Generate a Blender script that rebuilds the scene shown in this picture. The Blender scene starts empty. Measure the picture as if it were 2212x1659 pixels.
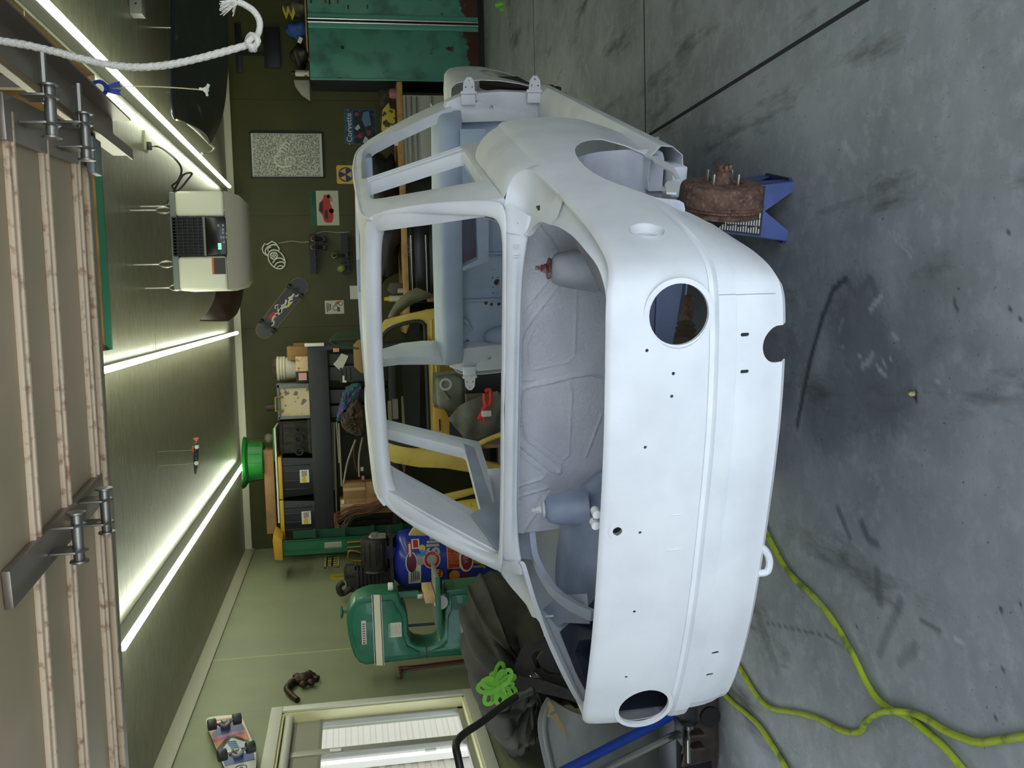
import bpy, bmesh, math, random
from mathutils import Vector, Matrix, Euler
from math import sin, cos, pi, radians, atan2, sqrt, hypot
random.seed(7)
S = bpy.context.scene
COL = S.collection
# ------------------------------------------------------------------ camera
FPX, PITCH, ROLL, YAW, EYE = 2015.7, radians(9.853), radians(-2.2998), radians(4.959), 1.55
_cp, _sp, _cy, _sy = cos(PITCH), sin(PITCH), cos(YAW), sin(YAW)
FWD = Vector((-_sy*_cp, _cy*_cp, -_sp)); _r = Vector((_cy, _sy, 0)); _u = _r.cross(FWD)
RGT = _r*cos(ROLL) + _u*sin(ROLL); UPV = -_r*sin(ROLL) + _u*cos(ROLL)
EYEP = Vector((0, 0, EYE))
cd = bpy.data.cameras.new('camera'); cam = bpy.data.objects.new('camera', cd); COL.objects.link(cam)
cd.sensor_width = 36; cd.lens = 36*FPX/2212; cd.clip_start = .05; cd.clip_end = 200
# the phone was held sideways: the picture's x axis points down in the room
cam.matrix_world = Matrix((( -UPV.x, RGT.x, -FWD.x, 0), (-UPV.y, RGT.y, -FWD.y, 0), (-UPV.z, RGT.z, -FWD.z, EYE), (0, 0, 0, 1)))
S.camera = cam
# ------------------------------------------------------------------ world, exposure
w = bpy.data.worlds.new('overcast_sky'); S.world = w; w.use_nodes = True
bg = w.node_tree.nodes['Background']; bg.inputs[0].default_value = (.76, .87, 1, 1); bg.inputs[1].default_value = 1.75
S.view_settings.view_transform = 'Standard'; S.view_settings.look = 'None'
S.view_settings.exposure = 1.2; S.view_settings.gamma = 1
S.view_settings.use_curve_mapping = False
S.cycles.use_denoising = True; S.cycles.max_bounces = 8; S.cycles.diffuse_bounces = 5
S.cycles.sample_clamp_indirect = 6
LEDCOL, LEDSTR = (.93, 1, .80), 13.0
# ------------------------------------------------------------------ helpers
def ray(x, y):
    return FWD + RGT*((829.5-y)/FPX) - UPV*((x-1106)/FPX)
def atY(x, y, Y): r = ray(x, y); return EYEP + r*(Y/r.y)
def atZ(x, y, Z): r = ray(x, y); return EYEP + r*((Z-EYE)/r.z)
def atX(x, y, X): r = ray(x, y); return EYEP + r*(X/r.x)
V = Vector
def lin(c):
    return tuple((x/12.92 if x <= .04045 else ((x+.055)/1.055)**2.4) for x in (c[0]/255, c[1]/255, c[2]/255)) + (1,)
MATS = {}
def mat(name, rgb, rough=.6, metal=0, n=None, n2=None, bump=None, emit=None, coat=0, stretch=(1,1,1), spec=.5):
    """principled surface; n=(scale, rgb2, lo, hi) mixes a second colour by noise, bump=(scale, strength)"""
    if name in MATS: return MATS[name]
    m = bpy.data.materials.new(name); m.use_nodes = True; nt = m.node_tree; N = nt.nodes; L = nt.links
    b = N['Principled BSDF']; b.inputs['Base Color'].default_value = lin(rgb)
    b.inputs['Roughness'].default_value = rough; b.inputs['Metallic'].default_value = metal
    b.inputs['Coat Weight'].default_value = coat; b.inputs['Specular IOR Level'].default_value = spec
    mp = None
    if n or bump:
        g = N.new('ShaderNodeNewGeometry'); mp = N.new('ShaderNodeMapping'); mp.inputs['Scale'].default_value = stretch
        L.new(g.outputs['Position'], mp.inputs[0])
    last = None
    for k in (n, n2):
        if not k: continue
        t = N.new('ShaderNodeTexNoise'); t.inputs['Scale'].default_value = k[0]; t.inputs['Detail'].default_value = 6
        L.new(mp.outputs[0], t.inputs[0]); r = N.new('ShaderNodeMapRange')
        r.inputs[1].default_value = k[2]; r.inputs[2].default_value = k[3]; L.new(t.outputs[0], r.inputs[0])
        x = N.new('ShaderNodeMix'); x.data_type = 'RGBA'; L.new(r.outputs[0], x.inputs[0])
        if last: L.new(last, x.inputs[6])
        else: x.inputs[6].default_value = lin(rgb)
        x.inputs[7].default_value = lin(k[1]); last = x.outputs[2]
    if last: L.new(last, b.inputs['Base Color'])
    if bump:
        t = N.new('ShaderNodeTexNoise'); t.inputs['Scale'].default_value = bump[0]; t.inputs['Detail'].default_value = 4
        L.new(mp.outputs[0], t.inputs[0]); bp = N.new('ShaderNodeBump'); bp.inputs['Strength'].default_value = bump[1]
        bp.inputs['Distance'].default_value = .01; L.new(t.outputs[0], bp.inputs['Height']); L.new(bp.outputs[0], b.inputs['Normal'])
    if emit:
        b.inputs['Emission Color'].default_value = tuple(emit[0]) + (1,); b.inputs['Emission Strength'].default_value = emit[1]
    MATS[name] = m; return m
MW = {}
class MB:
    def __init__(s): s.v = []; s.f = []; s.mi = []; s.m = 0
    def add(s, vs, fs):
        o = len(s.v); s.v += [V(p) for p in vs]
        for f in fs: s.f.append([i+o for i in f]); s.mi.append(s.m)
        return s
    def box(s, c, d, R=None):
        c = V(c); p = []
        for x in (-.5, .5):
            for y in (-.5, .5):
                for z in (-.5, .5):
                    q = V((x*d[0], y*d[1], z*d[2])); p.append(c + (R @ q if R else q))
        return s.add(p, [(0,1,3,2), (4,6,7,5), (0,4,5,1), (2,3,7,6), (0,2,6,4), (1,5,7,3)])
    def box2(s, a, b): 
        a, b = V(a), V(b); return s.box((a+b)/2, (abs(b.x-a.x), abs(b.y-a.y), abs(b.z-a.z)))
    def bar(s, p, q, wd, th, up=(0,0,1)):
        p, q = V(p), V(q); d = (q-p).normalized(); u = V(up); sd = d.cross(u)
        if sd.length < 1e-4: sd = d.cross(V((1,0,0)))
        sd.normalize(); u = sd.cross(d)
        R = Matrix((d, sd, u)).transposed(); return s.box((p+q)/2, ((q-p).length, wd, th), R)
    def cyl(s, p, q, r, r2=None, n=16, caps=True):
        p, q = V(p), V(q); r2 = r if r2 is None else r2; d = (q-p).normalized()
        a = d.orthogonal().normalized(); b = d.cross(a); vs = []
        for c, rr in ((p, r), (q, r2)):
            for k in range(n): t = 2*pi*k/n; vs.append(c + a*(rr*cos(t)) + b*(rr*sin(t)))
        fs = [(k, (k+1) % n, n+(k+1) % n, n+k) for k in range(n)]
        if caps: fs += [tuple(reversed(range(n))), tuple(range(n, 2*n))]
        return s.add(vs, fs)
    def tube(s, pts, r, n=8, closed=False, sm=0, flat=None):
        pts = [V(p) for p in pts]
        if sm: pts = spline(pts, sm, closed)
        m = len(pts); vs = []; d0 = None; a = None
        for i, p in enumerate(pts):
            if closed: d = pts[(i+1) % m]-pts[i-1]
            else: d = pts[min(i+1, m-1)]-pts[max(i-1, 0)]
            d = d.normalized() if d.length > 1e-9 else V((0,0,1))
            if a is None: a = d.orthogonal().normalized()
            else:
                a = a - d*a.dot(d); a = a.normalized() if a.length > 1e-6 else d.orthogonal().normalized()
            if flat: 
                b = V(flat).cross(d); b = b.normalized() if b.length > 1e-6 else d.orthogonal().normalized(); a = d.cross(b)*-1
                rr = r
                vs += [p + b*rr[0] + a*rr[1], p + b*rr[0] - a*rr[1], p - b*rr[0] - a*rr[1], p - b*rr[0] + a*rr[1]]
                continue
            b = d.cross(a); rr = r[min(int(i*len(r)/m), len(r)-1)] if isinstance(r, (list, tuple)) else r
            for k in range(n): t = 2*pi*k/n; vs.append(p + a*(rr*cos(t)) + b*(rr*sin(t)))
        if flat: n = 4
        fs = [(i*n+k, i*n+(k+1) % n, ((i+1) % m)*n+(k+1) % n, ((i+1) % m)*n+k) for i in range(m if closed else m-1) for k in range(n)]
        if not closed: fs += [tuple(reversed(range(n))), tuple(range((m-1)*n, m*n))]
        return s.add(vs, fs)
    def prism(s, poly, vec):
        p = [V(q) for q in poly]; n = len(p); vec = V(vec)
        return s.add(p + [q+vec for q in p], [tuple(range(n)), tuple(reversed(range(n, 2*n)))] + [(k, n+k, n+(k+1) % n, (k+1) % n) for k in range(n)])
    def lathe(s, prof, o, ax, n=24, caps=False):
        o = V(o); d = V(ax).normalized(); a = d.orthogonal().normalized(); b = d.cross(a); vs = []; m = len(prof)
        for r, h in prof:
            for k in range(n): t = 2*pi*k/n; vs.append(o + d*h + a*(max(r, 1e-4)*cos(t)) + b*(max(r, 1e-4)*sin(t)))
        fs = [(i*n+k, i*n+(k+1) % n, (i+1)*n+(k+1) % n, (i+1)*n+k) for i in range(m-1) for k in range(n)]
        if caps and prof[0][0] > 2e-4: fs.append(tuple(reversed(range(n))))
        if caps and prof[-1][0] > 2e-4: fs.append(tuple(range((m-1)*n, m*n)))
        return s.add(vs, fs)
    def grid(s, rows, closed=False):
        n = len(rows[0]); vs = [p for r in rows for p in r]; k = n if closed else n-1
        return s.add(vs, [(i*n+j, i*n+(j+1) % n, (i+1)*n+(j+1) % n, (i+1)*n+j) for i in range(len(rows)-1) for j in range(k)])
    def ball(s, c, r, n=16, m=10, R=None):
        r = (r, r, r) if not isinstance(r, (tuple, list)) else r; c = V(c); rows = []
        for i in range(m+1):
            t = pi*i/m; rows.append([c + ((R @ V((r[0]*sin(t)*cos(2*pi*k/n), r[1]*sin(t)*sin(2*pi*k/n), r[2]*cos(t)))) if R else V((r[0]*sin(t)*cos(2*pi*k/n), r[1]*sin(t)*sin(2*pi*k/n), r[2]*cos(t)))) for k in range(n)])
        return s.grid(rows, True)
    def mesh(s, name, T=None, mats=()):
        me = bpy.data.meshes.new(name); me.from_pydata([tuple(T @ p if T else p) for p in s.v], [], s.f)
        for m in mats: me.materials.append(m)
        me.polygons.foreach_set('material_index', s.mi); me.validate(); return me
    def build(s, name, mats, parent=None, T=None, smooth=35, bevel=0, seg=2, sub=0, solid=0, soff=0, cut=None, fix=True, wn=False):
        mats = mats if isinstance(mats, (list, tuple)) else [mats]
        X = MW[parent.name].inverted() if parent else Matrix()
        if T: X = X @ T
        me = s.mesh(name, X, mats); o = bpy.data.objects.new(name, me); COL.objects.link(o)
        if fix:
            b = bmesh.new(); b.from_mesh(me); bmesh.ops.remove_doubles(b, verts=b.verts, dist=1e-5); bmesh.ops.recalc_face_normals(b, faces=b.faces); b.to_mesh(me); b.free()
        if solid:
            md = o.modifiers.new('s', 'SOLIDIFY'); md.thickness = solid; md.offset = soff
        co = None
        if cut:
            cm = cut.mesh('cut', X); b = bmesh.new(); b.from_mesh(cm); bmesh.ops.recalc_face_normals(b, faces=b.faces); b.to_mesh(cm); b.free()
            co = bpy.data.objects.new('cut', cm); COL.objects.link(co); md = o.modifiers.new('b', 'BOOLEAN'); md.object = co; md.operation = 'DIFFERENCE'; md.solver = 'EXACT'; md.use_self = True
        if bevel:
            md = o.modifiers.new('v', 'BEVEL'); md.width = bevel; md.segments = seg; md.limit_method = 'ANGLE'; md.angle_limit = radians(40)
        if sub:
            md = o.modifiers.new('u', 'SUBSURF'); md.levels = sub; md.render_levels = sub
        if o.modifiers:
            dg = bpy.context.evaluated_depsgraph_get(); nm = bpy.data.meshes.new_from_object(o.evaluated_get(dg)); o.modifiers.clear(); o.data = nm; bpy.data.meshes.remove(me); nm.name = name; me = nm
        if co: bpy.data.objects.remove(co)
        if smooth:
            me.polygons.foreach_set('use_smooth', [True]*len(me.polygons)); me.set_sharp_from_angle(angle=radians(smooth))
        if parent: o.parent = parent; MW[o.name] = MW[parent.name]
        else: MW[o.name] = Matrix()
        return o
def spline(pts, k, closed=False):
    n = len(pts); out = []
    for i in range(n if closed else n-1):
        g = (lambda j: pts[j % n]) if closed else (lambda j: pts[max(0, min(n-1, j))])
        a, b, c, d = g(i-1), g(i), g(i+1), g(i+2)
        for j in range(k):
            t = j/k; out.append(.5*((2*b) + (c-a)*t + (2*a-5*b+4*c-d)*t*t + (3*b-a-3*c+d)*t**3))
    if not closed: out.append(pts[-1])
    return out
def tag(o, label=None, cat=None, group=None, kind=None):
    if label: o['label'] = label
    if cat: o['category'] = cat
    if group: o['group'] = group
    if kind: o['kind'] = kind
    return o
def thing(name, label, cat, loc=(0,0,0), group=None, M=None):
    o = bpy.data.objects.new(name, None); COL.objects.link(o); o.empty_display_size = .05
    o.matrix_world = M if M else Matrix.Translation(V(loc)); MW[o.name] = M.copy() if M else Matrix.Translation(V(loc))
    return tag(o, label, cat, group)
def struct(o): o['kind'] = 'structure'; return o
def copytree(o, M, label=None, group=None):
    r = o.copy(); COL.objects.link(r); r.matrix_world = M; MW[r.name] = M.copy()
    if label: r['label'] = label
    if group: r['group'] = group
    for ch in list(o.children):
        c = ch.copy(); COL.objects.link(c); c.parent = r; MW[c.name] = M.copy()
        for g in list(ch.children):
            d = g.copy(); COL.objects.link(d); d.parent = c; MW[d.name] = M.copy()
    return r
def text_mb(s, size, o, ex, ey, depth=.0008, bold=0, shear=0, mb=None):
    """lettering as real thin relief: baseline start o, direction ex, up ey"""
    cu = bpy.data.curves.new('t', 'FONT'); cu.body = s; cu.size = size; cu.extrude = depth; cu.offset = bold; cu.shear = shear; cu.resolution_u = 3
    ob = bpy.data.objects.new('t', cu); COL.objects.link(ob); dg = bpy.context.evaluated_depsgraph_get()
    me = bpy.data.meshes.new_from_object(ob.evaluated_get(dg)); ex, ey = V(ex).normalized(), V(ey).normalized(); ez = ex.cross(ey); o = V(o)
    mb = mb or MB(); mb.add([o + ex*v.co.x + ey*v.co.y + ez*v.co.z for v in me.vertices], [tuple(p.vertices) for p in me.polygons])
    bpy.data.objects.remove(ob); bpy.data.curves.remove(cu); bpy.data.meshes.remove(me); return mb
def rrect(w, h, r, k=4):
    out = []
    for cx, cy, a0 in ((w/2-r, h/2-r, 0), (-w/2+r, h/2-r, 90), (-w/2+r, -h/2+r, 180), (w/2-r, -h/2+r, 270)):
        for i in range(k+1): a = radians(a0+90*i/k); out.append((cx+r*cos(a), cy+r*sin(a)))
    return out
# ------------------------------------------------------------------ common materials
PRIMER = mat('primer_white', (228, 230, 232), .55, n=(6, (214, 216, 220), .4, .75), bump=(220, .03))
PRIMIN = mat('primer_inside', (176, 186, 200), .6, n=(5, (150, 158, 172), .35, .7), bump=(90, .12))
BLACK = mat('black_plastic', (22, 22, 23), .5)
BLACKM = mat('black_metal', (32, 32, 35), .45, .3)
CHROME = mat('chrome', (215, 215, 210), .18, 1)
STEEL = mat('bare_steel', (150, 148, 142), .35, .9)
WHITE = mat('white_paint', (222, 222, 210), .5)
CARD = mat('cardboard', (158, 122, 80), .85, n=(9, (140, 104, 66), .4, .7))
WOOD = mat('pale_wood', (186, 148, 98), .7, n=(14, (160, 120, 74), .35, .7), stretch=(1, .15, 1))
RUST = mat('rusty_iron', (112, 84, 70), .85, .2, n=(30, (74, 52, 44), .35, .65), n2=(90, (132, 108, 92), .5, .7), bump=(120, .06))
GLASS = mat('clear_glass', (255, 255, 255), .02)
_b = GLASS.node_tree.nodes['Principled BSDF']; _b.inputs['Transmission Weight'].default_value = 1; _b.inputs['IOR'].default_value = 1.05
# ================================================================== the garage itself
YB, CH, XL, XR, YF = 10.6, 2.770, -2.66, 4.3, -.25
# floor
def floor_mat():
    m = bpy.data.materials.new('sealed_concrete'); m.use_nodes = True; N = m.node_tree.nodes; L = m.node_tree.links; b = N['Principled BSDF']
    g = N.new('ShaderNodeNewGeometry'); at = N.new('ShaderNodeVertexColor'); at.layer_name = 'stain'
    def noise(sc, det, lo, hi, st=(1,1,1)):
        mp = N.new('ShaderNodeMapping'); mp.inputs['Scale'].default_value = st; L.new(g.outputs['Position'], mp.inputs[0])
        t = N.new('ShaderNodeTexNoise'); t.inputs['Scale'].default_value = sc; t.inputs['Detail'].default_value = det; t.inputs['Roughness'].default_value = .65; L.new(mp.outputs[0], t.inputs[0])
        r = N.new('ShaderNodeMapRange'); r.inputs[1].default_value = lo; r.inputs[2].default_value = hi; L.new(t.outputs[0], r.inputs[0]); return r.outputs[0]
    def mix(f, a, c):
        x = N.new('ShaderNodeMix'); x.data_type = 'RGBA'; L.new(f, x.inputs[0])
        if isinstance(a, tuple): x.inputs[6].default_value = lin(a)
        else: L.new(a, x.inputs[6])
        if isinstance(c, tuple): x.inputs[7].default_value = lin(c)
        else: L.new(c, x.inputs[7])
        return x.outputs[2]
    c = mix(noise(2.2, 8, .35, .68), (156, 160, 163), (126, 129, 131))
    c = mix(noise(14, 10, .5, .75), c, (166, 170, 174))
    c = mix(noise(5, 12, .56, .70, (1, .25, 1)), c, (88, 88, 84))
    c = mix(noise(60, 3, .66, .72), c, (80, 80, 78))
    sp = N.new('ShaderNodeSeparateColor'); L.new(at.outputs[0], sp.inputs[0])
    c = mix(sp.outputs[0], c, (66, 68, 68)); c = mix(sp.outputs[1], c, (176, 182, 188)); c = mix(sp.outputs[2], c, (22, 24, 26))
    L.new(c, b.inputs['Base Color'])
    r = N.new('ShaderNodeMapRange'); r.inputs[3].default_value = .38; r.inputs[4].default_value = .62; L.new(noise(4, 8, .3, .7), r.inputs[0]); L.new(r.outputs[0], b.inputs['Roughness'])
    bp = N.new('ShaderNodeBump'); bp.inputs['Strength'].default_value = .08; bp.inputs['Distance'].default_value = .004; L.new(noise(30, 8, 0, 1), bp.inputs['Height']); L.new(bp.outputs[0], b.inputs['Normal'])
    return m
def build_floor():
    nx, ny = 300, 420; x0, x1, y0, y1 = XL, XR, YF, YB
    fx = sorted(set([x0 + (x1-x0)*i/70 for i in range(71)] + [-1.6 + 2.9*i/240 for i in range(241)]))
    fy = sorted(set([y0 + (y1-y0)*i/70 for i in range(71)] + [1.2 + 2.3*i/200 for i in range(201)]))
    vs = [(x, y, 0) for y in fy for x in fx]; n = len(fx)
    fs = [(j*n+i, j*n+i+1, (j+1)*n+i+1, (j+1)*n+i) for j in range(len(fy)-1) for i in range(n-1)]
    me = bpy.data.meshes.new('floor'); me.from_pydata(vs, [], fs)
    def P(*l): return [atZ(a, b, 0).to_2d() for a, b in l]
    # worn marks seen on the slab: dark dried smears and pale scrapes
    dark = [(P((1828,602),(1800,625),(1775,690),(1750,780),(1735,850),(1722,920)), .012, .9), (P((1840,640),(1815,700),(1800,780),(1775,860)), .03, .35),
            (P((1830,610),(1850,640),(1880,600),(1895,640)), .016, .6), (P((1850,700),(1880,780),(1900,840)), .16, .55), (P((1780,900),(1850,860),(1930,820)), .13, .45), (P((1960,760),(1990,700),(2000,640)), .12, .3),
            (P((1810,1100),(1835,1160)), .012, .6), (P((1862,1130),(1875,1165),(1895,1177)), .014, .6), (P((1900,1410),(1925,1350),(1945,1300)), .018, .5), (P((1895,1235),(1900,1300)), .02, .5), (P((1945,1430),(1975,1400)), .02, .45),
            (P((1990,1340),(2030,1365)), .008, .7), (P((1630,1310),(1675,1440)), .03, .4), (P((1995,660),(2010,590),(1970,540)), .05, .2), (P((1655,1345),(1790,1375),(1830,1400)), .004, .7), (P((2060,650),(2068,672)), .006, .9)]
    pale = [(P((1880,670),(1890,655),(1905,640)), .009, .8), (P((1928,722),(1937,733)), .008, .8), (P((1862,792),(1878,780),(1885,765)), .009, .7), (P((1893,790),(1912,812)), .006, .8), (P((1902,775),(1915,790)), .004, .9), (P((1900,800),(1908,806)), .006, .9),
            (P((1920,770),(1930,782)), .003, .9), (P((1918,500),(1960,545),(1980,570)), .003, .6), (P((1930,500),(1970,540)), .002, .5), (P((1820,690),(1812,715),(1820,690)), .006, .4), (P((1852,774),(1860,766)), .005, .8), (P((1819,740),(1822,750)), .002, .9), (P((2020,822),(2040,832)), .003, .9),
            (P((1822,310),(1845,345)), .012, .5), (P((1905,1560),(1917,1585)), .003, .8), (P((2063,1382),(2078,1388)), .007, .9)]
    spot = [(p, r) for (a, r) in (((2178,506),.006),((2180,610),.006),((2180,669),.007),((2205,692),.006),((2205,1303),.006),((2160,1315),.006),((2168,1452),.006),((2175,1477),.006),((2162,1477),.005),((2192,1497),.004),((2148,1550),.006),((1935,1488),.005),((1852,1353),.006),((1978,855),.014),((1824,540),.005),((2183,543),.004)) for p in P(a)]
    def sd(p, pl):
        d = 9
        for a, b in zip(pl[:-1], pl[1:]):
            ab = b-a; t = max(0, min(1, (p-a).dot(ab)/max(ab.length_squared, 1e-9))); d = min(d, (p-a-ab*t).length)
        return d
    bb = lambda pl, m: (min(q.x for q in pl)-m, max(q.x for q in pl)+m, min(q.y for q in pl)-m, max(q.y for q in pl)+m)
    D = [(pl, r, k, bb(pl, r*1.6), 0) for pl, r, k in dark] + [(pl, r, k, bb(pl, r*1.6), 1) for pl, r, k in pale]
    ca = me.color_attributes.new('stain', 'FLOAT_COLOR', 'POINT'); buf = [0.0]*(4*len(vs))
    rnd = random.Random(3)
    for i, (x, y, z) in enumerate(vs):
        c = [0, 0, 0]
        if 1.1 < y < 3.6:
            p = V((x, y))
            for pl, r, k, B, ch in D:
                if B[0] < x < B[1] and B[2] < y < B[3]:
                    d = sd(p, pl) + r*.3*(rnd.random()-.5); t = max(0, min(1, (r*1.35-d)/(r*.7))); c[ch] = max(c[ch], t*k)
            for q, r in spot:
                if (p-q).length < r: c[2] = .9
        buf[4*i:4*i+4] = [c[0], c[1], c[2], 1]
    ca.data.foreach_set('color', buf)
    me.materials.append(floor_mat()); o = bpy.data.objects.new('floor', me); COL.objects.link(o); return struct(o)
build_floor()
GROOVE = mat('control_joint', (38, 40, 40), .9)
jx = atZ(1640, 147, 0).x
mb = MB(); ya = atZ(1393, 150, 0).y; yc = atZ(1154, 100, 0).y; xa = atZ(1397, 290, 0).x
mb.box2((XL, ya-.006, 0), (XR, ya+.006, .0012)); mb.box2((XL, yc-.005, 0), (XR, yc+.005, .0012))
A, B_ = atZ(1870, 0, 0), atZ(1400, 293, 0); mb.bar((A.x, A.y, .0007), (B_.x, B_.y, .0007), .016, .0012)
mb.bar((B_.x, B_.y, .0007), V((B_.x, B_.y, .0007)) + (V((B_.x-A.x, B_.y-A.y, 0))*1.1), .010, .0012)
A2 = A + (A-B_)*1.4; mb.bar((A.x, A.y, .0007), (A2.x, A2.y, .0007), .016, .0012)
struct(mb.build('trim_1', GROOVE))
# driveway outside the open door
struct(MB().box2((-14, -16, -.05), (14, YF, -.004)).build('ground', mat('driveway', (206, 202, 194), .9, n=(3, (190, 186, 178), .4, .6)), smooth=0))
# walls
def panel_mat(name, rgb, rgb2, seams, axis, line, rough=.55, wd=.0035, horiz=None):
    m = mat(name, rgb, rough, n=(3, rgb2, .35, .7), bump=(160, .05)); N = m.node_tree.nodes; L = m.node_tree.links; b = N['Principled BSDF']
    g = N.new('ShaderNodeNewGeometry'); s = N.new('ShaderNodeSeparateXYZ'); L.new(g.outputs['Position'], s.inputs[0]); src = b.inputs['Base Color'].links[0].from_socket
    for q, ax in [(x, axis) for x in seams] + [(x, horiz[1]) for x in (horiz[0] if horiz else [])]:
        a = N.new('ShaderNodeMath'); a.operation = 'SUBTRACT'; a.inputs[1].default_value = q; L.new(s.outputs[ax], a.inputs[0])
        c = N.new('ShaderNodeMath'); c.operation = 'ABSOLUTE'; L.new(a.outputs[0], c.inputs[0])
        d = N.new('ShaderNodeMath'); d.operation = 'LESS_THAN'; d.inputs[1].default_value = wd; L.new(c.outputs[0], d.inputs[0])
        x = N.new('ShaderNodeMix'); x.data_type = 'RGBA'; L.new(d.outputs[0], x.inputs[0]); L.new(src, x.inputs[6]); x.inputs[7].default_value = lin(line); src = x.outputs[2]
    L.new(src, b.inputs['Base Color']); return m
sx = [atY(650, 216, YB).x, atY(640, 466, YB).x, atY(600, 708, YB).x]; sx += [sx[2]-(sx[1]-sx[2])]
WB = panel_mat('olive_panel', (66, 65, 15), (58, 58, 13), sx, 0, (34, 35, 14))
struct(MB().box2((XL-.1, YB, 0), (XR+.1, YB+.1, CH+.1)).build('wall_back', WB, smooth=0))
sy = [atX(600, 1415, XL).y, atX(460, 1545, XL).y]
WL = panel_mat('sage_panel', (126, 129, 100), (118, 122, 94), [sy[1]], 1, (112, 116, 84))
WL2 = WL
# left wall with its window opening
wy0, wy1 = 2.6, atX(780, 1525, XL).y            # window opening, near and far
wz1, wz0 = atX(612, 1530, XL).z, atX(1000, 1499, XL).z
mb = MB(); mb.box2((XL-.14, YF, 0), (XL, wy0, CH)); mb.box2((XL-.14, wy1, 0), (XL, YB+.1, CH)); mb.box2((XL-.14, wy0, 0), (XL, wy1, wz0)); mb.box2((XL-.14, wy0, wz1), (XL, wy1, CH))
struct(mb.build('wall_left', WL, smooth=0))
mb = MB(); mb.box2((XL, sy[0]-.003, 0), (XL+.0015, sy[0]+.003, CH)); struct(mb.build('trim_2', mat('pale_bead', (190, 190, 140), .6), smooth=0))
struct(MB().box2((XR, YF, 0), (XR+.1, YB+.1, CH+.1)).build('wall_right', mat('right_wall', (150, 152, 120), .6), smooth=0))
# front wall: only the strip round the open doorway
mb = MB(); mb.box2((XL-.14, YF-.12, 0), (-2.3, YF, CH)); mb.box2((2.6, YF-.12, 0), (XR+.1, YF, CH)); mb.box2((-2.3, YF-.12, 2.28), (2.6, YF, CH))
struct(mb.build('wall_front', mat('front_wall', (170, 168, 158), .7), smooth=0))
# ceiling with the attic hatch opening
hx1 = atZ(203, 160, CH).x; hy1 = (atZ(203, 160, CH).y + atZ(243, 755, CH).y)/2; hx0 = atZ(243, 755, CH).x; hy0 = 2.9
CM = mat('ceiling_board', (116, 114, 97), .36, n=(5, (100, 98, 78), .45, .62), n2=(9, (160, 160, 142), .63, .72), bump=(14, .10), stretch=(1.2, 7, 1))
mb = MB(); mb.box2((XL, YF, CH), (XR, hy0, CH+.02)); mb.box2((XL, hy1, CH), (XR, YB, CH+.02)); mb.box2((XL, hy0, CH), (hx0, hy1, CH+.02)); mb.box2((hx1, hy0, CH), (XR, hy1, CH+.02))
struct(mb.build('ceiling', CM, smooth=0))
mb = MB(); Hh = .5
mb.box2((hx0-.02, hy1, CH+.02), (hx1+.02, hy1+.02, CH+Hh)); mb.box2((hx0-.02, hy0-.02, CH+.02), (hx1+.02, hy0, CH+Hh)); mb.box2((hx0-.02, hy0, CH+.02), (hx0, hy1, CH+Hh)); mb.box2((hx1, hy0, CH+.02), (hx1+.02, hy1, CH+Hh)); mb.box2((hx0-.02, hy0-.02, CH+Hh), (hx1+.02, hy1+.02, CH+Hh+.02))
struct(mb.build('trim_3', mat('hatch_board', (150, 116, 70), .8, n=(8, (128, 96, 54), .4, .6)), smooth=0))
mb = MB(); mb.box2((hx0, hy1-.004, CH-.004), (hx1-.15, hy1+.012, CH+.03))
struct(mb.build('trim_4', mat('green_edge', (20, 92, 70), .6), smooth=0))
# seams in the ceiling boards
mb = MB()
for (a, b) in (((243,1040),(275,1640)), ((335,720),(345,900)), ((360,60),(375,260))):
    p, q = atZ(*a, CH), atZ(*b, CH); mb.bar((p.x, p.y, CH-.0008), (q.x, q.y, CH-.0008), .006, .001)
for (a, b) in (((202,0),(205,130)), ((50,0),(60,170)), ((293,20),(299,150))):
    p, q = atZ(*a, CH), atZ(*b, CH); mb.bar((p.x, p.y, CH-.0008), (q.x, q.y, CH-.0008), .005, .001)
struct(mb.build('trim_5', mat('board_seam', (120, 118, 90), .6), smooth=0))
# ceiling mouldings
TR = mat('white_trim', (214, 210, 188), .5)
th = CH - atY(541, 1100, YB).z; t0 = CH - atY(527, 1100, YB).z
struct(MB().box2((XL, YB-.03, atY(541, 1100, YB).z), (XR, YB, CH)).build('trim_6', TR, bevel=.004))
struct(MB().box2((XL, YF, CH-.105), (XL+.018, YB, CH)).build('trim_7', mat('grey_trim', (172, 168, 146), .5), bevel=.004))
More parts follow.
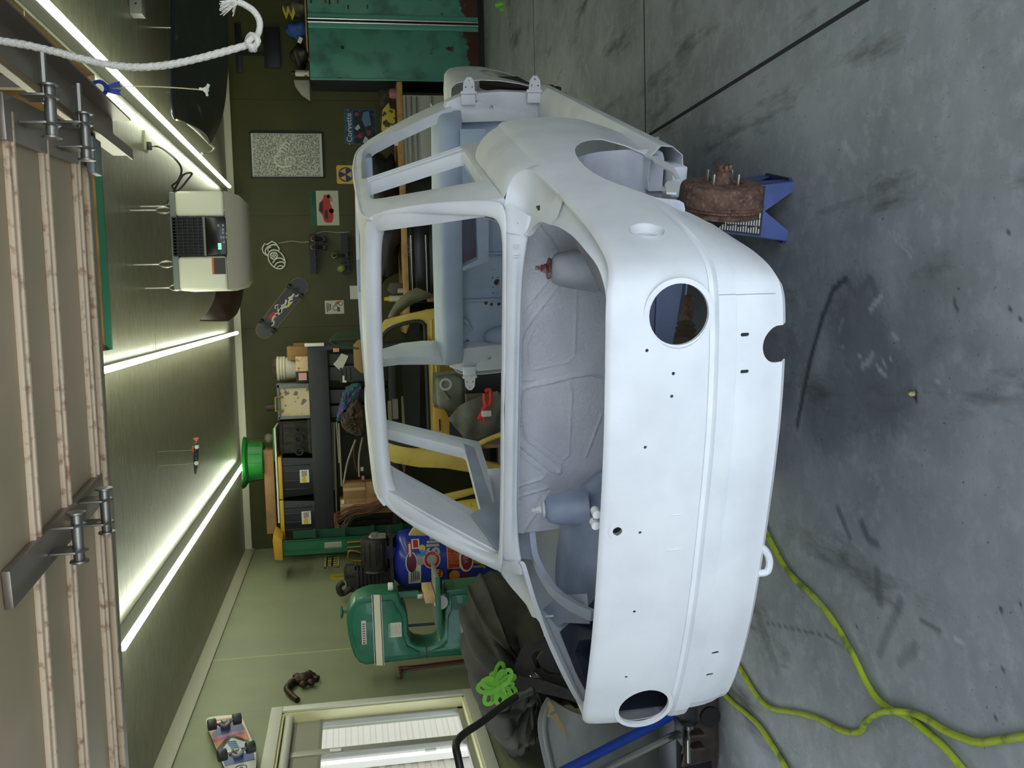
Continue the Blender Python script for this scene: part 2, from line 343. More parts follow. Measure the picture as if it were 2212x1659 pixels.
# ---------------------------------------------------------------- window in the left wall
def window():
    W = thing('window_1', None, None, (XL, (wy0+wy1)/2, wz0)); struct(W)
    CAS = mat('window_casing', (196, 194, 178), .5); REV = mat('window_reveal', (222, 216, 164), .6); ALU = mat('grey_aluminium', (150, 148, 136), .45, .2)
    c = .075; x = XL
    mb = MB(); mb.box2((x, wy0-c, wz1), (x+.018, wy1+c, wz1+c)); mb.box2((x, wy0-c, wz0-c), (x+.018, wy1+c, wz0)); mb.box2((x, wy1, wz0+.0005), (x+.0178, wy1+c, wz1-.0005)); mb.box2((x, wy0-c, wz0+.0005), (x+.0178, wy0, wz1-.0005))
    mb.build('casing', CAS, W, bevel=.003)
    mb = MB(); d = .105
    for a, b in (((x-d, wy1-.012, wz0), (x, wy1, wz1)), ((x-d, wy0, wz0), (x, wy0+.012, wz1)), ((x-d, wy0, wz1-.012), (x, wy1, wz1)), ((x-d, wy0, wz0), (x, wy1, wz0+.012))): mb.box2(a, b)
    mb.build('reveal', REV, W)
    mb = MB(); fx = x-d
    for a, b in (((fx, wy1-.045, wz0), (fx+.04, wy1-.012, wz1)), ((fx, wy0, wz0), (fx+.04, wy0+.05, wz1)), ((fx, wy0, wz1-.05), (fx+.04, wy1, wz1)), ((fx, wy0, wz0), (fx+.04, wy1, wz0+.05))): mb.box2(a, b)
    mb.build('frame', ALU, W, bevel=.003)
    ym = atX(850, 1612, XL-.07).y
    m = MB(); m.box2((fx+.012, ym-.035, wz0+.04), (fx+.05, ym+.035, wz1-.04)); st = m.build('meeting_stile', ALU, W, bevel=.003)
    for px in (725, 930):
        p = atX(px, 1622, XL-.055); MB().box2((fx+.05, p.y-.012, p.z-.035), (fx+.062, p.y+.012, p.z+.035)).build('latch', WHITE, st, bevel=.002)
    MB().box2((fx+.008, ym, wz0+.04), (fx+.012, wy1-.03, wz1-.04)).build('pane', GLASS, W)
    MB().box2((fx+.02, wy0+.03, wz0+.04), (fx+.024, ym, wz1-.04)).build('pane', GLASS, W)
    zb = atX(690, 1560, XL-.03).z
    MB().cyl((x-.035, wy0+.012, wz1-.045), (x-.035, wy1-.012, wz1-.045), .028, n=20).build('blind_roller', mat('blind_tube', (186, 184, 170), .5), W)
    MB().box2((x-.066, wy0+.012, zb), (x-.063, wy1-.02, wz1-.05)).build('roller_blind', mat('blind_cloth', (142, 138, 124), .8), W)
    MB().box2((x-.070, wy0+.012, zb-.02), (x-.058, wy1-.02, zb)).build('blind_bar', mat('blind_bar', (120, 116, 104), .6), W)
window()
# what stands outside: a pale plank fence and a paved yard
mb = MB(); FX = XL-2.6
for k in range(46): z = 0.05 + k*.075; mb.box2((FX, -3, z), (FX+.02+.006*(k % 2), 26, z+.0755))
tag(mb.build('fence', mat('pale_fence', (132, 124, 106), .8), smooth=0), 'pale horizontal board fence outside the window', 'fence')
for k, yy in enumerate((7.6, 10.4, 13.5)):
    tag(MB().box2((FX+.03, yy, -.05), (FX+.11, yy+.09, 3.4)).build('fence_post', mat('fence_post', (196, 190, 176), .7), smooth=0), ('nearest', 'middle', 'farthest')[k] + ' white fence post seen through the window', 'post', 'fence posts')
# ---------------------------------------------------------------- overhead garage door
def garage_door():
    GR = mat('door_steel', (186, 166, 138), .5, n=(3, (170, 156, 126), .4, .6)); RIB = mat('door_rib', (222, 200, 172), .55, n=(40, (170, 128, 104), .55, .7)); PLT = mat('zinc_plate', (150, 140, 130), .35, .7); GREY = mat('door_edge', (150, 138, 120), .45, .1)
    z = 2.20; G = thing('garage_door', 'raised sectional garage door of brown grey ribbed steel overhead', 'garage door', (0, 2, z))
    e = lambda x, y: atZ(x, y, z)
    y2 = (e(276, 1640).y + e(205, 420).y)/2; y1 = (e(250, 1400).y + e(181, 420).y)/2   # far rail
    sk = lambda ya, yb: V((0, (yb-ya), 0))
    xr = e(164, 330).x; xl = -2.35
    MB().box2((xl, y1, z), (xr, y2, z+.04)).build('end_rail', GREY, G, bevel=.004)
    rows = [e(104, 600).y, e(172, 600).y]
    ys = [YF+.3, e(30, 600).y, rows[0], rows[1], y1]
    for k in range(len(ys)-1):
        sct = MB().box2((xl, ys[k], z), (xr, ys[k+1]-.002, z+.04)).build('door_section', GR, G)
        if k:
            m = MB(); yy = ys[k]
            m.box2((xl, yy-.016, z-.012), (xr, yy-.004, z)); m.box2((xl, yy+.004, z-.016), (xr, yy+.016, z)); m.build('rib', RIB, sct, bevel=.002)
    m = MB(); m.box2((xl, y1-.022, z-.014), (xr, y1-.008, z)); m.build('rib', RIB, G, bevel=.002)
    # stiles (running front to back) with their hinges
    s1a, s1b = e(20, 1205), e(208, 1052)
    xm = e(110, 1150).x
    MB().bar((s1a.x-.05, s1a.y-.05, z-.010), (s1b.x, s1b.y, z-.010), .075, .016).build('stile', PLT, G, bevel=.002)
    def hinge(c, d, s=1.0):
        d = V(d).normalized(); n_ = V((d.y, -d.x, 0)); c = V(c); m = MB()
        m.prism([c+d*-.03*s+n_*.03, c+d*.03*s+n_*.03, c+d*.03*s+n_*.03-V((0,0,.05)), c-V((0,0,.07))+n_*.03, c+d*-.03*s+n_*.03-V((0,0,.05))], n_*-.005)
        m.prism([c+d*-.03*s-n_*.03, c+d*.03*s-n_*.03, c+d*.03*s-n_*.03-V((0,0,.05)), c-V((0,0,.07))-n_*.03, c+d*-.03*s-n_*.03-V((0,0,.05))], n_*.005)
        m.cyl(c-V((0,0,.05))+n_*.05, c-V((0,0,.05))-n_*.05, .012, n=10); m.cyl(c-V((0,0,.05))+n_*.05, c-V((0,0,.05))+n_*.055, .02, n=10); m.cyl(c-V((0,0,.05))-n_*.05, c-V((0,0,.05))-n_*.055, .02, n=10)
        return m.build('hinge', STEEL, G, bevel=.001)
    dd = s1b-s1a
    for px in ((92, 1165), (160, 1107)): p = e(*px); hinge((p.x, p.y, z-.02), (dd.x, dd.y, 0))
    p0, p1 = e(30, 250), e(160, 318)
    MB().bar((p0.x-.02, p0.y-.1, z-.008), (p1.x+.01, y2, z-.008), .09, .014).build('stile', PLT, G, bevel=.002)
    for px in ((30, 240), (115, 295)):
        p = e(*px); h = hinge((p.x, p.y, z-.02), (0, 1, 0), 1.2)
        MB().cyl((p.x+.02, p.y, z-.06), (p.x+.12, p.y, z-.06), .008, n=8).build('roller_pin', STEEL, h)
    p = e(178, 335); MB().box2((p.x-.05, p.y-.05, z-.04), (p.x+.04, p.y+.03, z-.02)).build('top_bracket', mat('bracket_grey', (120, 128, 128), .4, .4), G, bevel=.004)
    MB().box2((xl, YF+.28, z-.05), (xr, YF+.32, z+.05)).build('bottom_rail', mat('ply_edge', (206, 178, 138), .7, n=(40, (176, 146, 106), .4, .6), stretch=(.1, 1, 6)), G)
    a, b = e(0, 146), e(250, 334); T_ = thing('door_track', 'steel overhead track beside the right edge of the garage door', 'track', (b.x, b.y, z))
    a = V((a.x, a.y, z-.02)); b = V((b.x, b.y, z-.02)); a = b + (a-b)*2.2
    m = MB(); m.bar(a, b, .006, .055); m.bar(a+V((.05,0,.026)), b+V((.05,0,.026)), .10, .004); m.bar(a+V((.0,0,-.026)), b+V((0,0,-.026)), .03, .004); m.bar(a+V((.1,0,0)), b+V((.1,0,0)), .005, .055)
    m.build('rail', PLT, T_)
    m = MB(); m.box2((b.x+.1, b.y-.4, z), (b.x+.13, b.y-.37, CH)); m.build('hanger', PLT, T_)
    # near plank edge lit by the daylight, lower left of the doorway
    p0, p1 = e(8, 1230), e(18, 1659)
    return G
garage_door()
# ---------------------------------------------------------------- light tubes
def tube_light(a, b, lab, ext=0):
    p, q = atZ(*a, 2.69), atZ(*b, 2.69); p = p if p.y < 10.5 else p + (q-p)*((p.y-10.5)/(p.y-q.y)); q = q + (q-p)*ext
    T_ = thing('led_tube_light', lab, 'light', ((p.x+q.x)/2, (p.y+q.y)/2, CH), 'ceiling LED tubes')
    d = (q-p).normalized(); n_ = V((d.y, -d.x, 0))
    MB().bar(p+V((0,0,.045)), q+V((0,0,.045)), .022, .065).build('housing', mat('lamp_housing', (120, 122, 112), .5), T_)
    MB().cyl(p+V((0,0,-.004)), q+V((0,0,-.004)), .016, n=12).build('tube', mat('led_glow', (255, 255, 250), .5, emit=(LEDCOL, LEDSTR)), T_)
tube_light((530, 996), (264, 1400), 'long glowing LED tube on the ceiling nearest the left wall')
tube_light((511, 719), (229, 798), 'glowing LED tube on the ceiling in the middle, beside the open hatch', .25)
tube_light((495, 403), (91, 0), 'glowing LED tube on the ceiling on the right, behind the rope', .3)
# ================================================================== the white car shell
CHD, CRL = radians(18.6), radians(.992)
_f = V((sin(CHD), cos(CHD), 0)); _l = V((cos(CHD), -sin(CHD), 0)); _z = V((0,0,1))
CX = _l*cos(CRL) + _z*sin(CRL); CZ = -_l*sin(CRL) + _z*cos(CRL); CO = V((-1.24964, 1.85154, -1.39072))
_o = EYEP + CX*CO.x + _f*CO.y + CZ*CO.z
CAR = Matrix(((CX.x, _f.x, CZ.x, _o.x), (CX.y, _f.y, CZ.y, _o.y), (CX.z, _f.z, CZ.z, _o.z), (0,0,0,1)))
CARI = CAR.inverted()
def con(x, y, ax, val):
    """point on the car seen at picture position x, y lying on car plane axis=val"""
    r = CARI.to_3x3() @ ray(x, y); o = CARI @ EYEP; return o + r*((val-o[ax])/r[ax])
def interp(keys, t):
    """piecewise Catmull-Rom through keyed tuples"""
    return keys
def car():
    R = thing('car_shell', 'white primered two-door car body shell without doors, glass or boot lid, on stands', 'car', M=CAR)
    P = dict(parent=R, T=CAR); MIR = Matrix.Diagonal((-1, 1, 1, 1))
    # ---- station table along the right half, from the middle of the tail to the door opening
    #      x, y, z of the crease, how much of the tail mouldings, z of the lower edge | inner edge x, y, z
    K = [(0,-.012,.835,1,.382), (.15,-.010,.835,1,.382), (.30,-.001,.835,1,.382), (.45,.020,.835,1,.383), (.565,.046,.833,1,.386), (.615,.064,.829,1,.390), (.648,.090,.82,1,.395),
         (.672,.140,.812,.9,.400), (.690,.22,.810,.6,.408), (.705,.33,.811,.2,.425), (.719,.48,.815,0,.44), (.737,.66,.826,0,.44), (.765,.87,.840,0,.43), (.777,1.1,.843,0,.41), (.784,1.3,.845,0,.385), (.787,1.5,.846,0,.365)]
    def dens(K, k):
        out = []
        for i in range(len(K)-1):
            g = lambda j: K[max(0, min(len(K)-1, j))]
            a, b, c, d = g(i-1), g(i), g(i+1), g(i+2)
            for j in range(k):
                t = j/k; out.append(tuple(.5*((2*b[m]) + (c[m]-a[m])*t + (2*a[m]-5*b[m]+4*c[m]-d[m])*t*t + (3*b[m]-a[m]-3*c[m]+d[m])*t**3) if m not in (3,) else b[m]+(c[m]-b[m])*t for m in range(len(b))))
        out.append(K[-1]); return out
    H = dens(K, 6)
    LEV = [(.835,-.012,-.010),(.8305,-.005,-.003),(.822,0,.003),(.80,.003,.008),(.77,.005,.012),(.73,.007,.017),(.69,.007,.019),(.65,.006,.019),(.625,.005,.017),(.612,.004,.016),(.606,-.005,.015),(.596,-.005,.0135),(.590,.006,.0125),(.57,.006,.009),(.551,.004,.003),(.5475,-.010,.001),(.52,-.011,-.008),(.49,-.014,-.018),(.465,-.020,-.028),(.445,-.028,-.037),(.428,-.032,-.043),(.415,-.048,-.055)]
    full = [(-a[0],)+a[1:] for a in reversed(H[1:])] + H
    nrm = []
    for i, a in enumerate(full):
        p, q = full[max(i-1, 0)], full[min(i+1, len(full)-1)]; d = V((q[0]-p[0], q[1]-p[1], 0)).normalized(); nrm.append(V((d.y, -d.x, 0)))
    i0 = len(full)//2
    for i in (0,): pass
    def row(lev):
        z, orr, os_ = lev; out = []
        for a, n in zip(full, nrm):
            t = (z-.415)/.42; zz = a[4] + (a[2]-a[4])*t; off = orr*a[3] + os_*(1-a[3]); out.append(V((a[0], a[1], zz)) + n*off)
        return out
    rows = [row(l) for l in LEV]
    skin = MB(); skin.grid(rows)
    cut = MB()
    def hole(x, y, z, r, ax=(0,1,0), d=.08, n=32): cut.cyl(V((x,y,z))-V(ax)*d, V((x,y,z))+V(ax)*d, r, n=n)
    hole(.565,.05,.667,.0705, (.12,1,0)); hole(-.565,.05,.667,.0705, (-.12,1,0))
    for s_ in ((.565+.062,.667-.05),(.565-.066,.667-.03)): pass
    for px in ((1404,765),(1458,811),(1452,857),(1391,962),(1378,1142),(1367,1314),(1355,1468)):
        p = con(*px, 1, 0); hole(p.x, 0, p.z, .0042, n=10)
    hole(.042, 0, .794, .0115, n=20); cut.box((.042, 0, .794), (.034, .1, .005)); 
    for px in ((1618,730.5),(1611,805),(1546,1411),(1538,1466)):
        p = con(*px, 1, .02); cut.box((p.x, .02, p.z), (.0085, .12, .013)); hole(p.x, .02, p.z+.0065, .00425, n=12); hole(p.x, .02, p.z-.0065, .00425, n=12)
    hole(.476, .03, .412, .043, n=28); cut.box((.476, .03, .39), (.086, .16, .05))
    # wheel arches (leaf shaped, cut by an elliptical prism on both flanks) and the filler
    arch = [(.79 + .36*cos(t) + .02*sin(t), .435 + .285*sin(t)) for t in [2*pi*k/40 for k in range(40)]]
    arch = [(y, z) if z > .435 else (y, .435 + (z-.435)*1.3) for y, z in arch]
    for sx_ in (1, -1): cut.prism([(sx_*.60, y, z) for y, z in arch], (sx_*.3, 0, 0))
    fil = con(1397, 498, 0, .707); cut.cyl((.64, fil.y+.008, fil.z-.002), (.80, fil.y-.011, fil.z+.003), .042, n=28)
    skin.build('quarter_and_tail_panel', PRIMER, solid=.003, soff=-1, cut=cut, smooth=30, **P)
    # lamp recess rims
    for s_ in (1, -1):
        m = MB(); c = V((s_*.565, .046, .667)); ax = V((s_*.17, -1, 0)).normalized()
        m.lathe([(.0705, -.004), (.0705, .0065), (.083, .0065), (.084, .004)], c, ax, 40); m.build('lamp_seat', PRIMER, **P)
    m = MB(); m.lathe([(.0425,0),(.036,-.016),(.032,-.02),(.032,-.035)], (.7085, fil.y, fil.z), (1,-.12,.03), 28); m.build('filler_neck', PRIMER, **P)
    m = MB(); m.lathe([(.012,.001),(.022,.001),(.023,0)], (.042, -.0135, .794), (0,-1,0), 28); m.build('lock_seat', PRIMER, **P); MB().cyl((.042, .004, .794), (.042, .02, .794), .016, n=16).build('lock_shade_disc', BLACK, **P)  # black disc behind the lock hole stands in for the shade inside
    for px in ((1455,1000),(1455,1107),(1450,1182),(1437,1287)):
        p = con(*px, 1, -.006); MB().ball((p.x, -.0165+.15*p.x*p.x, p.z), (.0035, .0035, .026), 8, 10).build('plate_pip', PRIMER, **P)
    for s_ in (1, -1):
        k = min(range(len(full)), key=lambda i: abs(full[i][0]-s_*.602)); MB().tube([rows[l][k]+nrm[k]*.0002 for l in range(12, len(LEV)-2)], .0008, 5).build('weld_seam', mat('seam_grey', (150, 150, 152), .7), **P)
    # ---- boot surround: crease -> gutter -> inner edge
    IN = [(0,.034,.823),(.15,.036,.823),(.30,.044,.823),(.44,.062,.822),(.545,.088,.820),(.590,.108,.820),(.622,.140,.821),(.643,.190,.823),(.655,.27,.829),(.664,.37,.836),(.660,.49,.846),(.643,.60,.855)]
    IH = dens([a+(0,) if len(a) == 3 else a for a in IN], 6)
    IH = [(a[0], a[1], a[2]) for a in IH]
    nn = len(IH); up = []
    c0 = len(full)//2
    def ring(f):
        return [f(k) for k in range(-(nn-1), nn)]
    def outer(k): return rows[0][c0+k]
    def inner(k): a = IH[abs(k)]; return V((a[0] if k >= 0 else -a[0], a[1], a[2]))
    def mid(k, t, dz): a, b = outer(k), inner(k); return a.lerp(b, t) + V((0,0,dz))
    gm = MB(); gm.grid([ring(outer), ring(lambda k: mid(k, .12, -.004)), ring(lambda k: mid(k, .28, -.022)), ring(lambda k: mid(k, .75, -.020)), ring(lambda k: mid(k, .92, -.004)), ring(inner), ring(lambda k: inner(k)+V((0,0,-.014)))])
    gm.build('boot_gutter', PRIMER, smooth=50, **P)
    # deck corners beside the boot opening, shoulders, rear window surround: built right then mirrored
    for sx_ in (1, -1):
        T = CAR if sx_ == 1 else CAR @ MIR; Q = dict(parent=R, T=T)
        E0 = [V(a) for a in ((.722,.612,.824),(.742,.75,.846),(.748,.83,.866),(.728,.872,.893),(.69,.882,.914),(.640,.850,.931))]
        I0 = [V(a) for a in ((.648,.565,.852),(.637,.645,.857),(.625,.69,.860),(.597,.745,.866),(.575,.768,.872),(.565,.775,.880))]
        E0, I0 = spline(E0, 5), spline(I0, 5)
        m = MB(); lc = [E0[-1].lerp(I0[-1], t) for t in (0,.1,.24,.78,.92,1)]; bx = [V(a) for a in ((.57,.812,.931),(.57,.797,.927),(.57,.789,.912),(.566,.786,.895),(.556,.783,.878),(.552,.780,.869))]; m.grid([lc, bx]); m.grid([[p+V((.012,0,-.032)) for p in E0], E0]); m.grid([E0, [a.lerp(b, .10)+V((0,0,-.004)) for a, b in zip(E0, I0)], [a.lerp(b, .24)+V((0,0,-.018)) for a, b in zip(E0, I0)], [a.lerp(b, .78)+V((0,0,-.014)) for a, b in zip(E0, I0)], [a.lerp(b, .92)+V((0,0,-.002)) for a, b in zip(E0, I0)], I0, [p+V((0,0,-.015)) for p in I0]])
        m.build('deck_corner', PRIMER, smooth=60, **Q)
        p = E0[11].lerp(I0[11], .72)+V((0,0,-.0150)); q_ = (E0[11].lerp(I0[11],.5)-E0[9].lerp(I0[9],.5)).normalized(); n_ = (E0[10]-I0[10]).normalized(); m = MB(); m.prism([p+q_*a+n_*b+V((0,0,-.001)) for a, b in ((-.016,-.007),(.008,-.010),(.016,.006),(-.008,.009))], (0,0,.0022)); m.build('slot_shade_plate', BLACK, **Q)  # black plate on the deck in place of a slot's shaded opening
        # shoulder
        Y = [.86,.92,1.0,1.1,1.2,1.3,1.4,1.5]; kk = [min(full[c0:], key=lambda a: abs(a[1]-y)) for y in Y]
        ex = [full.index(a) for a in kk]
        cre = [V((rows[0][i].x, Y[j], rows[0][i].z)) for j, i in enumerate(ex)]
        cre[0] = V((.7495,.833,.867)); cre[1] = V((.764,.925,.850))
        r0 = [V((.662, y, .930)) for y in Y]; r1 = [V((.690, y, .927)) for y in Y]; r2 = [V((.725, y, .911)) for y in Y]; r3 = [V((.756, y, .884)) for y in Y]
        r0[0] = V((.650,.853,.931)); r1[0] = V((.690,.880,.914)); r2[0] = V((.712,.878,.903)); r3[0] = V((.729,.870,.893)); r3[1] = V((.748,.925,.886))
        MB().grid([r0, r1, r2, r3, cre, [p+V((.0,.0,-.045 if j == 0 else -.014)) for j, p in enumerate(cre)]]).build('shoulder_panel', PRIMER, solid=.002, smooth=60, sub=1, **Q)
        # greenhouse side: B pillar, C pillar, A pillar, cant rail as one pressed frame with rounded openings
        def sp(y, z): return V((.66-.32*(z-.93), y, z))
        outl = [(.855,.93),(.88,.955),(.95,1.045),(1.04,1.16),(1.13,1.262),(1.19,1.318),(1.26,1.345),(1.5,1.352),(1.8,1.357),(2.1,1.357),(2.4,1.342),(2.55,1.322),(2.70,1.262),(2.86,1.155),(2.98,1.035),(3.08,.90),(3.08,.86),(2.84,.86),(2.80,.93),(2.76,1.0),(2.645,1.17),(2.555,1.262),(2.47,1.297),(2.38,1.309),(2.145,1.319),(1.86,1.325),(1.83,1.318),(1.825,1.20),(1.815,.93),(1.815,.88),(1.5,.88),(1.1,.91)]
        q = [(1.172,.948),(1.69,.943),(1.705,.955),(1.72,1.15),(1.732,1.295),(1.72,1.309),(1.47,1.307),(1.43,1.298),(1.40,1.27),(1.18,.98),(1.165,.957)]
        fr = MB(); fr.prism([sp(*a) for a in outl], (-.046, 0, -.015))
        ct = MB(); ct.prism([sp(*a)+V((.06,0,0)) for a in q], (-.2, 0, 0))
        fr.build('side_window_frame', PRIMER, cut=ct, bevel=.004, smooth=40, **Q)
        # channel beads on the B pillar and round the door opening
        for dy in (.03, .07):
            m = MB(); m.tube([sp(1.82-dy-.0, z)+V((.002,0,0)) for z in (.945,1.05,1.15,1.25,1.305)], .0045, 6); m.build('channel_bead', PRIMER, **Q)
        m = MB(); m.tube([sp(a, b)+V((.001,0,-.009)) for a, b in ((1.17,1.322),(1.26,1.349),(1.5,1.357),(1.8,1.361),(2.1,1.361),(2.4,1.346),(2.54,1.322),(2.62,1.292))], .006, 8, sm=3); m.build('drip_rail', PRIMER, **Q)
        # inner C pillar with slots and inner quarter
        m = MB(); m.prism([sp(*a)+V((-.05,0,0)) for a in ((.90,.925),(1.155,.915),(1.115,1.0),(1.42,1.30),(1.30,1.325),(1.19,1.30),(1.06,1.14))], (-.006,0,0))
        ct = MB()
        for k in range(7):
            t = (k+.5)/7; y, z = 1.125+.29*t, 1.035+.265*t; 
            ct.prism([sp(y-.04+a, z+b)+V((.02,0,0)) for a, b in ((-.013,-.006),(.006,.010),(.013,.006),(-.006,-.010))], (-.15,0,0))
        m.build('inner_pillar', PRIMIN if 0 else PRIMER, cut=ct, smooth=40, **Q)
        m = MB(); m.prism([sp(*a)+V((-.045,0,0)) for a in ((1.76,.945),(1.70,.945),(1.15,.95),(1.10,.93),(1.22,.892),(1.74,.90))], (-.006,0,0)); m.build('waist_rail', PRIMIN, **Q)
        m = MB(); m.prism([sp(*a)+V((-.075,0,0)) for a in ((.86,.93),(1.10,1.0),(1.24,.88),(1.24,.80),(1.0,.785),(.86,.80))], (-.004,0,0)); m.build('inner_quarter_panel', PRIMIN, **Q)
        # rear window surround on this side: from glass edge to pillar edge
        op = [(-.03,.827,.933),(.30,.827,.933),(.50,.828,.934),(.566,.832,.938),(.598,.845,.952),(.604,.868,.975),(.592,.93,1.035),(.578,1.02,1.122),(.553,1.12,1.222),(.535,1.155,1.256),(.508,1.182,1.283),(.465,1.196,1.297),(.40,1.203,1.304),(.20,1.21,1.311),(-.03,1.212,1.313)]
        ou = [(-.03,.795,.932),(.30,.795,.931),(.50,.80,.930),(.60,.815,.930),(.648,.838,.932),(.652,.878,.955),(.636,.945,1.045),(.610,1.04,1.16),(.571,1.13,1.262),(.553,1.165,1.294),(.537,1.195,1.322),(.50,1.225,1.337),(.42,1.238,1.343),(.20,1.248,1.349),(-.03,1.251,1.351)]
        op, ou = [V(a) for a in op], [V(a) for a in ou]
        def nm(a, b, t, h): p = a.lerp(b, t); return p + V((0,-.6,.6))*h
        g = [[a+V((0,.030,-.020)) for a in op], [a+V((0,.016,-.016)) for a in op], op, [nm(a, b, .18, .010) for a, b in zip(op, ou)], [nm(a, b, .5, .012) for a, b in zip(op, ou)], [nm(a, b, .8, .007) for a, b in zip(op, ou)], ou]
        MB().grid(g).build('rear_window_surround', PRIMER, solid=.002, smooth=60, sub=1, **Q)
    # rear beam below the window down to the boot flange (one piece, full width)
    xs = [-.645,-.61,-.55,-.48,-.36,-.2,0,.2,.36,.48,.55,.61,.645]
    def beam(x): 
        a = abs(x); e = max(0, (a-.45)/.15); g = max(0, a-.53)*.55
        return [V((x,.797+g,.932-.002*e)), V((x,.783+g,.927)), V((x,.774+g,.912)), V((x*.99,.776+g*.6,.905-.008*e)), V((x*.97,.785-.004*e,.897-.020*e)), V((x*.965,.782-.004*e,.888-.020*e)), V((x*.965,.800,.886-.020*e))]
    rws = [beam(x) for x in xs]; MB().grid([[r[j] for r in rws] for j in range(7)]).build('rear_deck_beam', PRIMER, solid=.002, smooth=60, sub=1, **P)
    for x in (.535,.505): MB().box((x, .7735, .906), (.004, .004, .018)).build('beam_tab', PRIMER, **P)
    # package tray behind the beam
    MB().box2((-.60,.80,.88), (.60,.86,.90)).build('parcel_tray_edge', PRIMIN, **P)
    # roof: ring round the sunroof opening
    def zr(x, y):
        e = 1.352 - .016*(x/.53)**2; yk = [(1.2,-.010),(1.3,.0),(1.6,.008),(2.0,.012),(2.3,.004),(2.5,-.022),(2.56,-.04)]
        for (a, b), (c, d) in zip(yk[:-1], yk[1:]):
            if y <= c: return e + b + (d-b)*(max(y, a)-a)/(c-a)
        return e-.04
    def patch(x0, x1, y0, y1, nx=8, ny=6): return [[V((x0+(x1-x0)*i/nx, y0+(y1-y0)*j/ny, zr(x0+(x1-x0)*i/nx, y0+(y1-y0)*j/ny))) for i in range(nx+1)] for j in range(ny+1)]
    m = MB(); m.grid(patch(-.53,.53,1.245,1.50)); m.grid(patch(-.53,-.40,1.50,2.02)); m.grid(patch(.40,.53,1.50,2.02)); m.grid(patch(-.53,.53,2.02,2.50))
    m.build('roof_panel', PRIMER, solid=.014, soff=-1, smooth=50, **P)
    MB().box2((-.52,2.40,1.265),(.52,2.52,1.30)).build('windscreen_header', PRIMIN, bevel=.01, **P)
    m = MB()
    p = con(774, 590, 1, 2.06); m.box2((p.x-.07, 2.012, 1.332), (p.x+.07, 2.022, 1.362)); m.build('sunroof_catch', PRIMIN, bevel=.003, **P)
    # ---- boot bulkhead with pressed ribs
    LINES = [([(1191,599),(1160,636),(1129,673),(1116,690)], 1), ([(1216,608),(1148,693),(1130,721),(1125,744),(1124,799),(1130,822),(1153,820)], 1), ([(1247,615),(1243,769),(1229,784),(1153,799),(1140,789),(1138,744),(1153,708)], .7),
             ([(1116,900),(1125,858),(1128,842),(1178,825),(1280,811),(1302,820)], 1.2), ([(1227,820),(1133,839),(1123,850),(1125,914),(1133,945),(1213,1009),(1211,1024),(1194,1020),(1119,959)], 1.3), ([(1230,834),(1237,848),(1230,986),(1219,995),(1186,970),(1150,940)], .8),
             ([(1116,975),(1180,1025),(1172,1036),(1116,1053)], .9), ([(1116,1075),(1184,1056)], .9), ([(1186,1067),(1122,1164)], .8), ([(1165,487),(1204,541),(1200,552)], 1), ([(1138,588),(1187,583),(1194,592),(1190,604)], .8), ([(1302,900),(1268,990)], 1.2), ([(1138,563),(1175,557)], .5)]
    LN = [([con(a, b, 1, 1.0) for a, b in l], k) for l, k in LINES]
    nx, nz = 300, 120; gr = []
    for j in range(nz+1):
        z = .47+.44*j/nz; r = []
        for i in range(nx+1):
            x = -.60+1.2*i/nx; d = 0
            for l, k in LN:
                for a, b in zip(l[:-1], l[1:]):
                    ax, az, bx, bz = a.x, a.z, b.x, b.z; ll = (bx-ax)**2+(bz-az)**2; t = max(0, min(1, ((x-ax)*(bx-ax)+(z-az)*(bz-az))/max(ll, 1e-9))); q = hypot(x-ax-t*(bx-ax), z-az-t*(bz-az))
                    if q < .0075: d = max(d, k*(1-(q/.0075)**2)**2)
            r.append(V((x, 1.0+.05*(.9-z)-.006*d, z)))
        gr.append(r)
    BK = mat('sprayed_sealer', (226, 226, 230), .62, n=(5, (206, 208, 214), .35, .7), bump=(75, .5))
    MB().grid(gr).build('boot_bulkhead', BK, smooth=60, **P)
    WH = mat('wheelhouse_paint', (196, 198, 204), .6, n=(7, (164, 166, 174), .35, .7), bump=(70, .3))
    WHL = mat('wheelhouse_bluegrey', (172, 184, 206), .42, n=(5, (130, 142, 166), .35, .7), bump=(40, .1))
    def house(s_, mtl):
        m = MB(); rr = []
        for u in (0,.1,.25,.45,.65,.8,.9,.97,1.0):
            k = 1.03*max(0, 1-u**3)**.5 if u < 1 else .02; x = .735-.45*u; r = []
            for i in range(27):
                t = radians(-14+177*i/26); y, z = .79+.36*k*cos(t)+.02*sin(t), .435+(.285 if sin(t) > 0 else .37)*k*sin(t); r.append(V((s_*(x + (.012 if u == 0 and y > .9 else 0)), y, z)))
            rr.append(r)
        m.grid(rr); return m.build('wheel_house', mtl, solid=.003, smooth=60, sub=1, **P)
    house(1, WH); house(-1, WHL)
    # shock towers with their bolts
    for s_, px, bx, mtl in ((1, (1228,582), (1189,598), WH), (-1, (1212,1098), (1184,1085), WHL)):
        a = con(*px, 1, .82); m = MB(); z0 = a.z-.05; m.lathe([(.066, -.09), (.056, .0), (.050, .03), (.043, .046), (.026, .055), (0, .056)], a, (0.05*s_, .12, 1), 28)
        tw = m.build('shock_tower', mtl, smooth=50, **P)
        m = MB(); t = a + V((.05*s_, .12, 1)).normalized()*.055; n_ = V((.05*s_, .12, 1)).normalized(); m.lathe([(.030,0),(.033,.004),(.033,.008),(.022,.012),(.014,.014),(.014,.020)], t, n_, 24); m.cyl(t+n_*.012, t+n_*.046, .0065, n=10); m.cyl(t+n_*.016, t+n_*.030, .0125, n=6)
        m.build('mount_bolt', PRIMER if s_ < 0 else mat('rusty_primer', (150,130,128), .6, n=(40,(112,60,54),.45,.55)), tw, T=CAR)
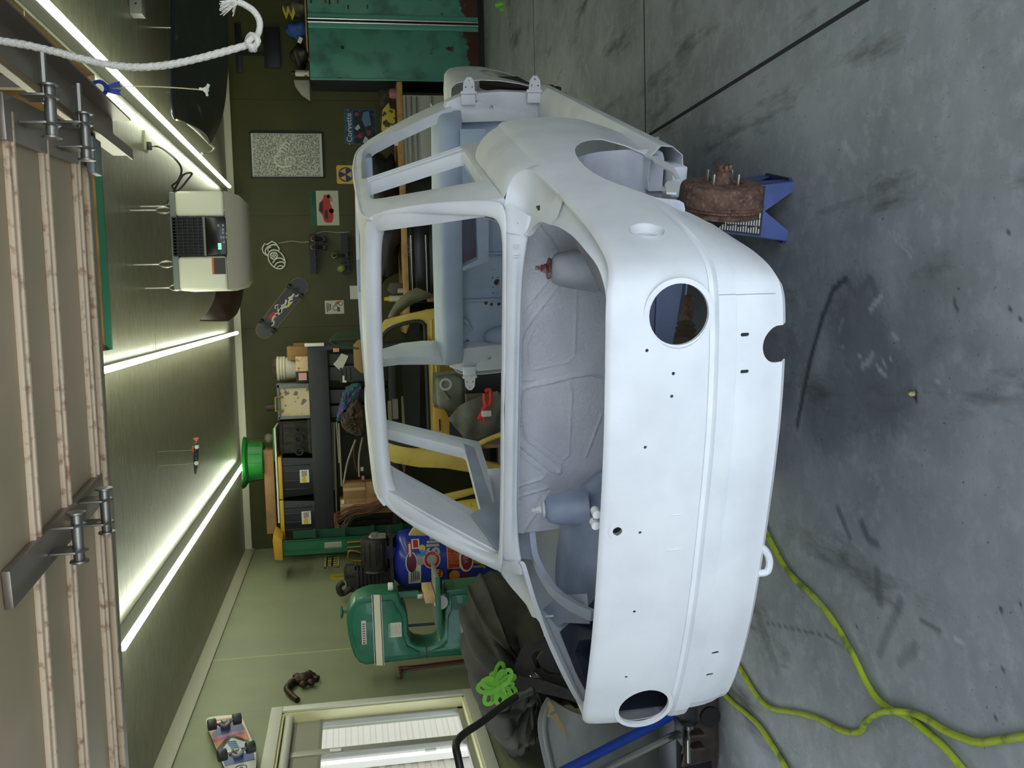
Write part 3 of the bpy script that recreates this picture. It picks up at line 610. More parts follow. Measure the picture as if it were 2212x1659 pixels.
    # left pocket: flange rib round the wheel house, bracket with stud, spare filler tube, dark liner added in the side pocket
    fl = [con(a, b, 1, y) for a, b, y in ((1150,1155,.82),(1160,1215,.72),(1195,1275,.58),(1240,1310,.46),(1282,1330,.38))]
    m = MB(); m.tube(spline(fl, 6), (.016,.010), flat=(0,.3,1)); m.build('wheel_house_flange', PRIMIN, **P)
    m = MB(); b1, b2, b3 = con(1172,1348,2,.80), con(1215,1315,2,.755), con(1270,1315,2,.73); m.tube([b1, b1.lerp(b2,.4), b2, b3], (.045,.002), flat=(0,0,1)); br = m.build('strap_bracket', PRIMIN, **P)
    s0 = b1.lerp(b2, .55); MB().cyl(s0, s0+V((0,0,.03)), .004, n=8).build('stud', PRIMER, br, T=CAR)
    m = MB(); t0_, t1_ = con(1140,1268,2,.80), con(1160,1325,2,.78); m.cyl(t0_-V((.02,-.02,0)), t1_+V((.02,-.02,0)), .028, n=18); m.build('vent_tube', PRIMER, **P)
    NV = mat('pocket_navy', (44, 52, 70), .6, n=(12,(34,40,56),.4,.6), bump=(60,.2)); m = MB(); m.grid([[V((x, y, z)) for x, y in ((-.40,.12),(-.45,.20),(-.58,.36),(-.66,.40))] for z in (.46,.60,.77)]); m.grid([[V((x, y, .47)) for x in (-.63,-.40)] for y in (.10,.42)]); m.grid([[V((-.655+.0*y, y, z)) for y in (.13,.25,.42)] for z in (.46,.62,.77)]); m.grid([[V((-.42,.10,.55)),V((-.55,.11,.66)),V((-.665,.13,.765))],[V((-.42,.35,.55)),V((-.57,.35,.66)),V((-.70,.36,.775))],[V((-.46,.56,.58)),V((-.60,.56,.68)),V((-.72,.58,.775))]]); m.build('dark_pocket_liner', NV, **P)  # navy sheets added so the inside of the pocket looks dark
    # boot floor and well
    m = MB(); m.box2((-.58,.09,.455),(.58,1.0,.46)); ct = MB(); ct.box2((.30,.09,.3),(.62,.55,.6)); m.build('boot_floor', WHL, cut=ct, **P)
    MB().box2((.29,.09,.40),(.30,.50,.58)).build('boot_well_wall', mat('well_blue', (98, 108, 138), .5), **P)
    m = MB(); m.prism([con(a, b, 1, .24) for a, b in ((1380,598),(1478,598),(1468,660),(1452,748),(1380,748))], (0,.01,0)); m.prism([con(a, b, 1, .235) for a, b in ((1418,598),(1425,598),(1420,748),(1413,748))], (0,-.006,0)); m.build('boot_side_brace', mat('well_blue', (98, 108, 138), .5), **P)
    # striker
    p = con(1293, 1085, 1, .05)
    m = MB()
    for px in ((1287,1107),(1285,1131)): q = con(*px, 1, .045); m.cyl(q-V((0,.012,0)), q+V((0,.012,0)), .011, n=18)
    m.box2((con(1281,1107,1,.055).x, .03, .80), (con(1279,1131,1,.055).x, .055, .82))
    m.build('lock_striker', PRIMER, **P)
    # through the lamp hole: drive shaft with its bellows
    m = MB(); a, b = con(1490,640,1,.42), con(1478,730,1,.36); m.cyl(a, b, .014, n=12); dv = m.build('drive_shaft', RUST, **P)
    m = MB(); d = (b-a).normalized(); m.lathe([(.018,0),(.026,.006),(.02,.014),(.030,.02),(.022,.03),(.034,.036),(.025,.046),(.036,.052),(.03,.066),(.036,.08)], a.lerp(b,.62), d, 20); m.build('bellows', mat('boot_rubber', (84,72,58), .8), dv, T=CAR)
    # ---- cabin: dash, firewall, tunnel, floor, sills
    D0 = [(-.66,2.86,.905),(-.62,2.72,.905),(-.4,2.62,.915),(0,2.60,.92),(.4,2.62,.915),(.60,2.70,.905),(.66,2.84,.895)]
    Dd = [V(a) for a in D0]; Dd = spline(Dd, 5)
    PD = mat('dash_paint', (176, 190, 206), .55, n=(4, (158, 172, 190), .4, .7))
    g = [[p+V((0,.34-.0,.035)) for p in Dd], [p+V((0,.2,.035)) for p in Dd], [p+V((0,.05,.028)) for p in Dd], [p+V((0,.012,.018)) for p in Dd], [p for p in Dd], [p+V((0,.01,-.03)) for p in Dd], [p+V((0,.02,-.075)) for p in Dd], [p+V((0,.05,-.085)) for p in Dd]]
    MB().grid(g).build('dashboard', PD, solid=.003, smooth=60, **P)
    def dpt(px, y): p = con(*px, 1, y); return p
    cu = [dpt(a, 2.66) for a in ((987,455),(1028,455),(1032,560),(988,583))]
    lowd = MB(); lowd.prism([V((-.62,2.66,.84)), V((.60,2.66,.84)), V((.60,2.66,.72)), V((.15,2.66,.70)), V((-.05,2.66,.70)), V((-.10,2.66,.84-.0))], (0,.004,0))
    ct = MB(); ct.prism([p-V((0,.05,0)) for p in cu], (0,.2,0)); lowd.build('dash_lower_panel', PD, cut=ct, **P)
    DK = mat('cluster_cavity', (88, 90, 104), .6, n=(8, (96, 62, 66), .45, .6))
    MB().prism([p+V((0,.05,0)) for p in cu], (0,.003,0)).build('cluster_back', DK, **P)
    fw = MB(); fw.box2((-.66,2.98,.30),(.66,2.985,.93)); ct = MB()
    for x, y, r in ((1074,610,6.5),(1068,580,2.6),(1078,657,3.6),(1062,658,3.4),(1050,655,3.6),(1066,633,2.2),(1072,634,1.6),(1064,600,1.4),(1075,600,1.4),(1075,620,1.4),(1065,620,1.4),(1060,471,2.6),(1065,471,1.6),(1063,580,2.2),(1010,738,4.2),(1064,806,3)):
        p = con(x, y, 1, 2.98); ct.cyl(p-V((0,.05,0)), p+V((0,.05,0)), r*3.9/2016*1.45, n=20)
    fw.build('firewall', PD, cut=ct, **P)
    for a in ((-.36,.20),(-.10,.12)): MB().box2((a[0],2.955,.55),(a[0]+.012,2.98,.9)).build('firewall_rib', PD, bevel=.004, **P)
    MB().ball((-.57,2.96,.56), (.06,.05,.12), 20, 12).build('wheel_arch_bulge', PD, **P)
    m = MB(); m.tube([con(1017,712,1,2.9), con(1010,700,1,2.86), con(1003,692,1,2.86), con(995,690,1,2.9)], .012, 10, sm=3); m.build('pipe_stub', PD, **P)
    MB().box2((-.62,1.0,.30),(.62,3.0,.305)).build('cabin_floor', PRIMIN, **P)
    m = MB(); m.grid([[V((x, y, z)) for x, z in ((-.17,.305),(-.13,.42),(-.06,.47),(.06,.47),(.13,.42),(.17,.305))] for y in (1.0,2.0,2.98)]); m.build('tunnel', PRIMIN, smooth=60, **P)
    MB().box2((-.60,1.02,.30),(.60,1.06,.62)).build('seat_back_panel', PRIMIN, **P)
    for sx_ in (1, -1):
        T = CAR if sx_ == 1 else CAR @ MIR; Q = dict(parent=R, T=T)
        sec = [(.62,.305),(.62,.405),(.66,.412),(.735,.405),(.765,.375),(.762,.335),(.735,.30),(.70,.295)]
        m = MB(); m.grid([[V((x-(0 if y < 1.4 else .0), y, z)) for x, z in sec] for y in (1.10,1.5,2.0,2.5,3.05)], True); m.build('sill', PRIMER, solid=.002, smooth=40, **Q)
        m = MB(); m.box2((.60,1.08,.285),(.70,1.20,.335)); m.box2((.60,1.10,.26),(.64,1.16,.29)); m.build('jacking_bracket', PRIMER, bevel=.004, **Q)
        # B post below the waist: quarter panel front edge return
        m = MB(); m.prism([V((.60,1.50,.88)), V((.775,1.50,.85)), V((.797,1.50,.70)), V((.785,1.50,.55)), V((.74,1.50,.40)), V((.60,1.50,.40))], (0,.004,0)); m.build('lock_post', PRIMER, **Q)
        # hinge post with its two opened hinge leaves
        m = MB(); m.prism([V((.60,2.86,.91)), V((.70,2.86,.88)), V((.735,2.86,.80)), V((.745,2.90,.60)), V((.735,2.93,.42)), V((.715,2.95,.37)), V((.60,2.95,.37))], (0,.10,0))
        ct = MB(); 
        for z in (.655,): ct.cyl((.672,2.80,z),(.672,2.93,z),.010,n=16)
        ct.cyl((.69,2.8,.50),(.69,2.9,.50),.006,n=12); ct.cyl((.70,2.8,.73),(.70,2.9,.73),.004,n=10)
        m.build('hinge_post', PRIMER, cut=ct, bevel=.006, **Q)
        for z, y in ((.776,2.855),(.44,2.915)):
            m = MB(); m.box2((.690,y-.030,z-.034),(.748,y+.0,z+.034)); m.cyl((.748,y-.03,z-.040),(.748,y-.03,z+.040),.009,n=12)
            hg = m.build('door_hinge', PRIMER, bevel=.005, **Q)
            m = MB(); m.prism([V((.750,y-.03,z-.030)), V((.800,y-.035,z-.026)), V((.822,y-.037,z-.010)), V((.822,y-.037,z+.010)), V((.800,y-.035,z+.026)), V((.750,y-.03,z+.030))], (0,-.006,0)); ct = MB()
            for a, b in ((.775,-.016),(.775,.016),(.805,0)): ct.cyl((a,y-.1,z+b),(a,y,z+b),.004,n=10)
            m.build('hinge_leaf', PRIMER, hg, T=T, cut=ct)
        # front wing: outer skin with wheel arch, top flange
        FY = [2.96,3.1,3.3,3.5,3.7,3.9,4.0,4.05]; XT = [.775,.773,.770,.770,.770,.764,.748,.72]; ZT = [.835,.832,.822,.808,.79,.765,.748,.735]
        LV = [(1,-.19,.012),(.998,-.10,.018),(1,-.02,.012),(.985,.0,0),(.95,.008,0),(.85,.016,0),(.7,.020,0),(.5,.016,0),(.3,.002,0),(.12,-.018,0),(0,-.035,0)]
        g = [[V((xt+o, y, .36+(zt-.36)*t+dz)) for y, xt, zt in zip(FY, XT, ZT)] for t, o, dz in LV]
        ct = MB(); ct.prism([(.5, 3.46+.345*cos(t), .36+.275*sin(t)) for t in [2*pi*k/36 for k in range(36)]], (.4,0,0))
        MB().grid(g).build('front_wing', PRIMER, solid=.003, soff=-1, cut=ct, smooth=50, **Q)
        m = MB(); m.prism([(.735, 3.46+.34*cos(t), .36+.27*sin(t)) for t in [pi*k/24 for k in range(25)]], (-.03,0,0)); m.build('arch_shade_panel', mat('iron_and_arch_shade', (46,40,38), .8), **Q)  # dark panel fills the front arch opening, standing in for its shade
        m = MB(); m.prism([V((.53,4.02,.74)), V((.72,4.02,.735)), V((.715,4.02,.40)), V((.53,4.02,.40))], (0,.02,0)); m.build('wing_nose', PRIMER, bevel=.008, **Q)
        m = MB(); m.grid([[V((.56,3.0,.80)),V((.56,3.5,.78)),V((.56,4.0,.72))],[V((.53,3.0,.42)),V((.50,3.5,.55)),V((.53,4.0,.40))]]); m.build('inner_wing', mat('iron_and_arch_shade', (46,40,38), .8), **Q)  # inner wing coloured dark like the iron to imitate shade in the arch
    MB().box2((-.60,4.00,.40),(.60,4.02,.66)).build('nose_panel', PRIMER, bevel=.006, **P)
    MB().box2((-.62,2.98,.88),(.62,3.12,.925)).build('scuttle', PRIMER, bevel=.015, **P)
    m = MB(); m.prism([con(a, b, 0, .70) for a, b in ((1384,283),(1390,296),(1400,300),(1424,294),(1420,322),(1400,330),(1380,330))], (-.05,0,0)); m.build('sill_end', PRIMER, bevel=.003, **P)
    # front strut and disc, dark, behind the front wing
    m = MB(); m.lathe([(.03,0),(.12,.0),(.12,.018),(.05,.02),(.045,.06),(0,.06)], (.66,3.46,.26), (1,0,0), 28); m.box2((.64,3.33,.20),(.72,3.40,.34)); m.build('front_hub', mat('dark_iron', (34,30,30), .7), bevel=.003, **P)
    # rear right hub: drum, studs, castellated nut
    hc = V((.655,.815,.272)); m = MB()
    m.lathe([(0,.052),(.028,.052),(.03,.044),(.06,.042),(.062,.047),(.112,.045),(.120,.04),(.124,.03),(.126,-.012),(.131,-.014),(.131,-.020),(.127,-.022),(.127,-.03),(.118,-.034),(.118,-.05),(.0,-.05)], hc, (1,.02,-.02), 48)
    dr = m.build('brake_drum', RUST, smooth=30, **P)
    m = MB(); m.lathe([(.026,.05),(.026,.078),(.018,.08),(.018,.088)], hc, (1,.02,-.02), 20)
    for k in range(6): t = 2*pi*k/6; m.box(hc+V((.092, .018*cos(t), .018*sin(t))), (.014,.009,.009))
    m.build('hub_nut', RUST, dr, T=CAR)
    for k in range(4):
        t = radians(38)+pi/2*k; m = MB(); p = hc+V((.044, .052*cos(t), .052*sin(t))); m.cyl(p, p+V((.034,0,0)), .0062, n=10); m.build('wheel_stud', STEEL, dr, T=CAR)
    MB().bar((.61,.83,.27),(.30,1.28,.30),.06,.05).build('trailing_arm', mat('iron_and_arch_shade', (46,40,38), .8), **P)
    MB().box2((-.50,1.22,.25),(.56,1.32,.32)).build('subframe', MATS['iron_and_arch_shade'], bevel=.01, **P)
    MB().bar((-.61,.83,.27),(-.30,1.28,.30),.06,.05).build('trailing_arm', MATS['iron_and_arch_shade'], **P)
    m = MB(); m.lathe([(.12,.04),(.126,-.02),(.118,-.05)], V((-.655,.815,.272)), (-1,0,0), 32); m.build('brake_drum', RUST, **P)
    # torn metal at the foot of the right arch
    x = .735; pts = [con(a, b, 0, x-.004) for a, b in ((1382,314),(1421,326),(1424,342),(1440,350),(1456,361),(1466,378),(1470,388),(1462,386),(1455,374),(1437,362),(1415,352),(1410,343),(1395,338))]
    m = MB(); m.prism(pts, (-.006,.004,0)); pts = [con(a, b, 0, x-.01) for a, b in ((1436,398),(1441,392),(1466,388),(1470,392),(1467,408),(1462,416),(1440,415))]; m.prism(pts, (-.006,0,0)); m.build('torn_arch_lip', PRIMER, **P)
    # towing eye under the valance
    pts = [con(a, b, 1, .03) for a, b in ((1638,1176),(1654,1190),(1662,1208),(1661,1226),(1654,1236),(1636,1238))]
    MB().tube(pts, .0095, 8, sm=4).build('towing_eye', PRIMER, **P)
    return R
car()
# ================================================================== things on the walls, shelves and floor
def fb(x0, x1, y0, y1, Y):
    """a rectangle of the photo put on the upright plane at depth Y: centre, width, height"""
    c = atY((x0+x1)/2, (y0+y1)/2, Y); a, b = atY((x0+x1)/2, y0, Y), atY((x0+x1)/2, y1, Y); p, q = atY(x0, (y0+y1)/2, Y), atY(x1, (y0+y1)/2, Y)
    return c, (a-b).length, (p-q).length
def PB(mb, x0, x1, y0, y1, Y, d):
    c, w_, h = fb(x0, x1, y0, y1, Y); mb.box(c+V((0, d/2, 0)), (w_, d, h)); return c, w_, h
def RY(a): return Matrix.Rotation(a, 3, 'Y')
XA, ZA = V((1,0,0)), V((0,0,1))
def disc(mb, c, r, nrm=(0,-1,0), d=.001, n=24): c = V(c); mb.cyl(c, c+V(nrm)*d, r, n=n); return mb
def flat(mb, pts, nrm=(0,-1,0), d=.001): mb.prism(pts, V(nrm)*d); return mb
OL = .012
# ---------------------------------------------------------------- back wall
def back_wall_items():
    Y = YB
    # framed print: white doodle lettering on a patterned ground
    c, w_, h = fb(541, 699, 285.5, 384.5, Y-.025); T_ = thing('framed_print', 'large framed pale grey print with dense scribble pattern, black frame', 'picture', c)
    m = MB(); f = .012
    for a, b in (((-w_/2,-h/2),(w_/2,-h/2+f)), ((-w_/2,h/2-f),(w_/2,h/2)), ((-w_/2,-h/2),(-w_/2+f,h/2)), ((w_/2-f,-h/2),(w_/2,h/2))): m.box2(c+V((a[0],-.006,a[1])), c+V((b[0],.022,b[1])))
    m.build('frame', BLACK, T_)
    pm = mat('scribble_paper', (196,196,180), .6, n=(75, (112,114,100), .47,.53), n2=(120, (206,206,192), .55,.6))
    MB().box2(c+V((-w_/2+.02,.008,-h/2+.04)), c+V((w_/2-.02,.014,h/2-.03))).build('sheet', pm, T_)
    MB().box2(c+V((-w_/2+.01,.014,-h/2+.01)), c+V((w_/2-.01,.02,h/2-.01))).build('mount', mat('mount_card', (206,206,194), .7), T_)
    m = MB(); q = c+V((0,.006,.04)); PALE = mat('print_pale', (214,214,200), .6)
    m.tube([q+V((-.13,0,-.02)), q+V((-.10,0,.09)), q+V((-.03,0,.115)), q+V((.0,0,.06))], (.016,.001), flat=(0,1,0), sm=5) if 0 else m.tube([q+V(a) for a in ((-.11,0,-.08),(-.12,0,.02),(-.08,0,.08),(-.02,0,.085),(.01,0,.04))], .011, 5, sm=5)
    for k in range(4): m.tube([q+V((.01+.03*k,0,.07-.018*k)), q+V((.05+.03*k,0,.02-.018*k)), q+V((.02+.03*k,0,-.02-.018*k))], .008, 5, sm=4)
    m.tube([q+V(a) for a in ((-.11,0,-.03),(-.03,0,-.03),(-.02,0,-.10),(-.06,0,-.13),(-.10,0,-.10))], .007, 5, sm=5); m.build('print_motif', PALE, T_)
    # two tone metal sign with the word Corvette
    c, w_, h = fb(744, 812, 236, 312, Y-.006); T_ = thing('tin_sign', 'blue tin sign lettered Corvette, partly behind the car roof', 'sign', c)
    m = MB(); m.prism([c+V((a, 0, b)) for a, b in rrect(w_, h, .012)], (0,.004,0)); m.build('plate', mat('sign_blue', (52,84,112), .5, n=(14,(34,44,58),.5,.6)), T_)
    m = text_mb('Corvette', .085, c+V((-.168,-.001,h/2-.078)), XA, ZA); m.box2(c+V((-.193,-.002,h/2-.052)), c+V((-.178,0,h/2-.046))); m.box2(c+V((.173,-.002,h/2-.052)), c+V((.188,0,h/2-.046))); m.build('lettering', mat('sign_white', (206,214,214), .6), T_)
    m = MB(); m.box2(c+V((-w_/2+.01,-.001,-h/2+.01)), c+V((w_/2-.01,0,h/2-.10))); m.build('picture_ground', mat('sign_dark', (30,32,38), .6, n=(22,(62,70,80),.52,.62)), T_)
    for pts, cl, nm_ in ([((.02,-.12),(.17,-.10),(.16,-.04),(.08,-.02),(.0,-.05)), (84,122,150), 'pictured_car'], [((-.10,.04),(-.06,.0),(-.10,-.03),(-.13,.0)), (140,52,52), 'red_flag'], [((-.02,.06),(.03,.02),(-.01,-.0),(-.04,.03)), (186,190,186), 'white_flag'], [((-.17,-.02),(-.10,-.05),(-.14,-.09),(-.18,-.07)), (190,196,196), 'pale_shape'], [((.12,.06),(.16,.05),(.15,.01),(.11,.02)), (124,70,70), 'red_figure'], [((-.10,-.08),(-.05,-.06),(-.03,-.10),(-.08,-.12)), (120,60,62), 'red_shape']):
        m = MB(); flat(m, [c+V((a,-.001,b)) for a, b in pts]); m.build(nm_, mat('sign_'+nm_, cl, .6), T_)
    # fallout shelter sign
    c, w_, h = fb(727, 788, 357, 397, Y-.006); h = w_*1.35; top = atY(727, 377, Y-.006).z; c.z = top-h/2; T_ = thing('shelter_sign', 'yellow sign with blue circle of three yellow triangles, half behind roof', 'sign', c)
    m = MB(); m.prism([c+V((a, 0, b)) for a, b in rrect(w_, h, .02)], (0,.004,0)); m.build('plate', mat('sign_yellow', (206,172,52), .5), T_)
    q = c+V((0,-.001,h/2-w_*.5)); r = w_*.40; m = MB(); disc(m, q, r); dsc = m.build('blue_disc', mat('sign_navy', (44,44,104), .5), T_)
    for k in range(3):
        a = radians(-90+120*k); m = MB(); a1, a2 = a-radians(30), a+radians(30); flat(m, [q+V((.1*r*cos(a),-.001,.1*r*sin(a))), q+V((.9*r*cos(a1),-.001,.9*r*sin(a1))), q+V((.9*r*cos(a2),-.001,.9*r*sin(a2)))]); m.build('triangle', MATS['sign_yellow'], dsc)
    # model kit poster with a red car
    c, w_, h = fb(670, 732, 412, 487, Y-.004); T_ = thing('car_poster', 'white poster of a red muscle car with green title strip', 'poster', c)
    m = MB(); PB(m, 670, 732, 412, 487, Y-.004, .003); m.build('sheet', mat('poster_paper', (186,184,164), .7), T_)
    m = MB(); m.box2(c+V((-w_/2,-.001,h/2-.068)), c+V((w_/2,0,h/2))); st = m.build('title_strip', mat('poster_green', (24,86,60), .6), T_)
    m = text_mb("'cuda", .075, c+V((.02,-.0015,h/2-.058)), XA, ZA, .0005); m.build('title', mat('poster_black', (18,40,28), .6), st)
    m = MB()
    for k in range(3): m.box2(c+V((w_/2-.12,-.001,-h/2+.10-.016*k)), c+V((w_/2-.03-.02*k,0,-h/2+.108-.016*k)))
    m.build('small_print', mat('poster_grey', (110,96,84), .7), T_)
    body = [(-.155,-.03),(-.15,.02),(-.10,.035),(-.06,.075),(.03,.085),(.08,.045),(.15,.03),(.17,.0),(.165,-.055),(.10,-.075),(.02,-.07),(-.05,-.045)]
    body = [(-a*.95, b-.02) for a, b in body]
    m = MB(); flat(m, [c+V((a,-.001,b)) for a, b in body]); cr = m.build('pictured_car', mat('poster_red', (176,34,26), .5), T_)
    m = MB(); flat(m, [c+V((a,-.002,b)) for a, b in ((-.12,.0),(-.02,.0),(-.02,-.03),(-.12,-.035))]); flat(m, [c+V((a,-.002,b)) for a, b in ((.05,.05),(-.02,.058),(-.06,.02),(.08,.01))]); disc(m, c+V((-.03,-.001,-.075)), .026); disc(m, c+V((.125,-.001,-.05)), .018); m.build('car_dark_parts', BLACK, cr)
    # white line sign of a round face in helmet with turbine eye
    c, w_, h = fb(566, 620, 521, 582, Y-.03); T_ = thing('line_sign', 'white outline sign of rounded egg shape with ringed wheel and crest', 'sign', c)
    m = MB()
    def Q(x, y): return atY(x, y, Y-.03)
    def Z(x, y): return Q(480+x*.2652, 250+y*.2652)
    t_ = .007
    ell = lambda cx, cy, rx, ry, rot: [Z(cx + rx*cos(t)*cos(rot)-ry*sin(t)*sin(rot), cy + rx*cos(t)*sin(rot)+ry*sin(t)*cos(rot)) for t in [2*pi*k/24 for k in range(24)]]
    m.tube(ell(443,1170,85,60,radians(55)), t_, 8, True); m.tube(ell(421,1140,30,30,0), t_*.7, 8, True)
    for k in range(4): m.tube(ell(421+15*cos(pi/2*k+.6), 1140+15*sin(pi/2*k+.6), 9, 9, 0), t_*.6, 6, True)
    m.tube([Z(370,1140), Z(350,1105), Z(375,1065), Z(430,1050), Z(462,1075), Z(460,1100)], t_, 8, sm=4); m.tube([Z(365,1140), Z(335,1115), Z(325,1080), Z(345,1042), Z(362,1050), Z(405,1023), Z(440,1042), Z(462,1080)], t_, 8)
    m.tube([Z(375,1105), Z(370,1080), Z(398,1068)], t_, 8); m.tube([Z(410,1200), Z(440,1165), Z(480,1160), Z(512,1185)], t_, 8, sm=4); m.tube([Z(425,1230), Z(445,1200), Z(485,1190), Z(512,1205)], t_, 8, sm=4); m.tube([Z(445,1245), Z(460,1225), Z(485,1222), Z(497,1240)], t_*.8, 8, sm=4)
    m.build('outline_tube', mat('sign_tube', (226,226,210), .4), T_)
    m = MB(); m.tube([Z(455,1040), Z(560,1022), Z(640,1030), Z(705,1026)], .003, 6, sm=4); m.build('lead', mat('white_lead', (190,188,170), .6), T_)
    # hanging racks with cordless tools
    for nm_, (x0,x1,y0,y1), lab in (('tool_rack', (672,689,503,590), 'black slotted tool rack holding two yellow drills, upper one'), ('tool_rack', (744,757,503,592), 'black slotted tool rack holding green tools, lower one')):
        c, w_, h = fb(x0, x1, y0, y1, Y-.16); T_ = thing(nm_, lab, 'rack', c, 'wall racks for cordless tools')
        m = MB(); m.box(c+V((0,.08,0)), (w_,.16,.012)); m.box(c+V((0,.155,.03)), (w_,.01,.07)); 
        m.build('tray', BLACKM, T_)
        m = MB()
        for k in range(6): m.box(c+V((-w_/2+.03+(w_-.06)*k/5,.0,-.0)), (.012,.012,.05))
        m.build('finger', BLACKM, T_)
    def drill(cx, cy, Yp, lab, cl, up=False, s=1.0):
        c = atY(cx, cy, Yp); T_ = thing('cordless_drill', lab, 'drill', c, 'cordless tools on the racks'); k = -1 if not up else 1; s = .75*s
        BODY = mat('tool_'+lab.split()[0], cl, .5)
        m = MB(); m.cyl(c+V((0,.09*s,.0)), c+V((0,-.07*s,0)), .036*s, .032*s, 16); m.cyl(c+V((0,.09*s,0)), c+V((0,.11*s,0)), .036*s, .024*s, 16); m.build('motor_housing', BODY, T_)
        m = MB(); m.cyl(c+V((0,-.07*s,0)), c+V((0,-.12*s,0)), .026*s, .014*s, 14); m.build('chuck', BLACK, T_)
        m = MB(); m.bar(c+V((0,.03*s,k*.02*s)), c+V((0,.06*s,k*.14*s)), .034*s, .045*s, (0,1,0)); m.build('grip', BLACK, T_, bevel=.006)
        m = MB(); m.box(c+V((0,.05*s,k*.165*s)), (.075*s,.11*s,.055*s)); m.build('battery', BLACK if not up else BODY, T_, bevel=.006)
    drill(676, 516, Y-.09, 'yellow cordless drill on upper rack, nearer the red car poster', (204,140,40)); drill(676, 534, Y-.09, 'yellow cordless drill on upper rack, nearer the skateboard', (204,140,40))
    # tools with round ends hanging in the upper rack
    drill(722, 552, Y-.12, 'lime green cordless drill standing over the lower rack', (140,150,60), False, 1.15)
    c = atY(737, 579, Y-.10); T_ = thing('work_light', 'small lime green cordless work light on the lower rack', 'lamp', c, 'cordless tools on the racks')
    m = MB(); m.lathe([(.0,-.03),(.045,-.03),(.05,.0),(.03,.03),(0,.035)], c, (.8,-.2,.5), 18); m.build('head', mat('tool_green2', (128,136,62), .5), T_); MB().box(c+V((.03,.02,-.04)), (.05,.05,.05)).build('foot', BLACK, T_, bevel=.005)
    m = MB(); m.tube([atY(682,505,Y-.012), atY(700,500,Y-.01), atY(730,502,Y-.01), atY(756,501,Y-.01)], .003, 6, sm=3); tag(m.build('wall_cable', MATS['white_lead']), 'thin white cable running down the wall past the tool racks', 'cable')
    # skateboard on the back wall
    a, b = atY(560, 727, Y-.012), atY(657, 605, Y-.012); d = (b-a).normalized(); sd_ = V((d.z, 0, -d.x)); L_ = (b-a).length; c = (a+b)/2
    T_ = thing('skateboard', 'black skateboard with white and red artwork hung slanting on olive wall', 'skateboard', c)
    def deck(w2, n=10, k=1.0): 
        pts = []
        for i in range(n+1): t = -pi/2+pi*i/n; pts.append((L_/2-w2*.9+w2*.9*cos(t), w2*sin(t)))
        for i in range(n+1): t = pi/2+pi*i/n; pts.append((-L_/2+w2*.9+w2*.9*cos(t), w2*.92*sin(t)))
        return pts
    def P3(u, v_, dy=0): return c + d*u + sd_*v_ + V((0, dy, 0))
    m = MB(); m.prism([P3(u, v_) for u, v_ in deck(.095)], (0,.011,0)); m.build('deck', mat('deck_black', (20,20,22), .35), T_)
    m = MB(); m.tube([P3(u, v_, .005) for u, v_ in deck(.096)], .005, 6, True); m.build('deck_edge', mat('deck_edge', (176,140,84), .6), T_)
    m = MB()
    for k, (u, v_, l, w2) in enumerate(((.18,-.01,.10,.022),(.12,.03,.07,.018),(.06,-.02,.09,.02),(.0,.02,.10,.03),(-.06,-.01,.08,.03),(-.13,.01,.10,.02),(.22,.03,.05,.012),(-.02,-.05,.06,.01),(-.2,.02,.08,.014))): m.tube([P3(u-l/2, v_, -.001), P3(u, v_+.02*((-1)**k), -.001), P3(u+l/2, v_, -.001)], (w2*.5,.001), flat=(0,1,0), sm=4)
    m.build('art_white', mat('art_white', (206,204,188), .5), T_)
    m = MB(); m.prism([P3(u, v_, -.001) for u, v_ in ((-.16,-.06),(-.08,-.05),(-.07,.0),(-.13,.02),(-.18,-.02))], (0,.001,0)); m.build('art_red', mat('art_red', (168,40,44), .5), T_)
    m = MB(); m.prism([P3(u, v_, -.002) for u, v_ in ((.10,.02),(.14,.05),(.06,.05),(.02,.03))], (0,.001,0)); m.prism([P3(u, v_, -.002) for u, v_ in ((.0,-.05),(-.04,-.03),(-.10,.03),(-.06,.0))], (0,.001,0)); m.build('art_yellow', mat('art_yellow', (212,196,96), .5), T_)
    for u in (.245, -.245):
        m = MB(); m.box(P3(u, 0, -.02), (.06,.04,.06)); m.bar(P3(u, -.07, -.035), P3(u, .07, -.035), .02, .02, (0,1,0)); tk = m.build('truck', BLACKM, T_)
        for v_ in (-.082, .082): m = MB(); m.cyl(P3(u, v_-.016, -.04), P3(u, v_+.016, -.04), .026, n=18); m.build('wheel', mat('wheel_dark', (26,26,26), .5), tk)
    # small motorbike poster and a white card half behind the roof
    c, w_, h = fb(702, 743, 649, 678, Y-.004); T_ = thing('small_poster', 'small white sign with a motor drawing, right of the skateboard', 'poster', c)
    m = MB(); m.prism([c+V((a,0,b)) for a, b in rrect(w_, h, .01)], (0,.003,0)); m.build('plate', mat('small_paper', (200,196,180), .6), T_)
    m = text_mb('The Greatest', .026, c+V((-.06,-.001,h/2-.035)), XA, ZA, .0005); m = text_mb('Machine', .028, c+V((-.05,-.001,h/2-.064)), XA, ZA, .0005, mb=m); m.m = 0; m.build('title', mat('print_dark', (60,56,50), .7), T_) if 0 else None
    m = MB()
    for k in range(3): m.box2(c+V((-.05+.01*k,-.001,h/2-.03-.018*k)), c+V((.05-.006*k,0,h/2-.02-.018*k)))
    m.build('printed_lines', mat('print_dark', (60,56,50), .7), T_)
    m = MB(); m.lathe([(.022,0),(.03,0),(.03,.001),(.022,.001)], c+V((-.01,-.001,-.01)), (0,-1,0), 20); m.lathe([(.018,0),(.026,0),(.026,.001),(.018,.001)], c+V((.04,-.001,-.07)), (0,-1,0), 20); m.box2(c+V((-.05,-.001,-.06)), c+V((.0,0,-.03))); m.build('printed_machine', mat('print_grey', (84,82,78), .6), T_)
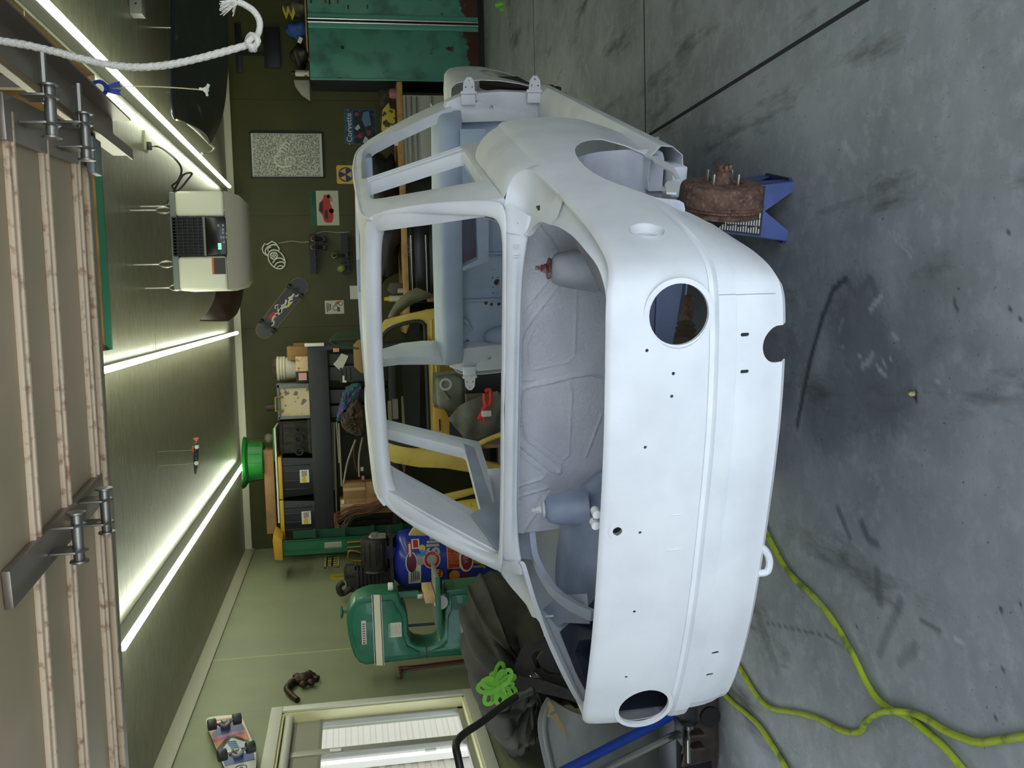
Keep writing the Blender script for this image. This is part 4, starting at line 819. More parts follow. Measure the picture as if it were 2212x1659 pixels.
    m = MB(); flat(m, [c+V((a,-.001,b)) for a, b in ((.02,.0),(.06,-.02),(.065,-.06),(.03,-.04))]); m.build('printed_orange', mat('print_orange', (176,92,44), .6), T_)
    m = MB(); PB(m, 756, 790, 617, 646, Y-.006, .003); tag(m.build('wall_card', mat('card_white', (206,206,198), .6)), 'white card on the olive wall just above the car roof', 'card')
    # black steel bracket on the right
    c, w_, h = fb(570, 606, 58, 146, Y-.05); T_ = thing('wall_bracket', 'black steel wall bracket with plate, left of frayed rope end', 'bracket', c)
    m = MB(); PB(m, 570, 605, 58, 146, Y-.06, .03); m.build('plate', BLACKM, T_, bevel=.004)
    m = MB(); PB(m, 508, 522, 50, 157, Y-.03, .03); m.build('wall_bar', BLACKM, T_, bevel=.003)
    m = MB(); PB(m, 518, 572, 85, 92, Y-.045, .02); PB(m, 518, 572, 112, 119, Y-.045, .02); m.build('arm', BLACKM, T_)
back_wall_items()
# ---------------------------------------------------------------- teal cabinet and what lies on top
def cabinet():
    Yc = 10.02; c, w_, h = fb(663, 1034, -150, 172, Yc); pt = atY(672, 172, Yc); xl = pt.x; zt = atY(663, 60, Yc).z; xr = xl + 1.25; xm = atY(850, 49, Yc).x
    T_ = thing('metal_cabinet', 'tall worn teal steel cabinet with rust at the foot and chrome strips', 'cabinet', ((xl+xr)/2, Yc, 0))
    TE = mat('teal_worn', (78,142,122), .5, n=(3.2, (56,100,90), .50,.66), n2=(7, (72,52,46), .66,.70)); N = TE.node_tree.nodes; L = TE.node_tree.links
    # rust creeping up from the floor
    g = N.new('ShaderNodeNewGeometry'); s = N.new('ShaderNodeSeparateXYZ'); L.new(g.outputs['Position'], s.inputs[0]); r = N.new('ShaderNodeMapRange'); r.inputs[1].default_value = .45; r.inputs[2].default_value = .05; r.inputs[3].default_value = -.08; r.inputs[4].default_value = .30; L.new(s.outputs[2], r.inputs[0])
    t = N.new('ShaderNodeTexNoise'); t.inputs['Scale'].default_value = 5; t.inputs['Detail'].default_value = 8; L.new(g.outputs['Position'], t.inputs[0]); ad = N.new('ShaderNodeMath'); L.new(r.outputs[0], ad.inputs[0]); L.new(t.outputs[0], ad.inputs[1])
    mr = N.new('ShaderNodeMapRange'); mr.inputs[1].default_value = .62; mr.inputs[2].default_value = .66; L.new(ad.outputs[0], mr.inputs[0]); x = N.new('ShaderNodeMix'); x.data_type = 'RGBA'; L.new(mr.outputs[0], x.inputs[0])
    b = N['Principled BSDF']; L.new(b.inputs['Base Color'].links[0].from_socket, x.inputs[6]); x.inputs[7].default_value = lin((74,40,34)); L.new(x.outputs[2], b.inputs['Base Color'])
    DKS = mat('cabinet_side_shade', (34,36,34), .6)  # near-black: the side face's shadow is put into its colour
    zb = .06
    MB().box2((xl+.01, Yc+.015, zb), (xr, YB-.02, zt-.01)).build('carcass', DKS, T_)
    MB().box2((xl+.02, Yc+.05, 0), (xr-.02, YB-.05, zb)).build('base_gap_shade', BLACK, T_)  # black block painted in for the shadow gap below the cabinet
    MB().box2((xl, Yc, zb+.01), (xm-.075, Yc+.014, zt-.012)).build('door', TE, T_, bevel=.004)
    d2 = MB().box2((xm+.075, Yc, zb+.01), (xr, Yc+.014, zt-.012)).build('door', TE, T_, bevel=.004)
    MB().box2((xl, Yc-.006, zb+.01), (xl+.018, Yc, zt-.012)).build('edge_strip', mat('teal_clean', (86,158,136), .4), T_, bevel=.003)
    for k, xx in enumerate((xm-.05, xm+.05)):
        MB().box2((xx-.024, Yc-.012, zb+.01), (xx+.024, Yc+.014, zt-.012)).build('teal_stile', MATS['teal_clean'], T_, bevel=.006)
    for xx in (xm-.018, xm+.018):
        MB().cyl((xx, Yc-.016, zb+.01), (xx, Yc-.016, zt-.01), .011, n=16).build('chrome_strip', CHROME, T_)
    p = atY(740, 103, Yc); MB().cyl((p.x, Yc-.004, p.z), (p.x, Yc-.02, p.z), .016, n=14).build('lock_button', BLACKM, T_)
    for k, (px, py) in enumerate(((672,3),(692,5),(703,3),(712,5),(720,4),(730,4),(752,16),(775,13),(794,15))):
        p = atY(px, py, Yc); cl = ((40,40,38),(150,130,110),(120,34,32))[k % 3]
        MB().box2((p.x-.018, Yc-.002, p.z-.008), (p.x+.024, Yc, p.z+.008)).build('sticker', mat('sticker_%d' % (k % 3), cl, .5), d2)
    # things on top
    Z = zt
    p = atY(640, 195, Yc+.15); m = MB(); m.prism([(p.x-.10, Yc+.12, Z), (p.x+.10, Yc+.12, Z), (p.x+.10, Yc+.12, Z+.16), (p.x+.04, Yc+.12, Z+.15), (p.x-.04, Yc+.12, Z+.09)], (0,.1,0)); tag(m.build('plastic_wedge', mat('pale_grey_plastic', (150,146,132), .5), bevel=.006), 'pale grey curved plastic piece overhanging the teal cabinet corner', 'plastic part')
    T2 = thing('spray_can', 'white spray can with black cap on the teal cabinet', 'can', (atY(640, 158, Yc+.1).x, Yc+.1, Z)); q = V((atY(640, 158, Yc+.1).x, Yc+.1, Z)); MB().cyl(q, q+V((0,0,.14)), .032, n=18).build('can_body', mat('can_white', (190,184,166), .4, n=(30,(120,60,40),.6,.62)), T2); MB().cyl(q+V((0,0,.14)), q+V((0,0,.18)), .02, n=14).build('cap', BLACK, T2)
    def lump(name, px0, px1, h, Yd, mtl, lab, cat, sd_=0):
        x0, x1 = atY(640, px1, Yd).x, atY(640, px0, Yd).x; m = MB(); rr = random.Random(sd_); w2 = (x1-x0)/2
        m.ball(((x0+x1)/2, Yd, Z+h*.5), (w2*1.05, .14, h*.52), 28, 18)
        for i, v_ in enumerate(m.v): k = 1+.16*sin(v_.x*40+sd_)+.14*sin(v_.z*55+v_.y*30+sd_*2); m.v[i] = V(((x0+x1)/2+(v_.x-(x0+x1)/2)*k, Yd+(v_.y-Yd)*k, max(Z+.0155, Z+h*.5+(v_.z-Z-h*.5)*k)))
        return tag(m.build(name, mtl, smooth=70), lab, cat)
    lump('leather_bag', 94, 146, .17, Yc+.22, mat('dark_leather', (52,44,34), .55, n=(20,(34,28,22),.4,.6)), 'dark brown leather bag with white paper slip on teal cabinet', 'bag', 2)
    q = atY(645, 88, Yc+.05); MB().box((q.x, Yc+.03, Z+.075), (.06,.003,.04), RY(.4)).build('paper_slip', WHITE) and tag(bpy.data.objects['paper_slip'], 'small white paper slip on the brown leather bag', 'paper')
    lump('cloth_bundle', 49, 84, .20, Yc+.16, mat('royal_blue_cloth', (38,74,140), .8, n=(12,(60,58,54),.6,.64)), 'blue cloth bundle on the teal cabinet', 'cloth', 5)
    q = atY(625, 40, Yc+.02); m = MB(); 
    zz = [(-.07,.0),(-.045,.06),(-.02,.01),(.01,.065),(.03,.015),(.06,.07),(.065,.04),(.03,-.02),(.0,.03),(-.03,-.025),(-.06,.02)]
    m.prism([(q.x+b*1.6+.02, Yc+.015, q.z+a) for a, b in zz], (0,-.004,0)); tag(m.build('zigzag_flag', mat('zigzag_yellow', (196,176,40), .6)), 'yellow zigzag cloth edge between the blue cloth and grey sack', 'cloth')
    lump('canvas_sack', 2, 40, .19, Yc+.2, mat('grey_sack', (112,108,92), .85, n=(18,(92,88,74),.4,.6)), 'grey canvas sack on teal cabinet at the frame edge', 'sack', 9)
    x0 = atY(655, 40, Yc).x; MB().box2((x0-.30, Yc+.0, Z-.001), (x0+.5, YB-.1, Z+.014)).build('board', WOOD) and tag(bpy.data.objects['board'], 'thin brown board lying on top of the teal cabinet', 'board')
    bpy.data.objects['board'].data.transform(Matrix.Translation((0,0,.0)))
cabinet()
# ---------------------------------------------------------------- long bench along the back wall
def bench():
    Yf = 9.75; zt = atY(872, 640, Yf).z; zt2 = atY(858, 190, Yf).z; z1 = (zt+zt2)/2; xr = atY(860, 176, Yf).x; xl = atY(880, 720, Yf).x
    T_ = thing('workbench', 'long workbench with pale wood top along the olive wall', 'workbench', ((xl+xr)/2, Yf, 0))
    MB().box2((xl, Yf, z1-.055), (xr, YB-.01, z1)).build('worktop', WOOD, T_, bevel=.004)
    for xx in (xl+.05, (xl+xr)/2, xr-.45): MB().box2((xx-.04, YB-.12, 0), (xx+.04, YB-.04, z1-.055)).build('leg', BLACKM, T_)
    x0, x1 = atY(890, 362, Yf).x, atY(880, 203, Yf).x; zt_, zb = z1-.06, atY(905, 300, Yf).z - .62
    D_ = thing('drawer_cabinet', 'white steel drawer cabinet with bright rails beneath the workbench', 'cabinet', ((x0+x1)/2, Yf+.03, 0))
    MB().box2((x0, Yf+.05, .02), (x1, YB-.14, zt_)).build('carcass', WHITE, D_, bevel=.004)
    zz = zt_-.015
    for k in range(5):
        h = .055 if k < 2 else .16; dr = MB().box2((x0+.01, Yf+.02, zz-h), (x1-.01, Yf+.05, zz-.006)).build('drawer', mat('drawer_grey', (170,170,158), .4), D_, bevel=.003)
        MB().cyl((x0+.02, Yf+.012, zz-.016), (x1-.02, Yf+.012, zz-.016), .008, n=10).build('pull', CHROME, dr); zz -= h
    x0, x1 = atY(900, 655, Yf).x, atY(890, 455, Yf).x
    D_ = thing('tool_chest', 'black tool chest with bright rails beneath the workbench', 'tool chest', ((x0+x1)/2, Yf+.03, 0))
    MB().box2((x0, Yf+.05, .02), (x1, YB-.14, zt_)).build('carcass', BLACK, D_, bevel=.004)
    for xa, wd in ((887,8),):
        pass
    m = text_mb('Ult-Snap', .055, (atY(884, 555, Yf).x, Yf+.018, atY(886, 540, Yf).z-.012), XA, ZA, .001, shear=.3); m.build('lettering', mat('chest_lettering', (150,150,148), .5), D_)
    zz = [atY(x, 560, Yf).z for x in (889, 921, 940)]
    for k in range(3):
        z0 = (zt_-.005, zz[0]-.035, zz[1]-.035)[k]; z2 = (zz[0]-.03, zz[1]-.03, zz[1]-.25)[k]
        dr = MB().box2((x0+.01, Yf+.02, z2), (x1-.01, Yf+.05, z0)).build('drawer', mat('gloss_black', (14,14,15), .25), D_, bevel=.003)
        MB().cyl((x0+.02, Yf+.012, zz[k]), (x1-.25, Yf+.012, zz[k]), .007, n=10).build('pull', CHROME, dr)
    # on the bench
    def blob(name, px0, px1, h, Yd, r, mtl, lab, cat, sd_):
        x0, x1 = atY(800, px1, Yd).x, atY(800, px0, Yd).x; cx = (x0+x1)/2; m = MB(); m.ball((cx, Yd, z1+h*.45), ((x1-x0)/2, r, h*.55), 40, 26); a = random.Random(sd_)
        ph = [a.random()*6 for _ in range(6)]
        for i, v_ in enumerate(m.v):
            k = 1+.10*sin(v_.x*17+ph[0])+.09*sin(v_.z*21+ph[1]+v_.x*9)+.05*sin(v_.x*43+v_.z*37+ph[2])
            m.v[i] = V((cx+(v_.x-cx)*k, Yd+(v_.y-Yd)*k, max(z1+.001, z1+h*.45+(v_.z-z1-h*.45)*k)))
        return tag(m.build(name, mtl, smooth=70), lab, cat)
    blob('dust_cover', 330, 620, .42, Yf+.34, .25, mat('black_sheeting', (20,20,21), .45, bump=(9,.3)), 'black plastic dust cover draped over something on the workbench', 'cover', 1)
    c, w_, h = fb(815, 846, 222, 282, Yf+.1); m = MB(); m.prism([c+V((a,0,b)) for a, b in ((-w_/2,-h/2),(w_/2*.55,-h/2),(w_/2*.6,-h/2+.05),(w_/2,-h/2+.06),(w_/2,h/2-.08),(w_/2*.5,h/2-.02),(-w_/2,h/2))], (0,.03,0)); m.v = [v_ + V((0,0,z1+.02+h/2-c.z)) for v_ in m.v]
    tag(m.build('yellow_plate', mat('camo_yellow', (188,170,60), .6, n=(13,(56,54,30),.52,.56)), bevel=.004), 'yellow and dark patched metal plate standing on the workbench', 'plate')
    q = atY(852, 202, Yf+.1); m = MB(); m.lathe([(0,0),(.05,0),(.055,.03),(.045,.07),(0,.08)], (q.x, q.y, z1), (0,0,1), 20); tag(m.build('pink_pot', mat('dull_pink', (150,96,98), .5)), 'dull pink pot on the right end of the workbench', 'pot')
    m = MB(); q = atY(850, 240, Yf+.3); m.box2((q.x-.22, Yf+.22, z1), (q.x+.2, Yf+.34, z1+.17)); tag(m.build('dark_box', mat('dark_brown_box', (44,38,30), .7, n=(16,(70,62,46),.5,.6)), bevel=.006), 'dark box of oddments behind the yellow plate', 'box')
    q = atY(870, 305, Yf+.08); m = MB(); m.box((q.x, q.y, z1+.055), (.05,.05,.11)); m.box((q.x-.03, q.y, z1+.02), (.03,.05,.04)); tag(m.build('white_holder', WHITE, bevel=.006), 'small white holder on the workbench beside the dust cover', 'holder')
    q = V((atY(860, 645, Yf+.12).x, Yf+.12, z1)); T2 = thing('oil_can', 'white spray can with yellow cap standing on the workbench', 'can', q); MB().cyl(q, q+V((0,0,.15)), .033, n=18).build('can_body', mat('can_cream', (196,190,170), .4, n=(40,(150,120,60),.6,.62)), T2); MB().cyl(q+V((0,0,.15)), q+V((0,0,.20)), .026, .018, 14).build('cap', mat('cap_yellow', (190,170,40), .5), T2)
    q = V((atY(860, 622, Yf+.15).x, Yf+.15, z1)); m = MB(); m.prism([q+V((-.07,0,0)), q+V((.05,0,0)), q+V((.06,0,.13)), q+V((-.02,0,.17)), q+V((-.08,0,.10))], (0,.06,0)); tag(m.build('grey_rag', mat('grey_rag', (84,82,74), .85), bevel=.01), 'crumpled grey rag on the workbench next to the spray can', 'rag')
    q = V((atY(860, 628, Yf+.05).x, Yf+.06, z1)); m = MB(); m.cyl(q, q+V((0,0,.06)), .024, n=14); tag(m.build('small_jar', mat('jar_grey', (170,168,158), .4)), 'small pale jar at the bench edge beside the rag', 'jar')
bench()
# ---------------------------------------------------------------- shelving
def shelves():
    Yf, dp = 9.85, .55; zt = atY(669, 950, Yf).z; xl, xr = atY(690, 1162, Yf).x, atY(666, 748, Yf).x; bh = .235
    z1a, z1b = atY(666, 760, Yf).z, atY(718, 760, Yf).z; zt = atY(672, 955, Yf).z; bh = z1a-z1b-.02
    T_ = thing('shelving_unit', 'black steel boltless shelving unit against the olive wall', 'shelving', ((xl+xr)/2, Yf+dp/2, 0)); SB = mat('shelf_black', (40,40,44), .5)
    for x in (xl+.02, xr-.02):
        for y in (Yf+.02, Yf+dp-.02): 
            m = MB(); m.box2((x-.022, y-.022, 0), (x+.022, y+.022, zt-.006))
            if y < Yf+.1:
                for k in range(9): m.box2((x-.008, y-.0235, zt-.08-.1*k), (x+.008, y-.021, zt-.05-.1*k))
            m.build('post', SB, T_)
    zs = [zt-.005, zt-bh*.0-.82, .18]
    for z in zs:
        MB().box2((xl+.01, Yf+.02, z-.02), (xr-.01, Yf+dp-.02, z)).build('deck', mat('shelf_deck', (96,80,58), .8), T_)
        MB().box2((xl+.0, Yf, z-(.20 if z == zs[0] else .08)), (xr-.0, Yf+.02, z-.0)).build('beam', SB, T_, bevel=.003)
    S1, S2 = zs[0]+.001, zs[1]+.001
    # ------- upper shelf
    def tote(x0, x1, y0, y1, lab):
        c, w_, h = fb(x0, x1, y0, y1, Yf+.03); T2 = thing('storage_tote', lab, 'storage box', (c.x, Yf+.25, S1), 'black totes with yellow lids'); h = .33
        m = MB(); a = w_*.5; m.grid([[V((c.x-a*k, Yf+.03+.03*(1-k), z)), V((c.x+a*k, Yf+.03+.03*(1-k), z)), V((c.x+a*k, Yf+.50, z)), V((c.x-a*k, Yf+.50, z))] for z, k in ((S1,.9),(S1+h,1.0))], True); m.add([(c.x-a*.9, Yf+.04, S1), (c.x+a*.9, Yf+.04, S1), (c.x+a*.9, Yf+.5, S1), (c.x-a*.9, Yf+.5, S1)], [(0,1,2,3)])
        for k in (-.6,-.2,.25,.6): m.box((c.x+a*k, Yf+.038, S1+h*.5), (.018,.02,h*.86))
        m.build('tub', mat('tote_black', (24,24,25), .45), T2, bevel=.006)
        m = MB(); m.box2((c.x-a*1.05, Yf+.0, S1+h-.02), (c.x+a*1.05, Yf+.53, S1+h+.025)); m.build('lid', mat('tote_yellow', (206,164,48), .5), T2, bevel=.012)
        m = MB(); m.box2((c.x-.06, Yf+.012, S1+.04), (c.x+.075, Yf+.016, S1+.135)); lb = m.build('label', mat('label_white', (214,214,204), .5), T2)
        m = MB(); m.prism([(c.x-.055, Yf+.0115, S1+.07), (c.x+.03, Yf+.0115, S1+.07), (c.x-.02, Yf+.0115, S1+.115), (c.x-.055, Yf+.0115, S1+.115)], (0,-.001,0)); m.build('label_yellow', mat('label_yellow', (214,176,36), .5), lb)
        m = MB()
        for k in range(4): m.box2((c.x+.0+.004*k, Yf+.0105, S1+.105-.014*k), (c.x+.065, Yf+.0115, S1+.112-.014*k))
        m.build('label_print', mat('label_print', (90,60,50), .6), lb)
    tote(612, 672, 987, 1074, 'black tote with yellow lid, the right one of the pair'); tote(614, 676, 1080, 1160, 'black tote with yellow lid, the left one nearest the ladder')
    zt1 = S1+.356
    # clear tote full of papers
    c, w_, h = fb(608, 668, 829, 905, Yf+.03); T2 = thing('clear_tote', 'clear plastic tote full of paper with yellow handle', 'storage box', (c.x, Yf+.2, S1)); h = .33
    m = MB(); m.box2((c.x-w_/2+.015, Yf+.05, S1+.005), (c.x+w_/2-.02, Yf+.4, S1+h-.03)); m.build('paper_fill', mat('crumpled_paper', (206,190,156), .8, n=(11,(112,110,100),.56,.60), bump=(20,.4)), T2)
    m = MB(); m.box2((c.x-w_/2, Yf+.03, S1), (c.x-w_/2+.03, Yf+.42, S1+h)); m.box2((c.x+w_/2-.045, Yf+.03, S1), (c.x+w_/2, Yf+.42, S1+h)); m.box2((c.x-w_/2, Yf+.03, S1+h-.03), (c.x+w_/2, Yf+.42, S1+h)); m.build('tub_frame', mat('smoky_plastic', (112,116,112), .4), T2, bevel=.006)
    m = MB(); m.tube([(c.x-.09, Yf+.04, S1+h-.06), (c.x-.09, Yf+.0, S1+h+.015), (c.x+.05, Yf+.0, S1+h+.015), (c.x+.05, Yf+.04, S1+h-.06)], .011, 8); m.build('handle', mat('handle_olive', (150,140,60), .5), T2)
    # engine block
    c, w_, h = fb(612, 664, 909, 979, Yf+.05); T2 = thing('engine_block', 'bare dark iron engine block standing between the totes', 'engine', (c.x, Yf+.2, S1)); EB = mat('engine_iron', (58,54,48), .6, .3, n=(24,(36,34,30),.4,.6)); h = .32
    m = MB(); m.box2((c.x-w_/2, Yf+.06, S1+.03), (c.x+w_/2, Yf+.42, S1+h)); m.box2((c.x-w_/2-.01, Yf+.05, S1), (c.x+w_/2+.01, Yf+.43, S1+.035)); m.box2((c.x-w_/2, Yf+.05, S1+h-.03), (c.x+w_/2, Yf+.43, S1+h))
    for k in range(5): m.box2((c.x-w_/2+.02+.075*k, Yf+.045, S1+.05), (c.x-w_/2+.035+.075*k, Yf+.06, S1+h-.04))
    m.build('block_casting', EB, T2, bevel=.006)
    for k, (dx, dz, r) in enumerate(((-.02,.13,.045),(-.15,.13,.045),(.08,.13,.03))):
        m = MB(); m.lathe([(r,0),(r,.03),(r*.7,.03),(r*.65,0)], (c.x+dx, Yf+.06, S1+dz), (0,-1,0), 20); m.build('bore_cover', BLACKM, T2)
    # bucket, boxes
    c, w_, h = fb(606, 660, 776, 826, Yf+.12); q = V((c.x+.02, Yf+.25, S1)); T2 = thing('bucket', 'white ribbed plastic bucket with dark rag on top', 'bucket', q)
    m = MB(); m.lathe([(0,0),(.105,0),(.118,.24),(.128,.245),(.128,.265),(.12,.27),(.128,.275),(.128,.295),(.12,.30),(.13,.305),(.13,.33),(.0,.33)], q, (0,0,1), 28); m.build('pail', mat('bucket_white', (206,200,178), .5), T2)
    m = MB(); m.ball(q+V((0,0,.33)), (.11,.11,.06), 20, 10); m.build('rag', mat('brown_rag', (76,62,44), .9, n=(18,(44,36,26),.4,.6)), T2)
    m = MB(); x = c.x+.135; m.box2((x-.02, Yf+.06, S1+.0), (x+.12, Yf+.3, S1+.21)); tag(m.build('parts_box', CARD, bevel=.003), 'open cardboard box in front of the bucket on the shelf end', 'box')
    q = atY(650, 785, Yf); m = MB(); m.box2((q.x-.085, Yf+.0, S1), (q.x+.07, Yf+.055, S1+.125)); tag(m.build('cream_box', mat('cream_print', (214,188,150), .7, n=(26,(176,120,84),.58,.62)), bevel=.003), 'small cream printed box at the front of the shelf', 'box')
    q = atY(652, 812, Yf); T2 = thing('dark_box', 'small dark box with pink and white label on the shelf', 'box', (q.x, Yf+.03, S1)); MB().box2((q.x-.06, Yf+.0, S1), (q.x+.05, Yf+.07, S1+.13)).build('carton', BLACK, T2, bevel=.003); MB().box2((q.x-.045, Yf-.002, S1+.02), (q.x+.03, Yf, S1+.10)).build('label', mat('label_pink', (214,160,150), .5), T2)
    q = atY(600, 880, Yf+.3); m = MB(); m.cyl((q.x+.02, Yf+.485, S1+.001+.0), (q.x-.02, Yf+.485, S1+.48), .038, n=16); tag(m.build('brown_tube', mat('tube_brown', (72,56,44), .6)), 'dull brown tube standing behind the clear tote', 'tube')
    q = atY(660, 752, Yf); m = MB(); m.box2((q.x-.07, Yf+.36, S1), (q.x+.04, Yf+.5, S1+.16)); tag(m.build('corner_box', CARD, bevel=.003), 'small cardboard box at the back right corner of the shelf', 'box')
    # flat boards, long box, green pan stacked on the totes
    a = atY(600, 1100, Yf).x; b = atY(600, 925, Yf).x
    c, w_, h = fb(582, 600, 972, 1152, Yf); m = MB(); m.box2((c.x-w_/2, Yf-.02, zt1+.035), (c.x+w_/2, Yf+.22, zt1+.035+.10)); tag(m.build('long_carton', CARD, bevel=.004), 'long narrow cardboard carton on the black totes under green pan', 'box')
    c2, w2, _h = fb(596, 604, 925, 1130, Yf); T2 = thing('flat_panel', 'flat white and green boards lying on the totes', 'board', (c2.x, Yf+.1, zt1+.002)); MB().box2((c2.x-w2/2, Yf-.01, zt1+.002), (c2.x+w2/2, Yf+.45, zt1+.018)).build('white_board', WHITE, T2); MB().box2((c2.x+.15, Yf-.005, zt1+.019), (c2.x+w2/2-.01, Yf+.4, zt1+.034)).build('green_board', mat('leaf_green', (44,112,36), .6), T2)
    c, w_, h = fb(540, 580, 944, 1050, Yf+.05); q = V((c.x, Yf+.12, zt1+.136)); T2 = thing('drain_pan', 'bright green plastic pan with a flared lip on the carton', 'pan', q)
    m = MB(); r = w_/2; m.lathe([(0,.0),(r*.72,0),(r*.76,.01),(r*.80,.15),(r*.96,.175),(r*1.0,.20),(r*.97,.205),(r*.75,.16),(r*.70,.02),(0,.02)], q, (0,0,1), 40)
    for i, v_ in enumerate(m.v):
        if v_.x-q.x < -r*.6: m.v[i] = v_ + V((-.03*(v_.z-q.z)/.2, 0, .03*(v_.z-q.z)/.2))
    GB = mat('pan_green', (34,124,48), .4); m.build('pan_body', GB, T2)
    for k in range(5): t = radians(-150+30*k); MB().bar(q+V((r*.775*cos(t), r*.775*sin(t), .02)), q+V((r*.81*cos(t), r*.81*sin(t), .14)), .012, .012).build('rib', GB, T2)
    q = atY(590, 950, Yf+.1); m = MB(); m.ball((q.x+.02, Yf+.1, zt1+.08), (.05,.05,.045), 14, 10); tag(m.build('paper_ball', mat('grey_paper', (120,112,98), .9, bump=(30,.6))), 'crumpled grey paper beside the green pan', 'paper')
    # ------- lower shelf
    for k, (x0, x1, y0, y1, h, d) in enumerate(((698,760,764,790,.36,.2),(712,765,792,822,.34,.25),(702,756,842,872,.36,.3),(712,757,876,902,.34,.2))):
        c, w_, _ = fb(x0, x1, y0, y1, Yf+.04); T2 = thing('black_case', ('dark red marked black case leaning at right of lower shelf', 'black ridged plastic case on lower shelf under the paper', 'black case on lower shelf behind the purple cloth', 'narrow black case on lower shelf nearest the white rods')[k], 'case', (c.x, Yf+.1, S2))
        m = MB(); m.box2((c.x-w_/2, Yf+.05, S2), (c.x+w_/2, Yf+.05+d, S2+h+.28)); m.build('case_body', BLACK, T2, bevel=.006)
        if k < 2: MB().box2((c.x-.02, Yf+.048, S2+h+.1), (c.x+.03, Yf+.05, S2+h+.15)).build('label', MATS['label_pink'] if k else mat('label_red', (120,40,40), .5), T2)
    c = atY(765, 800, Yf); T2 = thing('ribbed_case', 'black ribbed case with white label on lower shelf', 'case', (c.x, Yf+.02, S2))
    c, w_, _ = fb(725, 762, 790, 826, Yf); m = MB(); m.box2((c.x-w_/2, Yf-.01, S2), (c.x+w_/2, Yf+.045, c.z+.05))
    for k in range(3): m.box2((c.x-w_/2+.02, Yf-.02, c.z-.07+.045*k), (c.x+w_/2-.02, Yf-.01, c.z-.045+.045*k))
    m.build('case_body', mat('case_charcoal', (34,33,33), .5), T2, bevel=.005); q, a, b = fb(723, 731, 824, 841, Yf-.02); MB().box2((c.x-w_/2-.0, Yf-.014, c.z-.02), (c.x-w_/2+.07, Yf-.011, c.z+.02)).build('label', WHITE, T2)
    q = atY(732, 782, Yf+.0); m = MB(); m.prism([(q.x-.10,Yf+.0,q.z-.02),(q.x-.02,Yf,q.z+.06),(q.x+.02,Yf,q.z+.02),(q.x+.09,Yf,q.z-.03),(q.x+.06,Yf,q.z-.10),(q.x-.02,Yf,q.z-.06)], (0,.02,0)); m.v = [v_+V((0,-.012,.0)) for v_ in m.v]; tag(m.build('white_offcut', mat('offcut_white', (186,190,176), .6)), 'white angular plastic offcut lying on the black cases', 'offcut')
    def drape(name, pts, mtl, lab, th=.08, sd_=1):
        P_ = [atY(a, b, Yf-.07-.16*(sd_ == 4)) for a, b in pts]; cx = sum((p for p in P_), V())/len(P_); m = MB(); rows = []
        n = len(P_)
        for j in range(7):
            t = j/6; rows.append([cx.lerp(p, sin(t*pi/2)) + V((0, -th*cos(t*pi/2) + .02*sin(i*2.1+j*1.7+sd_), .012*sin(i*3+j*2))) for i, p in enumerate(spline(P_, 5, True))])
        rows.append([p+V((0,.12,0)) for p in rows[-1]]); m.grid(rows, True); return tag(m.build(name, mtl, smooth=70), lab, 'cloth')
    drape('patterned_cloth', ((778,830),(748,838),(736,870),(728,905),(730,912),(745,890),(770,880)), mat('purple_teal_cloth', (70,80,120), .9, n=(9,(46,104,104),.46,.54), n2=(13,(98,70,120),.55,.6)), 'purple and teal patterned cloth hanging over the lower shelf edge')
    drape('brown_blanket', ((770,862),(752,885),(738,905),(742,925),(760,938),(785,938),(790,900)), mat('brown_wool', (84,72,60), .95, n=(24,(60,50,42),.4,.6), bump=(30,.6)), 'bundled grey brown blanket beside the patterned cloth', sd_=4)
    # rods
    RM = mat('rod_grey', (150,144,124), .5)
    for k, (a, b) in enumerate((((717,912),(722,1058)),((722,912),(727,1120)),((727,912),(733,1000)),((732,914),(738,1050)))):
        p, q = atY(*a, Yf+.1-.03*k), atY(*b, Yf+.1-.03*k); tag(MB().cyl(p, q, .009, n=8).build('metal_rod', RM), 'thin grey rod lying lengthwise under the top shelf, one of a bundle', 'rod', 'bundle of thin rods')
    for k, (a, b, l) in enumerate((((768,950),(742,1045),'slanting grey strip left of the blanket'),((783,945),(776,1030),'pale strip just above the car roof'),((765,960),(772,1020),'bent dark red cable'))):
        p, q = atY(*a, Yf-.02), atY(*b, Yf-.02); tag(MB().tube([p, p.lerp(q,.5)+V((.0,0,.02)), q], .010 if k < 2 else .005, 8, sm=4).build('loose_strip', RM if k < 2 else mat('cable_red', (112,34,32), .5)), l, 'strip')
    for (x0,x1,y0,y1,lab,h) in ((741,790,1043,1078,'cardboard box with tape, upper one of the pair by the wires',.2),(735,790,1078,1112,'cardboard box with a pale tag, lower left of the pair',.2)):
        c, w_, h = fb(x0, x1, y0, y1, Yf-.02); m = MB(); m.box(c+V((0,.1,0)), (w_,.2,h)); m.box2((c.x-w_/2, Yf-.015, S2), (c.x+w_/2, Yf+.16, c.z-h/2)) 
        T2 = thing('parts_carton', lab, 'box', (c.x, Yf+.05, S2), 'cartons by the wires'); m.build('carton', CARD, T2, bevel=.003); MB().box(c+V((.02,-.001,0)), (.03,.002,h*.98)).build('tape', mat('tape_tan', (186,160,120), .4), T2)
    q = atY(745, 1090, Yf-.03); tag(MB().box((q.x+.03, Yf-.03, q.z+.02), (.04,.004,.03)).build('paper_tag', WHITE), 'small white tag on the lower carton', 'tag')
    for k, (a, b) in enumerate(((782,1013),(784,1032))): q = atY(a, b, Yf-.02); tag(MB().box((q.x, Yf-.02, q.z), (.04,.02,.03)).build('small_pack', mat('pack_%d' % k, ((170,170,164),(176,110,108))[k], .6)), ('small white pack above the car roof', 'small pink and white pack above the car roof')[k], 'packet')
